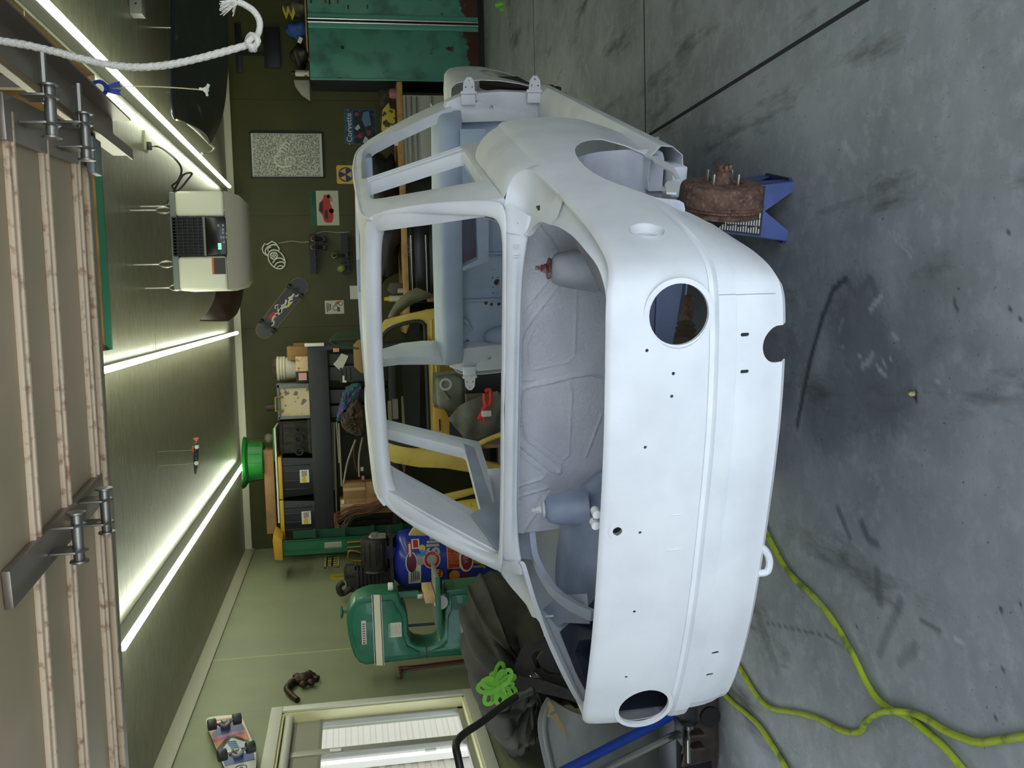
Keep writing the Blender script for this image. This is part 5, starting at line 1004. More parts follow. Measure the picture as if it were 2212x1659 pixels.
    # wiring loom hanging in front of the ladder side
    T2 = thing('wiring_loom', 'long bundle of old brown, red and green wires draped off the shelf end', 'wires', atY(800, 1120, Yf-.15)); rr = random.Random(5)
    for k in range(26):
        u = rr.uniform(-1, 1); y0 = 1112+ (22*u if k % 2 else 30+8*u); pts = [(722,1118+10*u),(728+rr.uniform(0,12), y0+14*(1 if k % 2 else .6)), (760+rr.uniform(-5,8), 1108+14*u), (800+rr.uniform(-6,6), 1100+12*u), (850+rr.uniform(-6,6), 1075+14*u), (875, 1030+20*u), (868, 985+14*u)]
        MB().tube([atY(a, b, Yf-(.006 if i == 0 else .16)+rr.uniform(-.05,.05)*(i > 0)) for i, (a, b) in enumerate(pts)], .0045, 5, sm=5).build('wire', (mat('wire_brown', (104,84,64), .7), mat('wire_red', (126,50,44), .6), mat('wire_green', (66,78,56), .6))[k % 3], T2)
    # green hose coil and white tube at the right post
    T2 = thing('hose_coil', 'loops of thin dark green hose hung on the right shelf post', 'hose', atY(740, 728, Yf-.05))
    for k in range(5): MB().tube([atY(a, b, Yf-.06-.012*k) for a, b in ((775,718+3*k),(750,716+4*k),(725,722+3*k),(712,738),(735,740+2*k),(775,742+3*k))], .006, 6, sm=5).build('loop', mat('hose_dark_green', (42,74,54), .5), T2)
    c, w_, h = fb(658, 700, 741, 748, Yf-.03); tag(MB().box(c, (w_,.04,h)).build('white_bracket', WHITE, bevel=.003), 'white strip fixed on the right post of the shelving', 'strip')
    q = atY(726, 756, Yf-.025); tag(MB().box(q, (.04,.006,.06)).build('price_tag', mat('tag_orange', (214,150,110), .6)), 'small orange and white tag on the shelving post', 'tag')
    c, w_, h = fb(764, 784, 734, 806, Yf-.10); m = MB(); m.prism([c+V((a*w_,0,b*h)) for a, b in ((-.5,-.2),(-.3,.5),(.35,.5),(.5,-.1),(.5,-.5),(-.5,-.5))], (0,.16,0)); tag(m.build('tan_board', mat('tan_card', (150,122,84), .8), bevel=.004), 'tan board end just above the car roof by the shelf post', 'board')
shelves()
# ================================================================== under the ceiling
def pts_(l, Y): return [atY(a, b, Y) for a, b in l]
def ceiling_items():
    # rope hanging from the raised door, with knot and frayed end
    Y = 1.72; T_ = thing('rope', 'white braided rope with knot and frayed end hanging from the garage door', 'rope', atY(0, 88, Y))
    RP = mat('cotton_rope', (232,226,214), .85, bump=(420,.7)); P_ = pts_(((-60,70),(-30,80),(0,88),(60,98),(120,112),(180,128),(250,142),(310,145),(370,139),(430,126),(490,110),(545,94)), Y); P_[0].z = 2.20; P_.insert(0, P_[0]+V((0,.0,.0)))
    P_ = P_[1:]
    m = MB(); sp_ = spline(P_, 10); m.tube(sp_, .0058, 10)
    n_ = len(sp_)
    for ph in (0, 2*pi/3, 4*pi/3): m.tube([p + V((.0028*cos(ph+i*.8), .0028*sin(ph+i*.8), 0)) for i, p in enumerate(sp_)], .0042, 6)
    m.build('cord', RP, T_, smooth=80)
    k = atY(547, 92, Y); m = MB(); m.tube([k+V(a)*.012 for a in ((-1,0,.3),(0,-1,-.8),(1,-.3,.2),(.2,1,.9),(-.9,.2,-.1),(-.2,-.9,.7),(.9,.1,-.6))], .0055, 8, True, 4); m.build('knot', RP, T_, smooth=80)
    m = MB(); m.tube(spline(pts_(((550,88),(560,66),(560,44),(548,24),(528,10),(514,4)), Y), 8), .0055, 10); m.build('tail', RP, T_, smooth=80)
    rr = random.Random(4); m = MB()
    for q in range(34):
        a = rr.uniform(-1,1); b = rr.uniform(-1,1); e = (497+8*a-(12 if a < 0 else 0), 16+13*b); m.tube([atY(516, 5, Y), atY(506+4*a, 7+7*b, Y+.004*a), atY(e[0]+rr.uniform(-6,2), e[1]+rr.uniform(-3,8), Y+.012*b)], .0011, 4, sm=4)
    m.build('frayed_end', RP, T_)
    # hatch pull cord with a blue rosette
    Y = 3.95; T_ = thing('pull_cord', 'thin pale pull cord with white knob hanging below the ceiling hatch', 'cord', atY(176, 193, Y))
    MB().tube([V((atY(170,193,Y).x, Y, CH+.25))]+pts_(((170,193),(210,191),(262,187),(350,188),(440,194)), Y), .0022, 6, sm=5).build('string', mat('pale_string', (206,200,160), .7), T_)
    q = atY(445, 194, Y); m = MB(); m.ball(q, (.012,.01,.012)); m.bar(q+V((-.004,0,.0)), q+V((.022,0,-.012)), .010, .012); m.bar(q, q+V((.004,0,.026)), .01, .01); m.bar(q, q+V((-.024,0,-.004)), .01, .01); m.build('knob', WHITE, T_, bevel=.002)
    q = atY(215, 192, Y-.006); R_ = thing('rosette', 'blue ribbon rosette with white centre pinned on the pull cord', 'rosette', q); BL = mat('ribbon_blue', (34,50,140), .6)
    m = MB(); pr = [[q+V((r*cos(2*pi*i/48), -.004-(.003 if i % 2 else 0), r*sin(2*pi*i/48))) for i in range(48)] for r in (.012,.034)]; m.grid(pr, True); m.build('pleated_ring', BL, R_, solid=.001)
    MB().cyl(q+V((0,-.005,0)), q+V((0,-.009,0)), .0185, n=24).build('centre', mat('rosette_white', (206,206,196), .6), R_)
    for (a, b) in ((262,181),(262,200)):
        e = atY(a, b, Y-.004); d = e-q; m = MB(); s_ = V((d.z,0,-d.x)).normalized()*.012; m.prism([q+d*.25+s_*.6, q+d*.25-s_*.6, e-s_, e-d*.08, e+s_], (0,.001,0)); m.build('tail', BL, R_)
    # car bonnet stored flat under the ceiling
    O_ = lambda x, y, z: atZ(x, y, z)
    e0 = [O_(375,-60,2.60), O_(374,60,2.60), O_(373,160,2.60), O_(374,235,2.60), O_(380,256,2.595)]
    e1 = [O_(480,-60,2.50), O_(492,70,2.47), O_(490,170,2.45), O_(478,255,2.47), O_(452,312,2.50)]
    T_ = thing('stored_bonnet', 'dark green black car bonnet stored flat under the ceiling, upper right', 'bonnet', e0[2])
    m = MB(); A_, B_2 = spline(e0, 6), spline(e1, 6); gr = []
    for j in range(13): t = j/12; gr.append([a.lerp(b, t)+V((0,0,-.06*sin(pi*t))) for a, b in zip(A_, B_2)])
    m.grid(gr); m.build('skin', mat('bonnet_dark', (48,46,38), .5, n=(4,(62,57,46),.5,.64), n2=(6,(120,98,84),.68,.72)), T_, solid=.012, smooth=70)
    MB().tube([p+V((0,-.004,.005)) for p in A_], .010, 8).build('leading_edge', mat('edge_navy', (26,34,50), .4), T_)
    MB().tube([p+V((0,0,.0)) for p in spline([O_(382,258,2.60), O_(400,262,2.58), O_(425,282,2.55), O_(455,312,2.51), O_(463,320,2.51), O_(455,330,2.52), O_(436,332,2.54)], 6)], .010, 8).build('rolled_lip', mat('lip_pale', (206,206,180), .5), T_)
    for a in ((390,60),(430,200)):
        p = O_(*a, 2.58); MB().cyl(p, (p.x, p.y, CH), .004, n=6).build('hanger_wire', STEEL, T_)
    # rusty brown wing piece
    a0 = [atZ(x, y, 2.60) for x, y in ((470,600),(465,640),(448,675),(432,692))]; a1 = [atZ(x, y, 2.48) for x, y in ((528,590),(523,640),(512,676),(492,694))]
    T_ = thing('wing_offcut', 'curved dark red brown car wing piece hung beside the white heater', 'car part', a0[1]); A_, B_2 = spline(a0, 5), spline(a1, 5); m = MB(); m.grid([[a.lerp(b, t)+V((0,-.10*sin(pi*t),-.03*sin(pi*t))) for a, b in zip(A_, B_2)] for t in [j/8 for j in range(9)]])
    m.build('panel', mat('brown_enamel', (70,46,38), .4, n=(9,(44,32,26),.4,.6)), T_, solid=.01, smooth=70)
    p = (A_[2]+B_2[2])/2; MB().cyl(p, (p.x, p.y, CH), .004, n=6).build('hanger_wire', STEEL, T_)
    # heater
    Y = 5.75; T_ = thing('air_heater', 'white and black electric heater unit hung by hooks from the ceiling', 'heater', atY(440, 520, Y)); px = abs(atY(440, 500, Y).x-atY(440, 501, Y).x)
    def H(x, y, dy=0): return atY(x, y, Y) + V((0, dy, 0))
    WH_ = mat('heater_white', (222,220,196), .4)
    t1, t2 = H(366,413), H(372,628); bl, br = H(500,628), H(482,413)
    xr, xl = H(430,412).x, H(430,627).x; zt, zm, zb = H(382,520).z, H(488,520).z, H(530,520).z; xc0, xc1 = H(430,553).x, H(430,468).x; dep = .42
    for (a, b) in ((xl, xc0), (xc1, xr)):
        m = MB(); m.box2((a, Y, zm), (b, Y+dep, zt)); m.build('side_shell', WH_, T_, bevel=.02, seg=3)
    m = MB(); m.box2((xl+.004, Y+.01, zt-.005), (xr-.004, Y+dep-.01, zt+.035)); m.build('top_band', mat('heater_grey', (112,118,110), .5), T_, bevel=.012)
    m = MB(); m.grid([[V((xl, Y, zm)), V((xr, Y, zm)), V((xr, Y+dep, zm)), V((xl, Y+dep, zm))], [V((xl+.02, Y+.05, zb+.03)), V((xr-.02, Y+.05, zb+.03)), V((xr-.02, Y+dep-.04, zb+.03)), V((xl+.02, Y+dep-.04, zb+.03))], [V((xl+.05, Y+.09, zb)), V((xr-.05, Y+.09, zb)), V((xr-.05, Y+dep-.08, zb)), V((xl+.05, Y+dep-.08, zb))]], True); n0 = len(m.v); m.f.append([n0-4, n0-3, n0-2, n0-1]); m.mi.append(0)
    m.build('drip_tray', mat('heater_beige', (178,172,152), .45), T_, bevel=.008)
    m = MB(); m.box2((xc0, Y+.01, zm-.01), (xc1, Y+dep-.02, zt+.02)); m.build('core', BLACK, T_)
    zg = H(440,510).z; m = MB()
    for k in range(13): x = xc0+.006+(xc1-xc0-.012)*k/12; m.box2((x-.0025, Y-.006, zg), (x+.0025, Y+.01, zt+.02))
    for k in range(7): z = zg+(zt+.02-zg)*k/6; m.box2((xc0, Y-.008, z-.0025), (xc1, Y+.004, z+.0025))
    m.build('grille', mat('grille_black', (30,30,30), .4), T_)
    m = MB(); m.box2((xc0, Y-.012, zg-.012), (xc1, Y+.0, zg)); m.build('grille_rail', mat('rail_grey', (120,118,110), .5), T_)
    cp = MB().box2((xc0+.004, Y-.006, zm-.004), (xc1-.004, Y+.01, zg-.012)).build('control_panel', mat('panel_black', (16,16,17), .25), T_, bevel=.005)
    q = H(475,533, -.007); m = MB()
    for k in range(3): m.box2((q.x-.016+.013*k, Y-.0075, q.z-.009), (q.x-.006+.013*k, Y-.006, q.z+.009))
    m.build('digits', mat('digit_green', (90,220,110), .5, emit=((.1,.9,.25), 1.5)), cp)
    m = MB()
    for (a, b) in ((472,487),(482,487),(482,496),(482,503),(478,513),(483,513),(490,505),(490,513),(484,523)): q = H(a, b); m.box2((q.x-.006, Y-.0075, q.z-.005), (q.x+.006, Y-.006, q.z+.005))
    m.build('keys', mat('key_grey', (150,148,140), .5), cp)
    q0, q1 = H(457,557), H(488,592); lb = MB().box2((q1.x, Y-.001, q1.z), (q0.x, Y+.001, q0.z)).build('warning_label', mat('label_dark', (58,58,54), .6), T_); MB().box2((q1.x, Y-.002, q0.z-.012), (q0.x, Y-.001, q0.z)).build('label_orange', mat('label_orange', (206,100,48), .5), lb)
    for (a, b) in ((484,454),(492,566)): q = H(a, b); MB().cyl((q.x, Y-.004, q.z), (q.x, Y+.01, q.z), .007, n=12).build('screw', STEEL, T_)
    for (a, b, dy) in ((350,452,.05),(352,570,.05),(356,432,.34),(376,618,.34)):
        q = H(a, b, dy); q.z = zt+.075; m = MB(); m.tube([q+V((.018*cos(t), 0, .04*sin(t))) for t in [2*pi*k/12 for k in range(12)]], .0045, 6, True); m.tube([q+V((0,.012*cos(t),-.052+.018*sin(t))) for t in [2*pi*k/10 for k in range(10)]], .004, 6, True); m.cyl((q.x, q.y, q.z+.04), (q.x, q.y, CH), .004, n=8); m.build('hook', STEEL, T_)
    # socket and flex on the ceiling
    q = atZ(316, 305, CH-.004); T2 = thing('ceiling_socket', 'flat white double socket plate on the ceiling', 'socket', q); MB().box2((q.x-.06, q.y-.045, CH-.008), (q.x+.06, q.y+.045, CH)).build('plate', mat('socket_grey', (150,148,124), .5), T2); MB().box2((q.x-.045, q.y-.02, CH-.010), (q.x-.005, q.y+.02, CH-.008)).build('outlet', BLACK, T2)
    T2 = thing('power_flex', 'black power cord looping from the ceiling socket to the heater', 'cord', q); p0 = V((q.x-.03, q.y, CH-.02)); MB().box(p0, (.05,.03,.03)).build('plug', BLACK, T2, bevel=.004)
    yy = q.y; F_ = lambda a, b, Y_: atY(a, b, Y_)
    lp = [p0, F_(345,318,yy+.1), F_(375,340,5.75), F_(392,365,5.78), F_(385,390,5.8), F_(372,402,5.82), F_(384,412,5.8), F_(408,385,5.8), F_(414,374,5.8), F_(396,378,5.8), F_(378,408,5.82), F_(368,428,5.9), F_(362,440,5.95)]
    MB().tube(lp, .006, 6, sm=6).build('cable', BLACK, T2)
    # model dragster on threads
    Y = 6.2; q = atY(423, 985, Y); T2 = thing('hanging_toy', 'small red, black and white toy racing model hung on threads', 'toy', q); d = (atY(423, 948, Y)-atY(421, 1020, Y)).normalized(); L_ = .115
    m = MB(); m.tube([q-d*L_, q-d*.06, q, q+d*.06, q+d*.085], [.006,.013,.017,.016,.010], 10); m.build('body', mat('toy_black', (34,32,34), .4, n=(60,(60,110,90),.6,.62)), T2)
    m = MB(); m.box(q+d*.045+V((0,0,.012)), (.035,.02,.02)); m.build('canopy', mat('toy_red', (190,60,40), .4), T2); m = MB(); m.prism([q+d*.09, q+d*.115+V((0,0,.02)), q+d*.12, q+d*.115+V((0,0,-.016))], (0,.004,0)); m.build('tail_fin', mat('toy_pink', (200,90,80), .5), T2)
    for k in (-.045, .06): m = MB(); m.cyl(q+d*k+V((0,-.018,-.006)), q+d*k+V((0,.018,-.006)), .013, n=14); m.build('disc', mat('toy_pale', (196,196,180), .5), T2)
    for k in (-.05, .04): p = q+d*k; MB().cyl(p, (p.x, p.y, CH), .0008, n=5).build('thread', mat('thread', (160,156,120), .6), T2)
    q = atZ(300, 2, CH-.05); T2 = thing('junction_box', 'small grey box fixed on the ceiling at the top right edge', 'box', q); MB().box2((q.x-.09, q.y-.05, CH-.075), (q.x+.10, q.y+.05, CH-.001)).build('cover', mat('box_grey', (120,118,108), .5), T2, bevel=.004); MB().cyl((q.x-.03, q.y-.052, CH-.04), (q.x-.03, q.y-.048, CH-.04), .006, n=10).build('button', BLACK, T2)
ceiling_items()
# ================================================================== left side of the room
def left_wall_items():
    X = XL
    def W(x, y, dx=.004): return atX(x, y, X+dx)
    # cruiser skateboard with landscape artwork, wheels toward the room
    a, b = W(452, 1557, .06), W(560, 1560, .06)
    T_ = thing('skateboard', 'short skateboard with orange and blue landscape artwork, wheels out, left wall', 'skateboard', a)
    def S(x, y, dx=.05): return W(x, y, dx)
    out = [S(446,1566), S(452,1553), S(500,1548), S(520,1551), S(530,1570), S(545,1605), S(553,1630), S(552,1668), S(540,1690), S(500,1690), S(488,1668), S(470,1625), S(455,1590)]
    m = MB(); m.prism(spline(out, 3, True), (.011,0,0)); m.build('deck', mat('deck_pale', (196,192,178), .45), T_)
    def pic(name, pts, rgb, dx): m = MB(); m.prism([S(x, y, dx) for x, y in pts], (.0006,0,0)); return m.build(name, mat(name, rgb, .45), T_)
    pic('art_orange', ((449,1568),(456,1556),(500,1550),(516,1552),(528,1570),(540,1598),(470,1618),(457,1592)), (176,102,40), .0615)
    pic('art_blue', ((458,1585),(470,1572),(484,1570),(505,1562),(516,1558),(524,1566),(527,1576),(505,1580),(478,1588),(460,1594)), (38,58,120), .0622)
    pic('art_purple', ((459,1598),(480,1590),(505,1582),(526,1578),(529,1584),(505,1588),(484,1596),(463,1604)), (150,44,134), .0622)
    pic('art_black', ((468,1618),(492,1590),(505,1588),(538,1600),(541,1606),(506,1594),(498,1594),(474,1626)), (26,26,28), .0629)
    pic('art_sky', ((474,1626),(499,1595),(506,1595),(540,1606),(548,1622),(545,1640),(486,1655)), (176,182,186), .0622)
    pic('art_lake', ((486,1654),(480,1640),(500,1630),(530,1626),(548,1622),(550,1640)), (32,62,132), .0629)
    m = MB()
    for k in range(7): m.prism([S(488+3*k, 1602+4*k, .063), S(508+2*k, 1600+4*k, .063), S(512+2*k, 1603+4*k, .063), S(490+3*k, 1605+4*k, .063)], (.0006,0,0))
    m.build('art_strokes', mat('art_teal', (46,84,126), .5), T_)
    q = S(521, 1658, .0622); m = MB(); m.lathe([(.028,0),(.034,0),(.034,.001),(.028,.001)], q, (1,0,0), 24); m.box(q, (.001,.018,.018)); m.build('art_badge', mat('badge_blue', (44,74,140), .5), T_)
    for (c1, c2, bx) in (((458,1565),(512,1553),(487,1566)), ((480,1631),(541,1614),(514,1626))):
        p, q2, b_ = W(*c1, .14), W(*c2, .14), W(*bx, .085); m = MB(); m.cyl(p, q2, .011, n=10); m.tube([p.lerp(q2,.3), (p+q2)/2+V((-.02,0,-.0)), p.lerp(q2,.7)], .02, 8, sm=3); m.box(W(*bx, .08), (.035,.06,.05)); tk = m.build('truck', STEEL, T_, bevel=.003)
        d = (q2-p).normalized()
        for e in (p, q2): m = MB(); m.cyl(e-d*.025, e+d*.025, .034, n=22); m.build('wheel', mat('wheel_black', (42,46,44), .5), tk, bevel=.004)
    # cast lizard hook
    T_ = thing('iron_hook', 'dark bronze lizard shaped hook on the sage wall above the window', 'hook', W(650, 1478)); BZ = mat('dark_bronze', (64,46,30), .5, .5, n=(40,(44,32,22),.4,.6))
    m = MB(); m.tube([W(a, b, c) for a, b, c in ((643,1512,.02),(630,1502,.025),(620,1490,.03),(622,1484,.03),(632,1474,.03),(645,1468,.035),(660,1466,.035),(672,1462,.03),(686,1467,.02))], [.02,.02,.022,.026,.03,.042,.046,.036,.026], 10, sm=4)
    for (a, b) in ((641,1461),(667,1455),(655,1478),(672,1474)): m.ball(W(a, b, .035), (.025,.03,.03), 10, 8)
    m.build('casting', BZ, T_, smooth=70)
    # red bent rods behind the band saw
    for k, (p, l) in enumerate(((((862,1448),(868,1446),(862,1441),(900,1438),(1010,1424)), 'red bent wire rod on the sage wall, upper of the pair'), (((858,1465),(866,1464),(866,1450),(900,1442),(1010,1428)), 'red bent wire rod on the sage wall with the longer hooked end'))):
        tag(MB().tube([W(a, b, .012) for a, b in p], .007, 6, sm=3).build('bent_rod', mat('rod_red', (112,44,32), .6)), l, 'rod')
    # number plates
    c = W(717, 1213, .003); y0, y1 = W(717, 1226).y, W(717, 1201).y; z0, z1 = W(733, 1213).z, W(701, 1213).z; T_ = thing('number_plate', 'black number plate with pale frame and yellow letters beside ladder', 'plate', c)
    MB().box2((X+.001, y0, z0), (X+.006, y1, z1)).build('plate', BLACK, T_); GY = mat('plate_yellow', (170,160,96), .6); m = MB(); f = .02
    for a in (((X+.006,y0,z0),(X+.008,y1,z0+f)), ((X+.006,y0,z1-f),(X+.008,y1,z1)), ((X+.006,y0,z0),(X+.008,y0+f,z1)), ((X+.006,y1-f,z0),(X+.008,y1,z1))): m.box2(*a)
    m.build('border', GY, T_); m = MB(); h = z1-z0; w_ = y1-y0
    for r in range(2):
        for k in range(4): m.box2((X+.006, y0+w_*(.12+.2*k), z0+h*(.15+.38*r)), (X+.008, y0+w_*(.25+.2*k), z0+h*(.42+.36*r)))
    m.build('characters', GY, T_)
    c = W(725, 1246, .003); y0, y1 = W(725, 1253).y, W(725, 1240).y; z0, z1 = W(760, 1246).z, W(712, 1246).z; T_ = thing('warning_plate', 'narrow yellow warning plate partly behind the compressor motor', 'plate', c); MB().box2((X+.001, y0, z0), (X+.006, y1, z1)).build('plate', mat('warn_yellow', (150,136,44), .6), T_); MB().box2((X+.006, y0+.1, z0+.05), (X+.007, y1-.1, z1-.05)).build('print', mat('warn_print', (70,62,22), .6), T_)
left_wall_items()
def ladder():
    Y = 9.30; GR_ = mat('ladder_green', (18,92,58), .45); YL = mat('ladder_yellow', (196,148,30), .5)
    p = atY(605, 1185, Y); T_ = thing('step_ladder', 'folded green fibreglass step ladder with yellow top cap in the corner', 'ladder', (p.x, Y, 0))
    x0, x1, zt = atY(650, 1200, Y).x, atY(650, 1169, Y).x, atY(604, 1185, Y).z
    m = MB(); m.box2((x0, Y, 0), (x1, Y+.012, zt)); m.box2((x0, Y, 0), (x0+.006, Y+.06, zt)); m.box2((x1-.006, Y, 0), (x1, Y+.06, zt)); m.box2((x0+(x1-x0)*.36, Y-.006, 0), (x0+(x1-x0)*.42, Y, zt)); m.build('front_rail', GR_, T_)
    xa, xb = atY(650, 1163, Y+.25).x, atY(650, 1146, Y+.25).x
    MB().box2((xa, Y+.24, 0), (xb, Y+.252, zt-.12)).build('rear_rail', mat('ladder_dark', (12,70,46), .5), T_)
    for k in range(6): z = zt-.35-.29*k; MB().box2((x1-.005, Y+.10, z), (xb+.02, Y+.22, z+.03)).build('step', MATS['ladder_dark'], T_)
    q = atY(600, 1180, Y); m = MB(); m.prism([(x0-.03, Y-.03, zt-.03), (x1+.03, Y-.03, zt-.03), (x1+.10, Y-.03, zt+.05), (x1+.03, Y-.03, zt+.06), (x0-.02, Y-.03, zt+.05)], (0,.34,0)); cp = m.build('top_cap', YL, T_, bevel=.006)
    for k in range(3): MB().cyl((x0+.02+.03*k, Y-.034, zt+.01), (x0+.02+.03*k, Y-.03, zt+.01), .009, n=10).build('rivet', mat('brass', (190,170,110), .3, .8), cp)
    c, w_, h = fb(701, 738, 1171, 1185, Y-.002); lb = MB().box(c, (w_,.002,h)).build('label', mat('label_paper', (186,184,166), .6), T_); m = MB()
    for k in range(12): m.box(c+V((-.0,-.0015,-h*.45+h*.9*k/11)), (w_*.8,.001,.006))
    m.build('label_print', mat('label_ink', (110,108,98), .6), lb)
    for yy in (1172, 1183): a, b = atY(750, yy, Y-.03), atY(815, yy-6, Y-.03); m = MB(); m.cyl(a, b, .012, n=8); m.build('spreader', mat('brass_dull', (140,106,52), .4, .7), T_)
ladder()
def compressor():
    Y = 8.35; c0 = atY(900, 1221, Y); cx = c0.x; r = (atY(950, 1158, Y).x-atY(950, 1284, Y).x)/2; z_dome = atY(846, 1221, Y).z; zs = z_dome-.16; cy = Y+r
    T_ = thing('air_compressor', 'tall blue air compressor tank covered in stickers with black motor on top', 'compressor', (cx, cy, 0)); TB = mat('tank_blue', (22,42,150), .35, coat=.3); PB_ = mat('pump_black', (36,33,31), .55, n=(20,(54,48,42),.5,.65))
    m = MB(); o = V((cx, cy, 0)); m.lathe([(0,.12),(r*.6,.14),(r*.95,.22),(r,.30),(r,zs),(r*.94,zs+.07),(r*.7,zs+.13),(r*.35,zs+.158),(0,zs+.162)], o, (0,0,1), 56); tank = m.build('tank', TB, T_, smooth=50)
    for k in range(3): t = radians(90+120*k); q = o+V((r*.85*cos(t), r*.85*sin(t), 0)); MB().box2(q+V((-.03,-.03,0)), q+V((.03,.03,.28))).build('foot', TB, T_)
    def cyl_pt(px, py, e=.0015):
        p = atY(px, py, Y); s_ = max(-.98, min(.98, (p.x-cx)/r)); t = asin_(s_); pr = atY(px, py, cy-r*cos(t)); s_ = max(-.98, min(.98, (pr.x-cx)/r)); t = asin_(s_); return t, pr.z
    def wrap(mb, t0, z0, e=.0015):
        """bend flat artwork (x along the rim, z up, y outward) round the tank"""
        out = []
        for v_ in mb.v: t = t0+v_.x/r; R_ = r+e-v_.y; out.append(V((cx+R_*sin(t), cy-R_*cos(t), z0+v_.z)))
        mb.v = out; return mb
    def dens_rect(w_, h, y=0, n=8): m = MB(); rows = [[V((-w_/2+w_*i/n, y, z)) for i in range(n+1)] for z in (-h/2, h/2)]; m.grid(rows); return m
    def dens_disc(rx, rz, y=0): 
        m = MB(); rows = [[V((k*rx*cos(2*pi*i/24), y, k*rz*sin(2*pi*i/24))) for i in range(24)] for k in (.02,.35,.7,1)]; m.grid(rows, True); return m
    def stick(name, px, py, shp, mtl, e=.0015):
        t, z = cyl_pt(px, py); return wrap(shp, t, z, e).build(name, mtl, tank, fix=False)
    sw = mat('sticker_white', (206,206,200), .5); sr = mat('sticker_red', (168,36,34), .5); so = mat('sticker_orange', (196,120,36), .5); sk = mat('sticker_black', (22,22,24), .5); sy_ = mat('sticker_yellow', (212,180,50), .5)
    def words(s, size, px, py, mtl, e=.003, bold=.0, sh=0): t, z = cyl_pt(px, py); m = text_mb(s, size, (0,0,0), XA, ZA, .0003, bold, sh); xs_ = [v_.x for v_ in m.v]; mx = (min(xs_)+max(xs_))/2; zz = [v_.z for v_ in m.v]; mz = (min(zz)+max(zz))/2; m.v = [V((v_.x-mx, 0, v_.z-mz)) for v_ in m.v]; return wrap(m, t, z, e).build('lettering', mtl, tank, fix=False)
    words('Slip', .16, 938, 1172, sw, bold=.006)
    stick('red_sticker', 885, 1188, dens_rect(.16,.045), sr); words('CHAMPION', .032, 886, 1188, sw) if 0 else stick('sticker_bar', 885, 1188, dens_rect(.12,.018), sw, .003)
    stick('badge_sticker', 897, 1173, dens_rect(.10,.07), sw); stick('badge_red', 897, 1173, dens_rect(.08,.045), sr, .003)
    stick('round_sticker', 912, 1184, dens_disc(.035,.03), sy_); stick('cyan_sticker', 914, 1194, dens_rect(.06,.05), mat('sticker_cyan', (36,130,190), .5))
    stick('oval_sticker', 889, 1216, dens_disc(.10,.055), sw); stick('oval_dark', 889, 1216, dens_disc(.088,.046), mat('sticker_plum', (96,28,60), .5), .003)
    stick('badge_sticker', 908, 1211, dens_rect(.08,.06), mat('sticker_grey', (150,150,150), .5)); 
    stick('round_sticker', 933, 1209, dens_disc(.082,.078), sw); stick('round_red', 933, 1209, dens_disc(.074,.070), sr, .003); stick('round_grey', 933, 1209, dens_disc(.045,.045), mat('sticker_silver', (150,154,150), .4), .0045)
    stick('best_sticker', 979, 1197, dens_rect(.27,.115), sy_); stick('best_red', 979, 1197, dens_rect(.255,.10), sr, .003); words('BEST IN', .052, 974, 1197, sy_, .0045); words('DESERT', .052, 985, 1197, sy_, .0045)
    m = MB(); pts = [(-.11,-.02),(-.11,.02),(-.02,.055),(.06,.05),(.10,.02),(.10,-.02),(.05,-.06),(-.03,-.06)]
    stick('shield_sticker', 1007, 1210, dens_disc(.115,.068), sw); stick('shield_red', 1008, 1209, dens_disc(.10,.052), mat('sticker_maroon', (130,24,40), .5), .003); words('VR', .065, 1006, 1208, sw, .0045)
    words('JA', .12, 1035, 1215, sy_, .003, .004)
    stick('round_sticker', 946, 1240, dens_disc(.062,.056), sk); stick('round_orange', 946, 1240, dens_disc(.054,.048), so, .003); words('KC', .07, 946, 1240, sk, .0045, .002)
    stick('arrow_sticker', 972, 1246, dens_rect(.20,.05), sk); stick('arrow_point', 982, 1243, dens_disc(.06,.05), so, .003)
    stick('red_seal', 1005, 1243, dens_disc(.045,.04), mat('sticker_dull_red', (92,26,50), .5)); stick('data_plate', 896, 1243, dens_rect(.21,.115), sw); m = None
    for k in range(5): stick('plate_print', 889+4*k, 1244, dens_rect(.15-.015*k,.008), sk, .003)
    # motor, pump, guard on top
    zt = zs+.15; x_ = lambda px, py, dy=0: atY(px, py, Y+dy)
    MB().box2((cx-r*1.02, cy-.20, zt-.01), (cx+r*1.0, cy+.22, zt+.02)).build('top_plate', PB_, T_)
    a, b = x_(833,1238), x_(755,1188)
    m = MB(); m.cyl((a.x+.02, cy-.12, zt+.15), (a.x+.30, cy-.12, zt+.15), .125, n=28); m.lathe([(.0,.0),(.11,0),(.125,.03)], (a.x+.02, cy-.12, zt+.15), (-1,0,0), 28)
    for k in range(14): t = 2*pi*k/14; m.box((a.x+.16, cy-.12+.128*cos(t), zt+.15+.128*sin(t)), (.22,.012,.012))
    m.build('motor', PB_, T_, bevel=.004)
    q = x_(790,1262); m = MB(); m.box2((q.x-.10, cy-.16, zt+.02), (q.x+.10, cy+.02, zt+.42)); 
    for k in range(7): m.box2((q.x-.125, cy-.19, zt+.10+.035*k), (q.x+.125, cy+.04, zt+.112+.035*k))
    m.build('pump_cylinder', PB_, T_, bevel=.004)
    m = MB(); m.cyl((q.x+.06, cy-.08, zt+.34), (q.x+.06, cy-.08, zt+.42), .085, n=24); m.cyl((q.x+.06, cy-.08, zt+.42), (q.x+.06, cy-.08, zt+.44), .09, .05, 24); m.build('air_filter', PB_, T_)
    q2 = x_(812,1182); m = MB(); m.ball((q2.x, cy-.10, zt+.14), (.10,.10,.08), 18, 10); m.cyl((q2.x+.02, cy-.12, zt+.05), (q2.x+.02, cy-.12, zt+.18), .07, n=18); m.build('pump_head', mat('alloy_grey', (140,136,126), .5, .4, n=(20,(110,106,98),.4,.6)), T_)
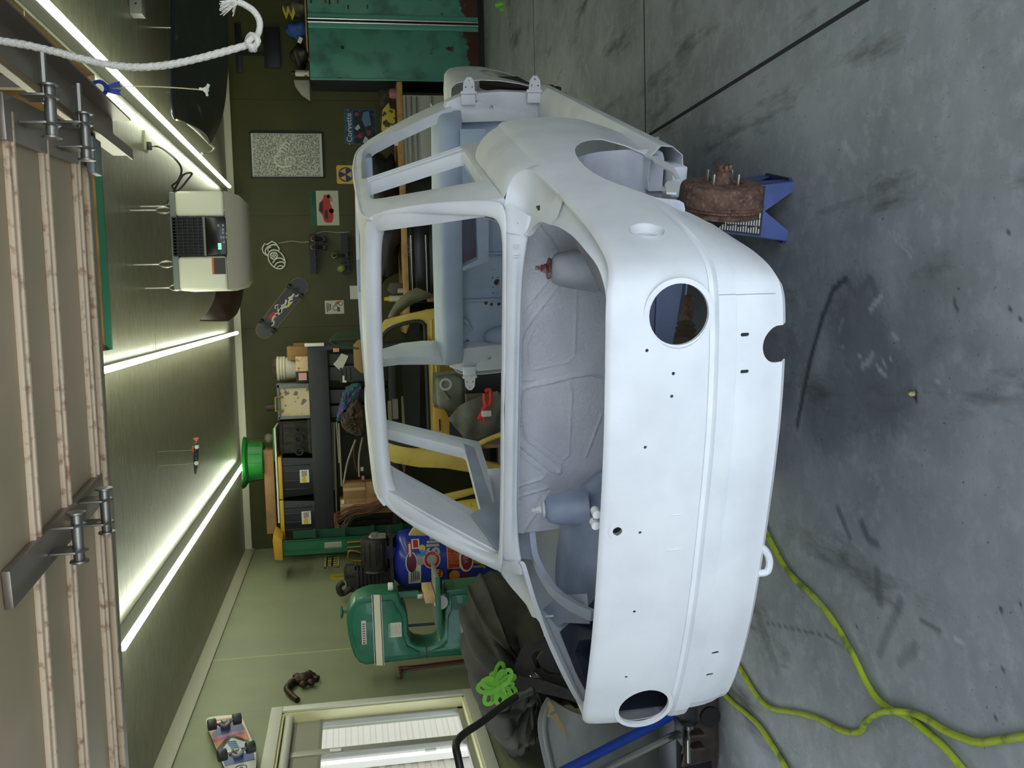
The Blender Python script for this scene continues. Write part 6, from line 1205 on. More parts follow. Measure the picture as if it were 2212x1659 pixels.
    m = MB(); m.tube([x_(783,1212,.2), x_(757,1210,.2), x_(752,1200,.2), x_(756,1190,.2), x_(774,1192,.2), x_(782,1196,.2)], .009, 8, sm=4); m.build('copper_pipe', mat('brass_dull', (140,106,52)), T_)
    m = MB(); m.tube([x_(760,1268,.12), x_(745,1280,.12), x_(735,1281,.1), x_(732,1266,.1), x_(742,1258,.12)], .028, 10, sm=4); m.build('elbow_pipe', PB_, T_)
    q3 = x_(800,1290); m = MB(); m.box2((q3.x-.08, cy-.06, zt-.0), (q3.x+.08, cy+.16, zt+.36)); m.build('belt_guard', mat('guard_dark', (34,30,24), .6), T_, bevel=.01)
    q4 = x_(838,1198); m = MB(); m.box((q4.x, cy-r*.55, zt+.05), (.12,.06,.16), RY(.35)); m.build('switch_box', TB, T_, bevel=.006); m = MB(); m.cyl((q4.x+.06, cy-r*.6, zt+.12), (q4.x+.06, cy-r*.7, zt+.12), .035, n=18); m.build('gauge', mat('gauge_grey', (110,112,112), .4, .5), T_)
from math import asin as asin_
compressor()
def bandsaw():
    Y = 6.45; D = .26; GS = mat('saw_green', (22,104,76), .42, n=(12,(18,94,68),.4,.6), coat=.2)
    P_ = lambda x, y, dy=0: atY(x, y, Y)+V((0,dy,0))
    base = P_(1010, 1345); T_ = thing('band_saw', 'green band saw with cream stripe standing against the sage wall', 'band saw', (base.x, Y+D/2, 0))
    out = [(749,1345),(751,1325),(758,1309),(770,1297),(785,1290),(800,1285),(859,1281),(864,1292),(865,1303),(874,1313),(880,1326),(882,1345),(883,1371),(889,1386),(898,1394),(921,1397),(942,1393),(953,1383),(958,1368),(959,1345),(959,1321),(963,1312),(962,1274),(1054,1265),(1130,1258),(1135,1408),(1006,1415),(922,1422),(850,1430),(790,1437),(777,1432),(766,1418),(759,1400),(752,1370)]
    m = MB(); m.prism([P_(*a) for a in out], (0,D,0)); m.build('frame', GS, T_, bevel=.014, seg=3, smooth=40)
    # raised wheel covers
    for pts in (((758,1345),(762,1320),(778,1304),(800,1300),(848,1296),(856,1312),(868,1330),(872,1372),(880,1395),(905,1407),(905,1413),(798,1422),(782,1416),(770,1398),(762,1372)), ((975,1285),(1110,1278),(1115,1396),(940,1410),(930,1408),(932,1404),(958,1398),(966,1385),(968,1330),(974,1320))):
        m = MB(); m.prism([P_(*a) for a in pts], (0,-.012,0)); m.build('wheel_cover', GS, T_, bevel=.008, seg=2, smooth=40)
    m = MB(); m.prism([P_(a, b, .0) for a, b in ((920.3,1398),(921.8,1398),(922.6,1422),(921.1,1422))], (0,-.0135,0)); m.build('cover_joint', BLACK, T_)
    def stripe(name, a0, a1, b0, b1, mtl): m = MB(); m.prism([P_(a0,1283.5,-.0128), P_(a1,1283.5,-.0128), P_(b1,1436,-.0128), P_(b0,1436,-.0128)], (0,-.0012,0)); m.build(name, mtl, T_)
    CR = mat('cream_stripe', (216,208,178), .5); stripe('cream_stripe', 806.5, 820, 813, 827, CR)
    for k, (a, b, mt) in enumerate(((803.5,810,CR),(823,830,CR))): stripe('pin_stripe', a-.9, a+.3, b-.9, b+.3, mt)
    for k, (a, b) in enumerate(((805,811.6),(821.5,828.5))): stripe('black_line', a-.6, a+.6, b-.6, b+.6, BLACK)
    c, w_, h = fb(781, 791, 1341, 1392, Y-.0135); bd = MB().box(c, (w_,.003,h)).build('name_badge', mat('badge_white', (206,200,192), .5), T_); m = MB()
    for k in range(8): m.box(c+V((-w_*.34+w_*.1*k,-.002,0)), (w_*.05,.001,h*.6))
    m.build('badge_print', mat('badge_ink', (120,60,56), .6), bd)
    m = MB(); m.box(c+V((-w_*.44,-.002,0)), (w_*.07,.001,h*.6)); m.build('badge_red', mat('badge_red', (150,40,44), .5), bd)
    c, w_, h = fb(843.5, 867.5, 1345, 1376, Y-.013); lb = MB().box(c, (w_,.003,h)).build('safety_label', mat('label_cream', (206,202,184), .6), T_); m = MB()
    for k in range(9): m.box(c+V((0,-.002,-h*.42+h*.84*k/8)), (w_*(.85 if k % 3 else .6),.001,h*.025))
    m.build('label_print', mat('label_ink', (110,108,98)), lb)
    p = P_(843, 1376, -.0125); m = text_mb('SAFETY RULES', .0155, p, XA, ZA, .0005); m.build('lettering', mat('saw_lettering', (180,206,190), .5), T_)
    c, w_, h = fb(995, 1020, 1322, 1366, Y-.013); MB().box(c, (w_,.003,h)).build('data_plate', mat('plate_grey', (176,176,168), .5), T_)
    # table, tilt, guides, knobs
    tb = P_(941, 1300); a, b = P_(940, 1230), P_(940, 1356)
    MB().box2((b.x, Y-.12, tb.z-.02), (a.x-.02, Y+.24, tb.z+.005)).build('table', mat('table_grey', (150,152,142), .4, .4), T_, bevel=.004)
    MB().box2((b.x, Y-.135, tb.z-.025), (a.x-.02, Y-.12, tb.z+.008)).build('table_edge', mat('saw_green_edge', (40,104,84), .5), T_, bevel=.003)
    q = P_(952, 1300); m = MB(); m.cyl((q.x, Y-.02, q.z), (q.x, Y+.05, q.z), .05, n=24); m.build('tilt_scale', WHITE, T_); m = MB(); m.box2((q.x-.03, Y-.01, q.z-.06), (q.x+.06, Y+.12, q.z+.0)); m.build('trunnion', GS, T_, bevel=.006)
    a, b = P_(862,1292,.06), P_(906,1291,.06); MB().box2((a.x-.012, Y+.05, b.z), (a.x+.022, Y+.075, a.z)).build('guide_post', mat('saw_green_edge', (40,104,84)), T_)
    q = P_(911, 1292, .06); MB().box(q, (.035,.04,.06)).build('blade_guide', STEEL, T_, bevel=.004)
    q = P_(845, 1272, .06); m = MB(); m.cyl(q+V((.0,0,-.015)), q+V((0,0,.02)), .028, n=18); m.cyl(q+V((-.03,0,-.0)), q, .01, n=8); m.build('guide_knob', WHITE, T_, bevel=.004)
    q = P_(741, 1332, .1); m = MB(); m.cyl(q+V((0,0,-.04)), q, .01, n=10); m.lathe([(0,0),(.03,0),(.045,.008),(.045,.016),(.02,.022),(0,.022)], q, (0,0,1), 18); m.build('tension_knob', GS, T_)
    m = MB(); m.cyl(P_(885,1372,.2), P_(962,1366,.2), .010, n=8); m.build('brace_rod', mat('rod_navy', (24,34,70), .4), T_)
    zb = P_(1130, 1330).z; x0, x1 = P_(1135,1406).x, P_(1130,1260).x
    MB().box2((x0, Y+.02, .0), (x1, Y+D-.02, zb)).build('stand', mat('saw_stand', (26,70,54), .5), T_)
    # timber offcut on the table
    q = P_(930, 1290); c, w_, h = fb(921, 936, 1255, 1291, Y-.08)
    a, b = P_(930, 1292), P_(930, 1281); zz = tb.z+.0095
    m = MB(); m.box2((a.x-.005, Y-.10, zz), (a.x+.045, Y+.24, zz+.07)); tag(m.build('timber_block', mat('fresh_timber', (196,168,122), .7, n=(20,(176,146,100),.4,.6), stretch=(1,.1,1)), bevel=.003), 'pale timber block lying on the band saw table', 'wood')
bandsaw()
def tarp():
    Y = 5.25; out = [(1060,1266),(1030,1284),(1016,1320),(1005,1366),(1010,1421),(1018,1463),(1035,1518),(1051,1565),(1072,1592),(1096,1615),(1118,1607),(1140,1570),(1165,1530),(1195,1500),(1260,1480),(1300,1420),(1300,1330),(1240,1270),(1160,1256)]
    P_ = spline([atY(a, b, Y) for a, b in out], 6, True); cx = atY(1130, 1420, Y); n = len(P_); m = MB(); rows = []; J = 26
    def fold(i, t):
        a = 2*pi*i/n; q = a*6+3*t+1.6*sin(3*t+a); return .075*(abs(sin(q))-.5) + .045*(abs(sin(a*11+2.1-5*t+sin(a*4)))-.5) + .05*sin(9*t+3*a)*sin(a*3) + .012*sin(a*31+9*t)
    for j in range(J+1):
        t = j/J; rows.append([cx.lerp(p, min(1, t*1.0)) + V((.02*sin(i*.9+6*t), -.42*sqrt(max(0, 1-t**2.4)) - fold(i, t)*(sin(pi*min(1, t*.9+.1)))*1.25, .015*sin(i*.7+9*t))) for i, p in enumerate(P_)])
    rows.append([p+V((0,.25,0)) for p in rows[-1]]); m.grid(rows, True); 
    o = m.build('canvas_cover', mat('olive_canvas', (58,56,46), .9, n=(5,(44,43,35),.4,.6), bump=(7,.5)), smooth=80, fix=False); tag(o, 'dark olive canvas cover draped over a bulky shape in front of the window', 'cover')
    # what it covers stands on the floor
    q = atY(1200, 1400, Y+.1); tag(MB().box2((q.x-.25, Y+.05, 0), (q.x+.25, Y+.30, q.z+.1)).build('covered_stand', mat('stand_dark', (40,40,38), .8)), 'dark stand beneath the olive canvas cover', 'stand')  # plain box in one dark grey
    # lime webbing strap bundle
    Ys = 4.78; T_ = thing('webbing_strap', 'bundle of lime green webbing strap loops lying on the olive canvas', 'strap', atY(1072, 1475, Ys)); rr = random.Random(8); c = atY(1076, 1477, Ys)
    for k in range(15):
        a = 2*pi*k/15+rr.uniform(-.2,.2); l = rr.uniform(.035,.06); d = V((cos(a), 0, sin(a))); s_ = V((-sin(a), rr.uniform(-.6,.6), cos(a))).normalized(); ce = c+d*l*1.05+V((0,-.02-.004*(k % 5),0)); m = MB()
        m.tube([ce+d*l*cos(t)+s_*(.4*l+.006)*sin(t) for t in [2*pi*i/20 for i in range(20)]], (.011,.0012), flat=tuple(d.cross(s_)), closed=True); m.build('loop', mat('lime_webbing', (120,190,62), .6), T_)
tarp()
def bender():
    Y = 4.2; PL_ = mat('mill_steel', (58,52,48), .5, .5, n=(10,(44,40,38),.4,.6)); T_ = thing('tube_bender', 'dark steel tube bender with two cam plates and bent lever, left of the car', 'tool', (atY(1180,1450,Y).x, Y, 0))
    p1 = [(1110,1446),(1116,1424),(1124,1406),(1146,1391),(1184,1383),(1215,1380),(1260,1400),(1270,1480),(1226,1477),(1184,1474),(1148,1460),(1121,1459)]
    p2 = [(1111,1482),(1113,1470),(1121,1460),(1168,1468),(1228,1488),(1270,1500),(1280,1530),(1242,1515),(1198,1504),(1151,1493),(1123,1490)]
    def pl(pts, Yp, cutp=None):
        m = MB(); m.prism([atY(a, b, Yp) for a, b in pts], (0,.010,-.004)); ct = None
        if cutp: ct = MB(); ct.prism([atY(a, b, Yp)-V((0,.05,0)) for a, b in cutp], (0,.12,0))
        return m.build('cam_plate', PL_, T_, cut=ct)
    pl(p1, Y+.03, [(1147,1418),(1158,1407),(1176,1401),(1179,1404),(1166,1412),(1160,1424),(1168,1440),(1190,1452),(1216,1456),(1216,1461),(1186,1458),(1158,1444)])
    pl(p2, Y-.09)
    m = MB(); a, b = atY(1170,1478,Y-.07), atY(1150,1455,Y+.03); m.cyl(a, b, .017, n=12); m.build('spacer_pin', CHROME, T_)
    a = atY(1190,1440,Y); MB().box2((a.x-.05, Y-.05, 0), (a.x+.05, Y+.03, a.z-.05)).build('post', PL_, T_); MB().box2((a.x-.25, Y-.2, 0), (a.x+.25, Y+.2, .012)).build('foot_plate', PL_, T_)
    L1 = [atY(1150,1491,3.88), atY(1120,1503,3.80), atY(1090,1522,3.72), atY(1040,1560,3.60), atY(1005,1583,3.52), atY(988,1600,3.48), atY(985,1615,3.45), atY(990,1640,3.42), atY(1000,1690,3.38)]
    m = MB(); m.tube(L1, .0155, 12, sm=5); m.build('lever', mat('lever_black', (46,44,42), .4, .4), T_); m = MB(); m.cyl(atY(1146,1493,3.868), atY(1116,1506,3.785), .0165, n=14); m.build('bright_sleeve', STEEL, T_)
bender()
def corner_parts():
    # primered bonnet leaning in the corner, with chipped edge
    Y = 4.55; PM = mat('worn_primer', (86,88,82), .6, n=(4,(74,76,70),.4,.6), n2=(5,(92,42,36),.665,.69))
    T_ = thing('worn_bonnet', 'grey primered car bonnet with red and tan chips leaning in the left corner', 'bonnet', (atY(1300,1600,Y).x, Y, 0))
    A_ = spline([atY(a, b, Y+.05) for a, b in ((1183,1506),(1168,1535),(1163,1575),(1175,1640),(1195,1720))], 5); B_3 = spline([atY(a, b, Y-.30) for a, b in ((1300,1540),(1340,1565),(1390,1600),(1420,1650),(1430,1720))], 5)
    m = MB(); m.grid([[a.lerp(b, t)+V((.0,-.10*sin(pi*t),0)) for a, b in zip(A_, B_3)] for t in [k/8 for k in range(9)]]); m.build('skin', PM, T_, solid=.012, smooth=70)
    m = MB(); m.tube([a.lerp(b,.06)+V((0,-.03,0)) for a, b in zip(A_, B_3)], .016, 8); m.build('folded_edge', mat('worn_primer_edge', (96,98,92), .6), T_, smooth=70)
    lo = [b for b in B_3]; m = MB(); m.grid([lo, [V((p.x, p.y-.02, .002)) for p in lo]]); m.build('lower_skin', PM, T_, solid=.01, smooth=60)
    # chipped paint line
    m = MB(); m.prism([atY(a, b, Y-.115) for a, b in ((1183,1512),(1196,1525),(1198,1535),(1188,1540),(1190,1546),(1202,1541),(1212,1560),(1228,1572),(1240,1590),(1242,1610),(1262,1640),(1256,1645),(1234,1612),(1222,1598),(1218,1584),(1206,1566),(1194,1552),(1182,1548),(1186,1530))], (0,-.002,0)); m.build('bare_tan_chip', mat('tan_filler', (150,128,88), .7), T_)
    # blue and bright steel jack handles, floor jack
    JX = atY(1500, 1580, 3.75); T2 = thing('floor_jack', 'black trolley jack with blue and bright steel handles behind the car corner', 'jack', (JX.x, 3.8, 0))
    MB().box2((JX.x-.35, 3.78, .03), (JX.x+.10, 4.02, .20)).build('chassis', BLACKM, T2, bevel=.01)
    for k in (-.3, .05): MB().cyl((JX.x+k, 3.76, .045), (JX.x+k, 4.04, .045), .045, n=18).build('wheel', mat('wheel_dark', (26,26,26)), T2)
    a, b = atY(1452, 1545, 3.82), atY(1190, 1680, 3.60); MB().cyl(a, b, .021, n=14).build('blue_handle', mat('handle_blue', (26,62,150), .35), T2)
    a, b = atY(1470, 1582, 3.78), atY(1280, 1675, 3.58); MB().cyl(a, b, .017, n=14).build('bright_handle', CHROME, T2)
    q = atY(1480, 1590, 3.7); MB().box2((q.x-.05, 3.70, .2), (q.x+.05, 3.80, q.z)).build('saddle_block', BLACK, T2, bevel=.012)
    # rusty brown steel frame leg on the floor with clamp brackets and bolts
    BR = mat('brown_steel', (76,64,58), .6, .3, n=(20,(60,50,46),.4,.6)); f0, f1 = atZ(1553, 1532, 0), atZ(1553, 1640, 0); yy = (f0.y+f1.y)/2
    T3 = thing('steel_frame', 'brown steel box section frame with bolted clamps behind the left tail corner', 'frame', (f1.x, yy, 0))
    xa, xb = f1.x-.0, f0.x+.35
    MB().box2((xa, yy, .0), (xb, yy+.10, .10)).build('box_section', BR, T3, bevel=.004)
    for px in (1572, 1600):
        q = atY(1520, px, yy-.03); m = MB(); m.prism([(q.x-.10, yy-.02, .03), (q.x+.02, yy-.0, .03), (q.x+.02, yy, .09), (q.x-.02, yy-.05, .17), (q.x-.10, yy-.05, .19)], (0,.012,0)); m.box2((q.x-.012, yy-.09, .10), (q.x+.0, yy, .16)); br = m.build('clamp_plate', BR, T3)
        if px == 1572: m = MB(); m.cyl((q.x+.01, yy-.05, .16), (q.x-.14, yy-.05, .16), .010, n=10); m.cyl((q.x+.015, yy-.05, .16), (q.x+.03, yy-.05, .16), .024, n=6); m.build('bolt', STEEL, br)
    MB().prism([(xa-.10, yy+.02, .0), (xa, yy+.02, .0), (xa, yy+.02, .12), (xa-.02, yy+.02, .12)], (0,.06,0)).build('gusset', BR, T3)
corner_parts()
# ---------------------------------------------------------------- floor: hoses, stand, screw
def hoses():
    HY = mat('hose_lime', (164,178,44), .5, n=(16,(112,124,50),.52,.66), n2=(30,(150,156,110),.60,.7)); z = .0115
    def hose(pts, lab, lift=()): 
        P_ = [atZ(a, b, z) for a, b in pts]
        for i in lift: P_[i].z += .024
        o = MB().tube(P_, .0105, 10, sm=8).build('air_hose', HY, smooth=80); tag(o, lab, 'hose', 'lime air hoses on the floor')
    hose(((1625,1080),(1640,1115),(1657,1155),(1675,1190),(1695,1225),(1720,1255),(1750,1282),(1780,1315),(1805,1350),(1830,1392),(1850,1430),(1870,1472),(1895,1510),(1925,1533),(1960,1548),(2000,1580),(2040,1615),(2095,1680)), 'lime hose running from under the tail straight toward the lower right, under the other')
    hose(((1560,1400),(1590,1432),(1607,1458),(1625,1488),(1645,1515),(1670,1532),(1720,1540),(1765,1552),(1805,1573),(1835,1583),(1860,1578),(1885,1558),(1910,1540),(1935,1535),(1965,1540),(2000,1553),(2040,1578),(2080,1595),(2110,1603),(2150,1600),(2212,1591),(2290,1584)), 'dusty lime hose snaking from the tail corner across the other hose to the right edge', (11,12,13))
    hose(((1540,1478),(1565,1500),(1585,1520),(1610,1540),(1640,1568),(1665,1605),(1690,1645),(1720,1700)), 'short stretch of lime hose at the bottom beside the brown steel frame')
    q = atZ(1974, 851, 0); T_ = thing('brass_nut', 'tiny bright brass nut lying alone on the concrete floor', 'nut', q); m = MB(); m.cyl(q+V((0,0,0)), q+V((0,0,.012)), .007, n=6); m.build('hex', mat('brass_bright', (230,210,150), .3, .6), T_); m = MB(); m.cyl(q+V((0,0,.012)), q+V((0,0,.016)), .004, n=8); m.build('stub', MATS['brass_bright'], T_)
hoses()
def jack_stand():
    BL = mat('stand_blue', (60,80,140), .4, n=(9,(48,66,120),.45,.65), coat=.2)
    f = [atZ(a, b, 0) for a, b in ((1714,390),(1700,522))]
    a, b = f; e = (a-b); e.z = 0; wd = e.length; ex = e.normalized(); ey = V((-ex.y, ex.x, 0)); 
    if ey.y < 0: ey = -ey
    c = (a+b)/2 + ey*wd*.5; T_ = thing('jack_stand', 'blue jack stand with black warning label beneath the right rear hub', 'jack stand', c)
    hgt = .36; tp = .062; h2 = wd/2
    def face(k):
        R_ = [(ex, ey), (ey, -ex), (-ex, -ey), (-ey, ex)][k]; u, n_ = R_[0], -R_[1]
        bl, br = c + n_*h2 - u*h2, c + n_*h2 + u*h2; tl, tr = c + n_*tp - u*tp + V((0,0,hgt)), c + n_*tp + u*tp + V((0,0,hgt))
        mid = (bl+br)/2; lf = bl.lerp(br,.18); rf = bl.lerp(br,.82); ap = mid.lerp((tl+tr)/2, .25)
        m = MB(); m.prism([bl, lf, ap, rf, br, tr, tl], n_*-.004); o = m.build('side_plate', BL, T_); return bl, br, tl, tr, n_, u
    fs = [face(k) for k in range(4)]
    bl, br, tl, tr, n_, u = fs[0]; nn = ((br-bl).cross(tl-bl)).normalized(); nn = nn if nn.y < 0 else -nn
    L_ = lambda s_, t: (bl.lerp(br, s_)).lerp(tl.lerp(tr, s_), t) + nn*.0015
    m = MB(); m.prism([L_(.04,.27), L_(.96,.27), L_(.96,.92), L_(.04,.92)], nn*.0008); lb = m.build('label', mat('label_black', (30,30,32), .6), T_)
    m = MB()
    for k in range(24):
        t = .29+.0255*k
        for s_ in range(6): s0 = .08+.142*s_; m.prism([L_(s0,t)+nn*.001, L_(s0+.125*(.7+.3*((k*7+s_*3) % 4)/3),t)+nn*.001, L_(s0+.125*(.7+.3*((k*7+s_*3) % 4)/3),t+.012)+nn*.001, L_(s0,t+.012)+nn*.001], nn*.0004)
    m.build('label_lines', mat('label_lines', (206,204,196), .6), lb)
    MB().cyl(c+V((0,0,hgt-.1)), c+V((0,0,hgt+.04)), .024, n=16).build('ratchet_post', BLACKM, T_); MB().box(c+V((0,0,hgt+.05)), (.10,.05,.03)).build('saddle', BLACKM, T_, bevel=.006)
    m = MB(); 
    for k in (-1, 1): m.box(c+ey*0+ex*(k*h2*.92)+V((0,0,.006)), (.03,wd*.9,.012), Matrix((ex, ey, ZA)).transposed())
    m.build('base_rail', mat('stand_blue_dark', (34,48,84), .5), T_)
jack_stand()
q = CAR @ V((.62, 3.0, .30))
for k, (cx_, cy_) in enumerate(((.33, 2.6), (-.33, 2.6), (-.45, 1.27))):
    p = CAR @ V((cx_, cy_, .285 if k < 2 else .245)); T_ = thing('support_stand', ('dark axle stand under the right front of the car', 'dark axle stand under the left front of the car', 'dark axle stand under the left rear of the car')[k], 'jack stand', (p.x, p.y, 0)); m = MB(); m.grid([[V((p.x+a*s_, p.y+b*s_, z)) for a, b in ((-1,-1),(1,-1),(1,1),(-1,1))] for z, s_ in ((0,.12),(p.z-.03,.04))], True); m.build('pyramid', BLACKM, T_); MB().box2((p.x-.05, p.y-.04, p.z-.03), (p.x+.05, p.y+.04, p.z)).build('saddle', STEEL, T_)
# lime strap end and tan box at the far right edge
q = atZ(1085, 8, 0); tag(MB().tube([atY(1070,12,8.9), atY(1085,8,8.88), atY(1092,15,8.86), atY(1082,22,8.86)], .025, 8, sm=4).build('green_strap_end', mat('lime_webbing', (120,190,62))), 'lime green strap end by the right edge beside the teal cabinet', 'strap')
bpy.data.objects['green_strap_end'].location.z = -.0
# ================================================================== yellow shell behind the white car
def yellow_car():
    Y = 8.25; YC = mat('yellow_paint', (204,180,86), .45, n=(5,(188,162,72),.4,.6), n2=(9,(150,136,96),.64,.72)); RB = mat('window_rubber', (40,42,38), .6)
    base = atY(1000, 830, Y); T_ = thing('yellow_car_shell', 'yellow car body shell with rear window rubber, behind the white car', 'car', (base.x, Y+.4, 0))
    p = lambda x, y, dy=0: atY(x, y, Y)+V((0,dy,0))
    outl = [(818,712),(832,690),(880,678),(948,664),(962,676),(950,700),(952,960),(1000,986),(1082,1004),(1090,1030),(1022,1022),(960,1012),(905,1010),(850,1000),(822,985),(816,960)]
    hole = [(822,748),(826,728),(840,712),(872,699),(905,694),(916,702),(918,720),(926,930),(924,955),(910,963),(880,962),(840,952),(826,938),(822,915)]
    m = MB(); m.prism([p(*a) for a in outl], (0,.10,0)); ct = MB(); ct.prism([p(*a, -.1) for a in spline([V((a,b,0)) for a, b in hole], 1)] if 0 else [p(a, b, -.1) for a, b in hole], (0,.4,0)); m.build('rear_window_frame', YC, T_, cut=ct, bevel=.012, smooth=40)
    MB().tube([p(a, b, -.004) for a, b in hole], .018, 8, True, 3).build('window_rubber', RB, T_, smooth=70)
    for x in (932, 941): MB().tube([p(x, 690, -.004), p(x+2, 800, -.004), p(x+8, 965, -.004)], .010, 8, sm=5).build('gutter_bead', YC, T_, smooth=70)
    # roof and flanks running back into the room
    A_ = [p(818, y, .1) for y in (712, 780, 850, 920, 985)]; m = MB(); m.grid([A_, [a+V((0,.5,.0)) for a in A_], [a+V((0,1.0,-.04)) for a in A_]]); m.build('roof', YC, T_, solid=.01, smooth=60)
    xl, xr, zw = p(950,1005).x, p(950,668).x, p(950,800).z
    m = MB(); m.box2((xr-.03, Y+.05, .45), (xr, Y+1.15, zw)); m.box2((xl, Y+.05, .45), (xl+.03, Y+1.15, zw)); m.build('flank', YC, T_, bevel=.01)
    MB().box2((xl, Y+1.1, .45), (xr, Y+1.14, zw+.02)).build('scuttle', YC, T_)
    MB().box2((xl+.1, Y+.2, 0), (xl+.2, Y+.3, .45)).build('trestle_leg', WOOD, T_); MB().box2((xr-.2, Y+.2, 0), (xr-.1, Y+.3, .45)).build('trestle_leg', WOOD, T_); MB().box2((xl, Y+.15, .40), (xr, Y+.35, .45)).build('floor_member', YC, T_)
    m = MB(); m.prism([p(912,690,.25), p(912,948,.25), p(880,940,.25), p(868,760,.25), p(890,700,.25)], (0,.03,0)); m.build('seat_back', mat('seat_dark', (36,40,34), .8), T_)
    # light patches seen through its window: papers on the far bench
    for k, (x0, x1, y0, y1) in enumerate(((868,898,856,930),(838,846,866,912),(848,860,862,905))):
        m = MB(); PB(m, x0, x1, y0, y1, Y+.6, .02); tag(m.build('pale_panel', mat('pale_panel', (196,190,160), .6)), ('large pale board seen through the yellow shell window', 'narrow pale board at left seen through the yellow window', 'thin pale strip between boards in the yellow window')[k], 'board')
    T2 = thing('yellow_wing', 'yellow car wing and sill panels leaning behind the white car', 'car part', (atY(990,1100,7.7).x, 7.75, 0)); q = lambda x, y, dy=0: atY(x, y, 7.7)+V((0,dy,0))
    m = MB(); m.prism([q(905,1097),(q(910,1086)),q(965,1068),q(1035,1052),q(1040,1062),q(1010,1072),q(960,1086),q(920,1098)], (0,.05,0)); m.build('sill_strip', YC, T2, bevel=.008)
    A_ = spline([q(930,1118), q(950,1098), q(986,1084), q(1045,1076)], 5); B_4 = spline([q(925,1150), q(950,1140), q(990,1132), q(1060,1120)], 5); m = MB(); m.grid([[a.lerp(b, t)+V((0,-.14*sin(pi*t),0)) for a, b in zip(A_, B_4)] for t in [k/8 for k in range(9)]]); m.build('wing_skin', YC, T2, solid=.01, smooth=70)
    m = MB(); m.prism([q(882,1158), q(892,1142), q(906,1132), q(938,1140), q(925,1158)], (0,.05,0)); m.build('wing_tip', mat('dusty_yellow', (178,160,96), .6), T2, bevel=.01)
    A_ = spline([q(985,975,-.3), q(1010,955,-.3), q(1050,936,-.3), q(1090,922,-.3)], 5); MB().tube(A_, .022, 8).build('arch_edge', YC, T2, smooth=70)
    m = MB(); m.prism([q(930,1150,.06), q(1120,1110,.06), q(1200,1100,.06), q(1200,1160,.06), q(1000,1165,.06)], (0,.1,0)); m.build('lower_skin', mat('dusty_yellow', (178,160,96)), T2)
    z0 = T2.location; MB().box2((z0.x-.1, 7.8, 0), (z0.x+.1, 7.9, q(1200,1100).z+.05)).build('stay', WOOD, T2)
    # fuel tank, red tool, yellow bracket, orange glove
    T3 = thing('fuel_tank', 'grey pressed steel fuel tank with round sender hole by the yellow shell', 'tank', atY(980, 855, 8.0)); GT = mat('tank_grey', (120,122,108), .5, .3, n=(8,(102,104,92),.4,.6)); r_ = lambda x, y, dy=0: atY(x, y, 8.0)+V((0,dy,0))
    m = MB(); m.prism([r_(a, b) for a, b in ((940,815),(985,808),(1004,818),(1004,890),(988,905),(955,890),(942,870))], (0,.16,0)); m.build('shell', GT, T3, bevel=.04, seg=4, smooth=60)
    m = MB(); m.prism([r_(a, b, .07) for a, b in ((936,806),(1010,800),(1010,915),(985,910),(946,890),(936,870))], (0,.008,0)); m.build('flange', GT, T3)
    m = MB(); m.lathe([(.035,0),(.055,0),(.055,.012),(.035,.012)], r_(962,830,-.004), (0,-1,0), 24); m.build('sender_ring', STEEL, T3); m = MB(); m.cyl(r_(958,845,-.02), r_(970,862,-.02), .014, n=10); m.build('outlet_pipe', GT, T3)
    q2 = r_(1000, 855, .0); MB().box2((q2.x-.2, 8.06, 0), (q2.x+.2, 8.14, r_(1010,855).z)).build('cradle', BLACKM, T3)
    m = MB(); m.prism([atY(a, b, 7.9) for a, b in ((938,880),(962,885),(972,905),(972,945),(964,962),(950,952),(940,930))], (0,.08,0)); m.v = [v_+V((0,0,0)) for v_ in m.v]; T4 = thing('yellow_box', 'small yellow painted box with dark strap under the yellow shell window', 'box', atY(955, 920, 7.9)); m.build('case', mat('old_yellow', (176,134,40), .5), T4, bevel=.01); MB().box(atY(950,918,7.89), (.10,.012,.012)).build('strap', BLACKM, T4)
    q3 = atY(970, 925, 7.9); MB().box2((q3.x-.1, 7.92, 0), (q3.x+.1, 7.97, q3.z)).build('stay', BLACKM, T4)
    m = MB(); a = atY(930, 748, Y-.03); m.ball(a, (.052,.04,.05), 18, 12); 
    for i, v_ in enumerate(m.v): m.v[i] = a+(v_-a)*(1+.18*sin(v_.x*120)+.15*sin(v_.z*150))
    tag(m.build('orange_glove', mat('orange_rubber', (206,96,40), .6), smooth=70), 'crumpled orange glove stuck on the yellow shell', 'glove')
    T5 = thing('red_tool', 'red handled clamp tool resting on the grey sheet', 'tool', atY(1050, 875, 7.45)); u = lambda x, y, dy=0: atY(x, y, 7.45)+V((0,dy,0)); RD = mat('tool_red', (196,40,36), .4)
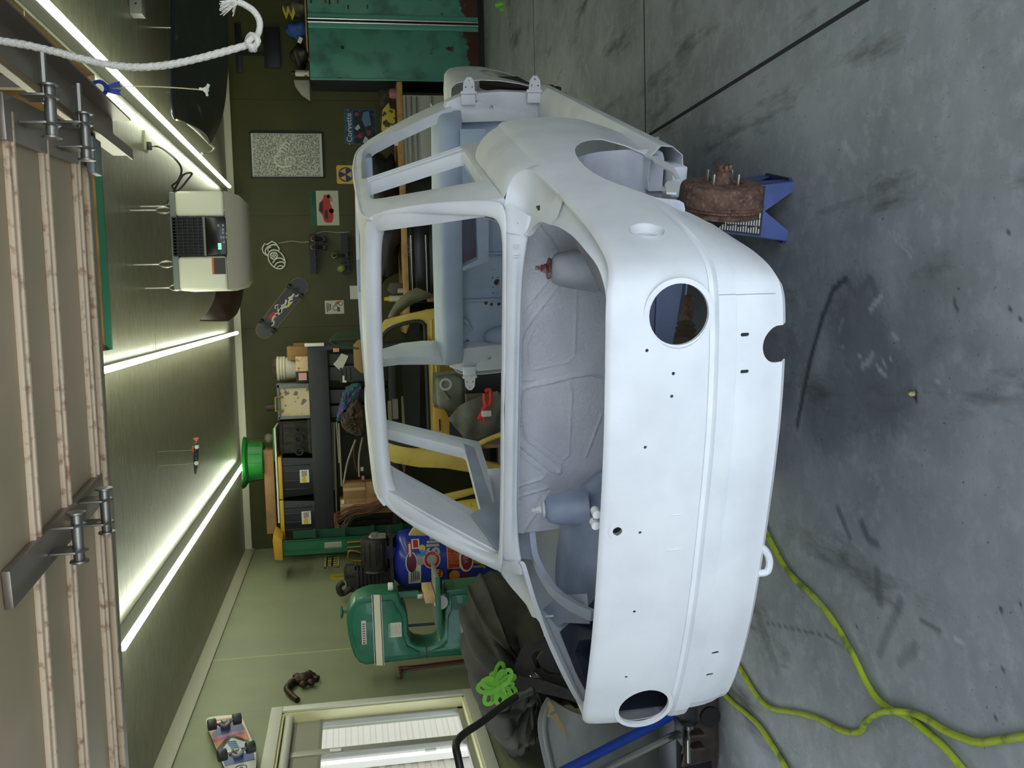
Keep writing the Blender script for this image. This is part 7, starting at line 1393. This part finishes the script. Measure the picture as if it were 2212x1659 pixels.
    m = MB(); m.tube([u(1048,846), u(1058,842), u(1060,862), u(1056,876), u(1048,872), u(1047,850)], .018, 8, sm=3); m.build('loop_handle', RD, T5, smooth=70); m = MB(); m.bar(u(1052,870), u(1034,906), .03, .03); m.bar(u(1044,880), u(1045,912), .03, .03); m.build('jaws', RD, T5, bevel=.005); MB().box(u(1050,893,-.02), (.05,.03,.08)).build('pale_pad', mat('pad_pale', (196,190,186), .5), T5, bevel=.008)
    T6 = thing('grey_sheet', 'grey folded sheet over boards standing behind the white car cabin', 'sheet', atY(1030, 900, 7.6)); GSx = mat('sheet_grey', (104,104,94), .8, n=(6,(84,84,76),.4,.6)); s2 = lambda x, y, dy=0: atY(x, y, 7.55)+V((0,dy,0))
    A_ = spline([s2(968,905), s2(990,880), s2(1030,858), s2(1075,845)], 5); B_5 = spline([s2(1010,955), s2(1040,945), s2(1075,930), s2(1100,905)], 5); m = MB(); m.grid([[a.lerp(b, t)+V((0,-.06*sin(pi*t)-.015*sin(9*t+i*.8),0)) for i, (a, b) in enumerate(zip(A_, B_5))] for t in [k/10 for k in range(11)]]); m.build('fold', GSx, T6, solid=.006, smooth=70)
    a, b = s2(1100,850), s2(1100,960); MB().box2((b.x, 7.6, 0), (a.x, 7.68, s2(1010,900).z)).build('boards', mat('board_grey', (88,82,70), .8), T6)
    # dark olive curved panel above the yellow shell
    A_ = spline([atY(a, b, 8.9) for a, b in ((900,622),(880,632),(855,655),(838,685))], 6); B_6 = spline([atY(a, b, 8.9) for a, b in ((945,640),(900,652),(868,672),(850,690))], 6); m = MB(); m.grid([[a.lerp(b, t)+V((0,-.05*sin(pi*t),0)) for a, b in zip(A_, B_6)] for t in [k/6 for k in range(7)]]); T7 = thing('dusty_wing', 'dusty grey green curved car panel resting above the yellow shell', 'car part', A_[5]); m.build('skin', mat('dusty_green', (116,116,92), .6, n=(7,(96,94,72),.4,.6)), T7, solid=.01, smooth=70); z9 = B_6[3]; MB().box2((z9.x-.03, 8.95, 0), (z9.x+.03, 9.0, z9.z)).build('stay', WOOD, T7)
yellow_car()
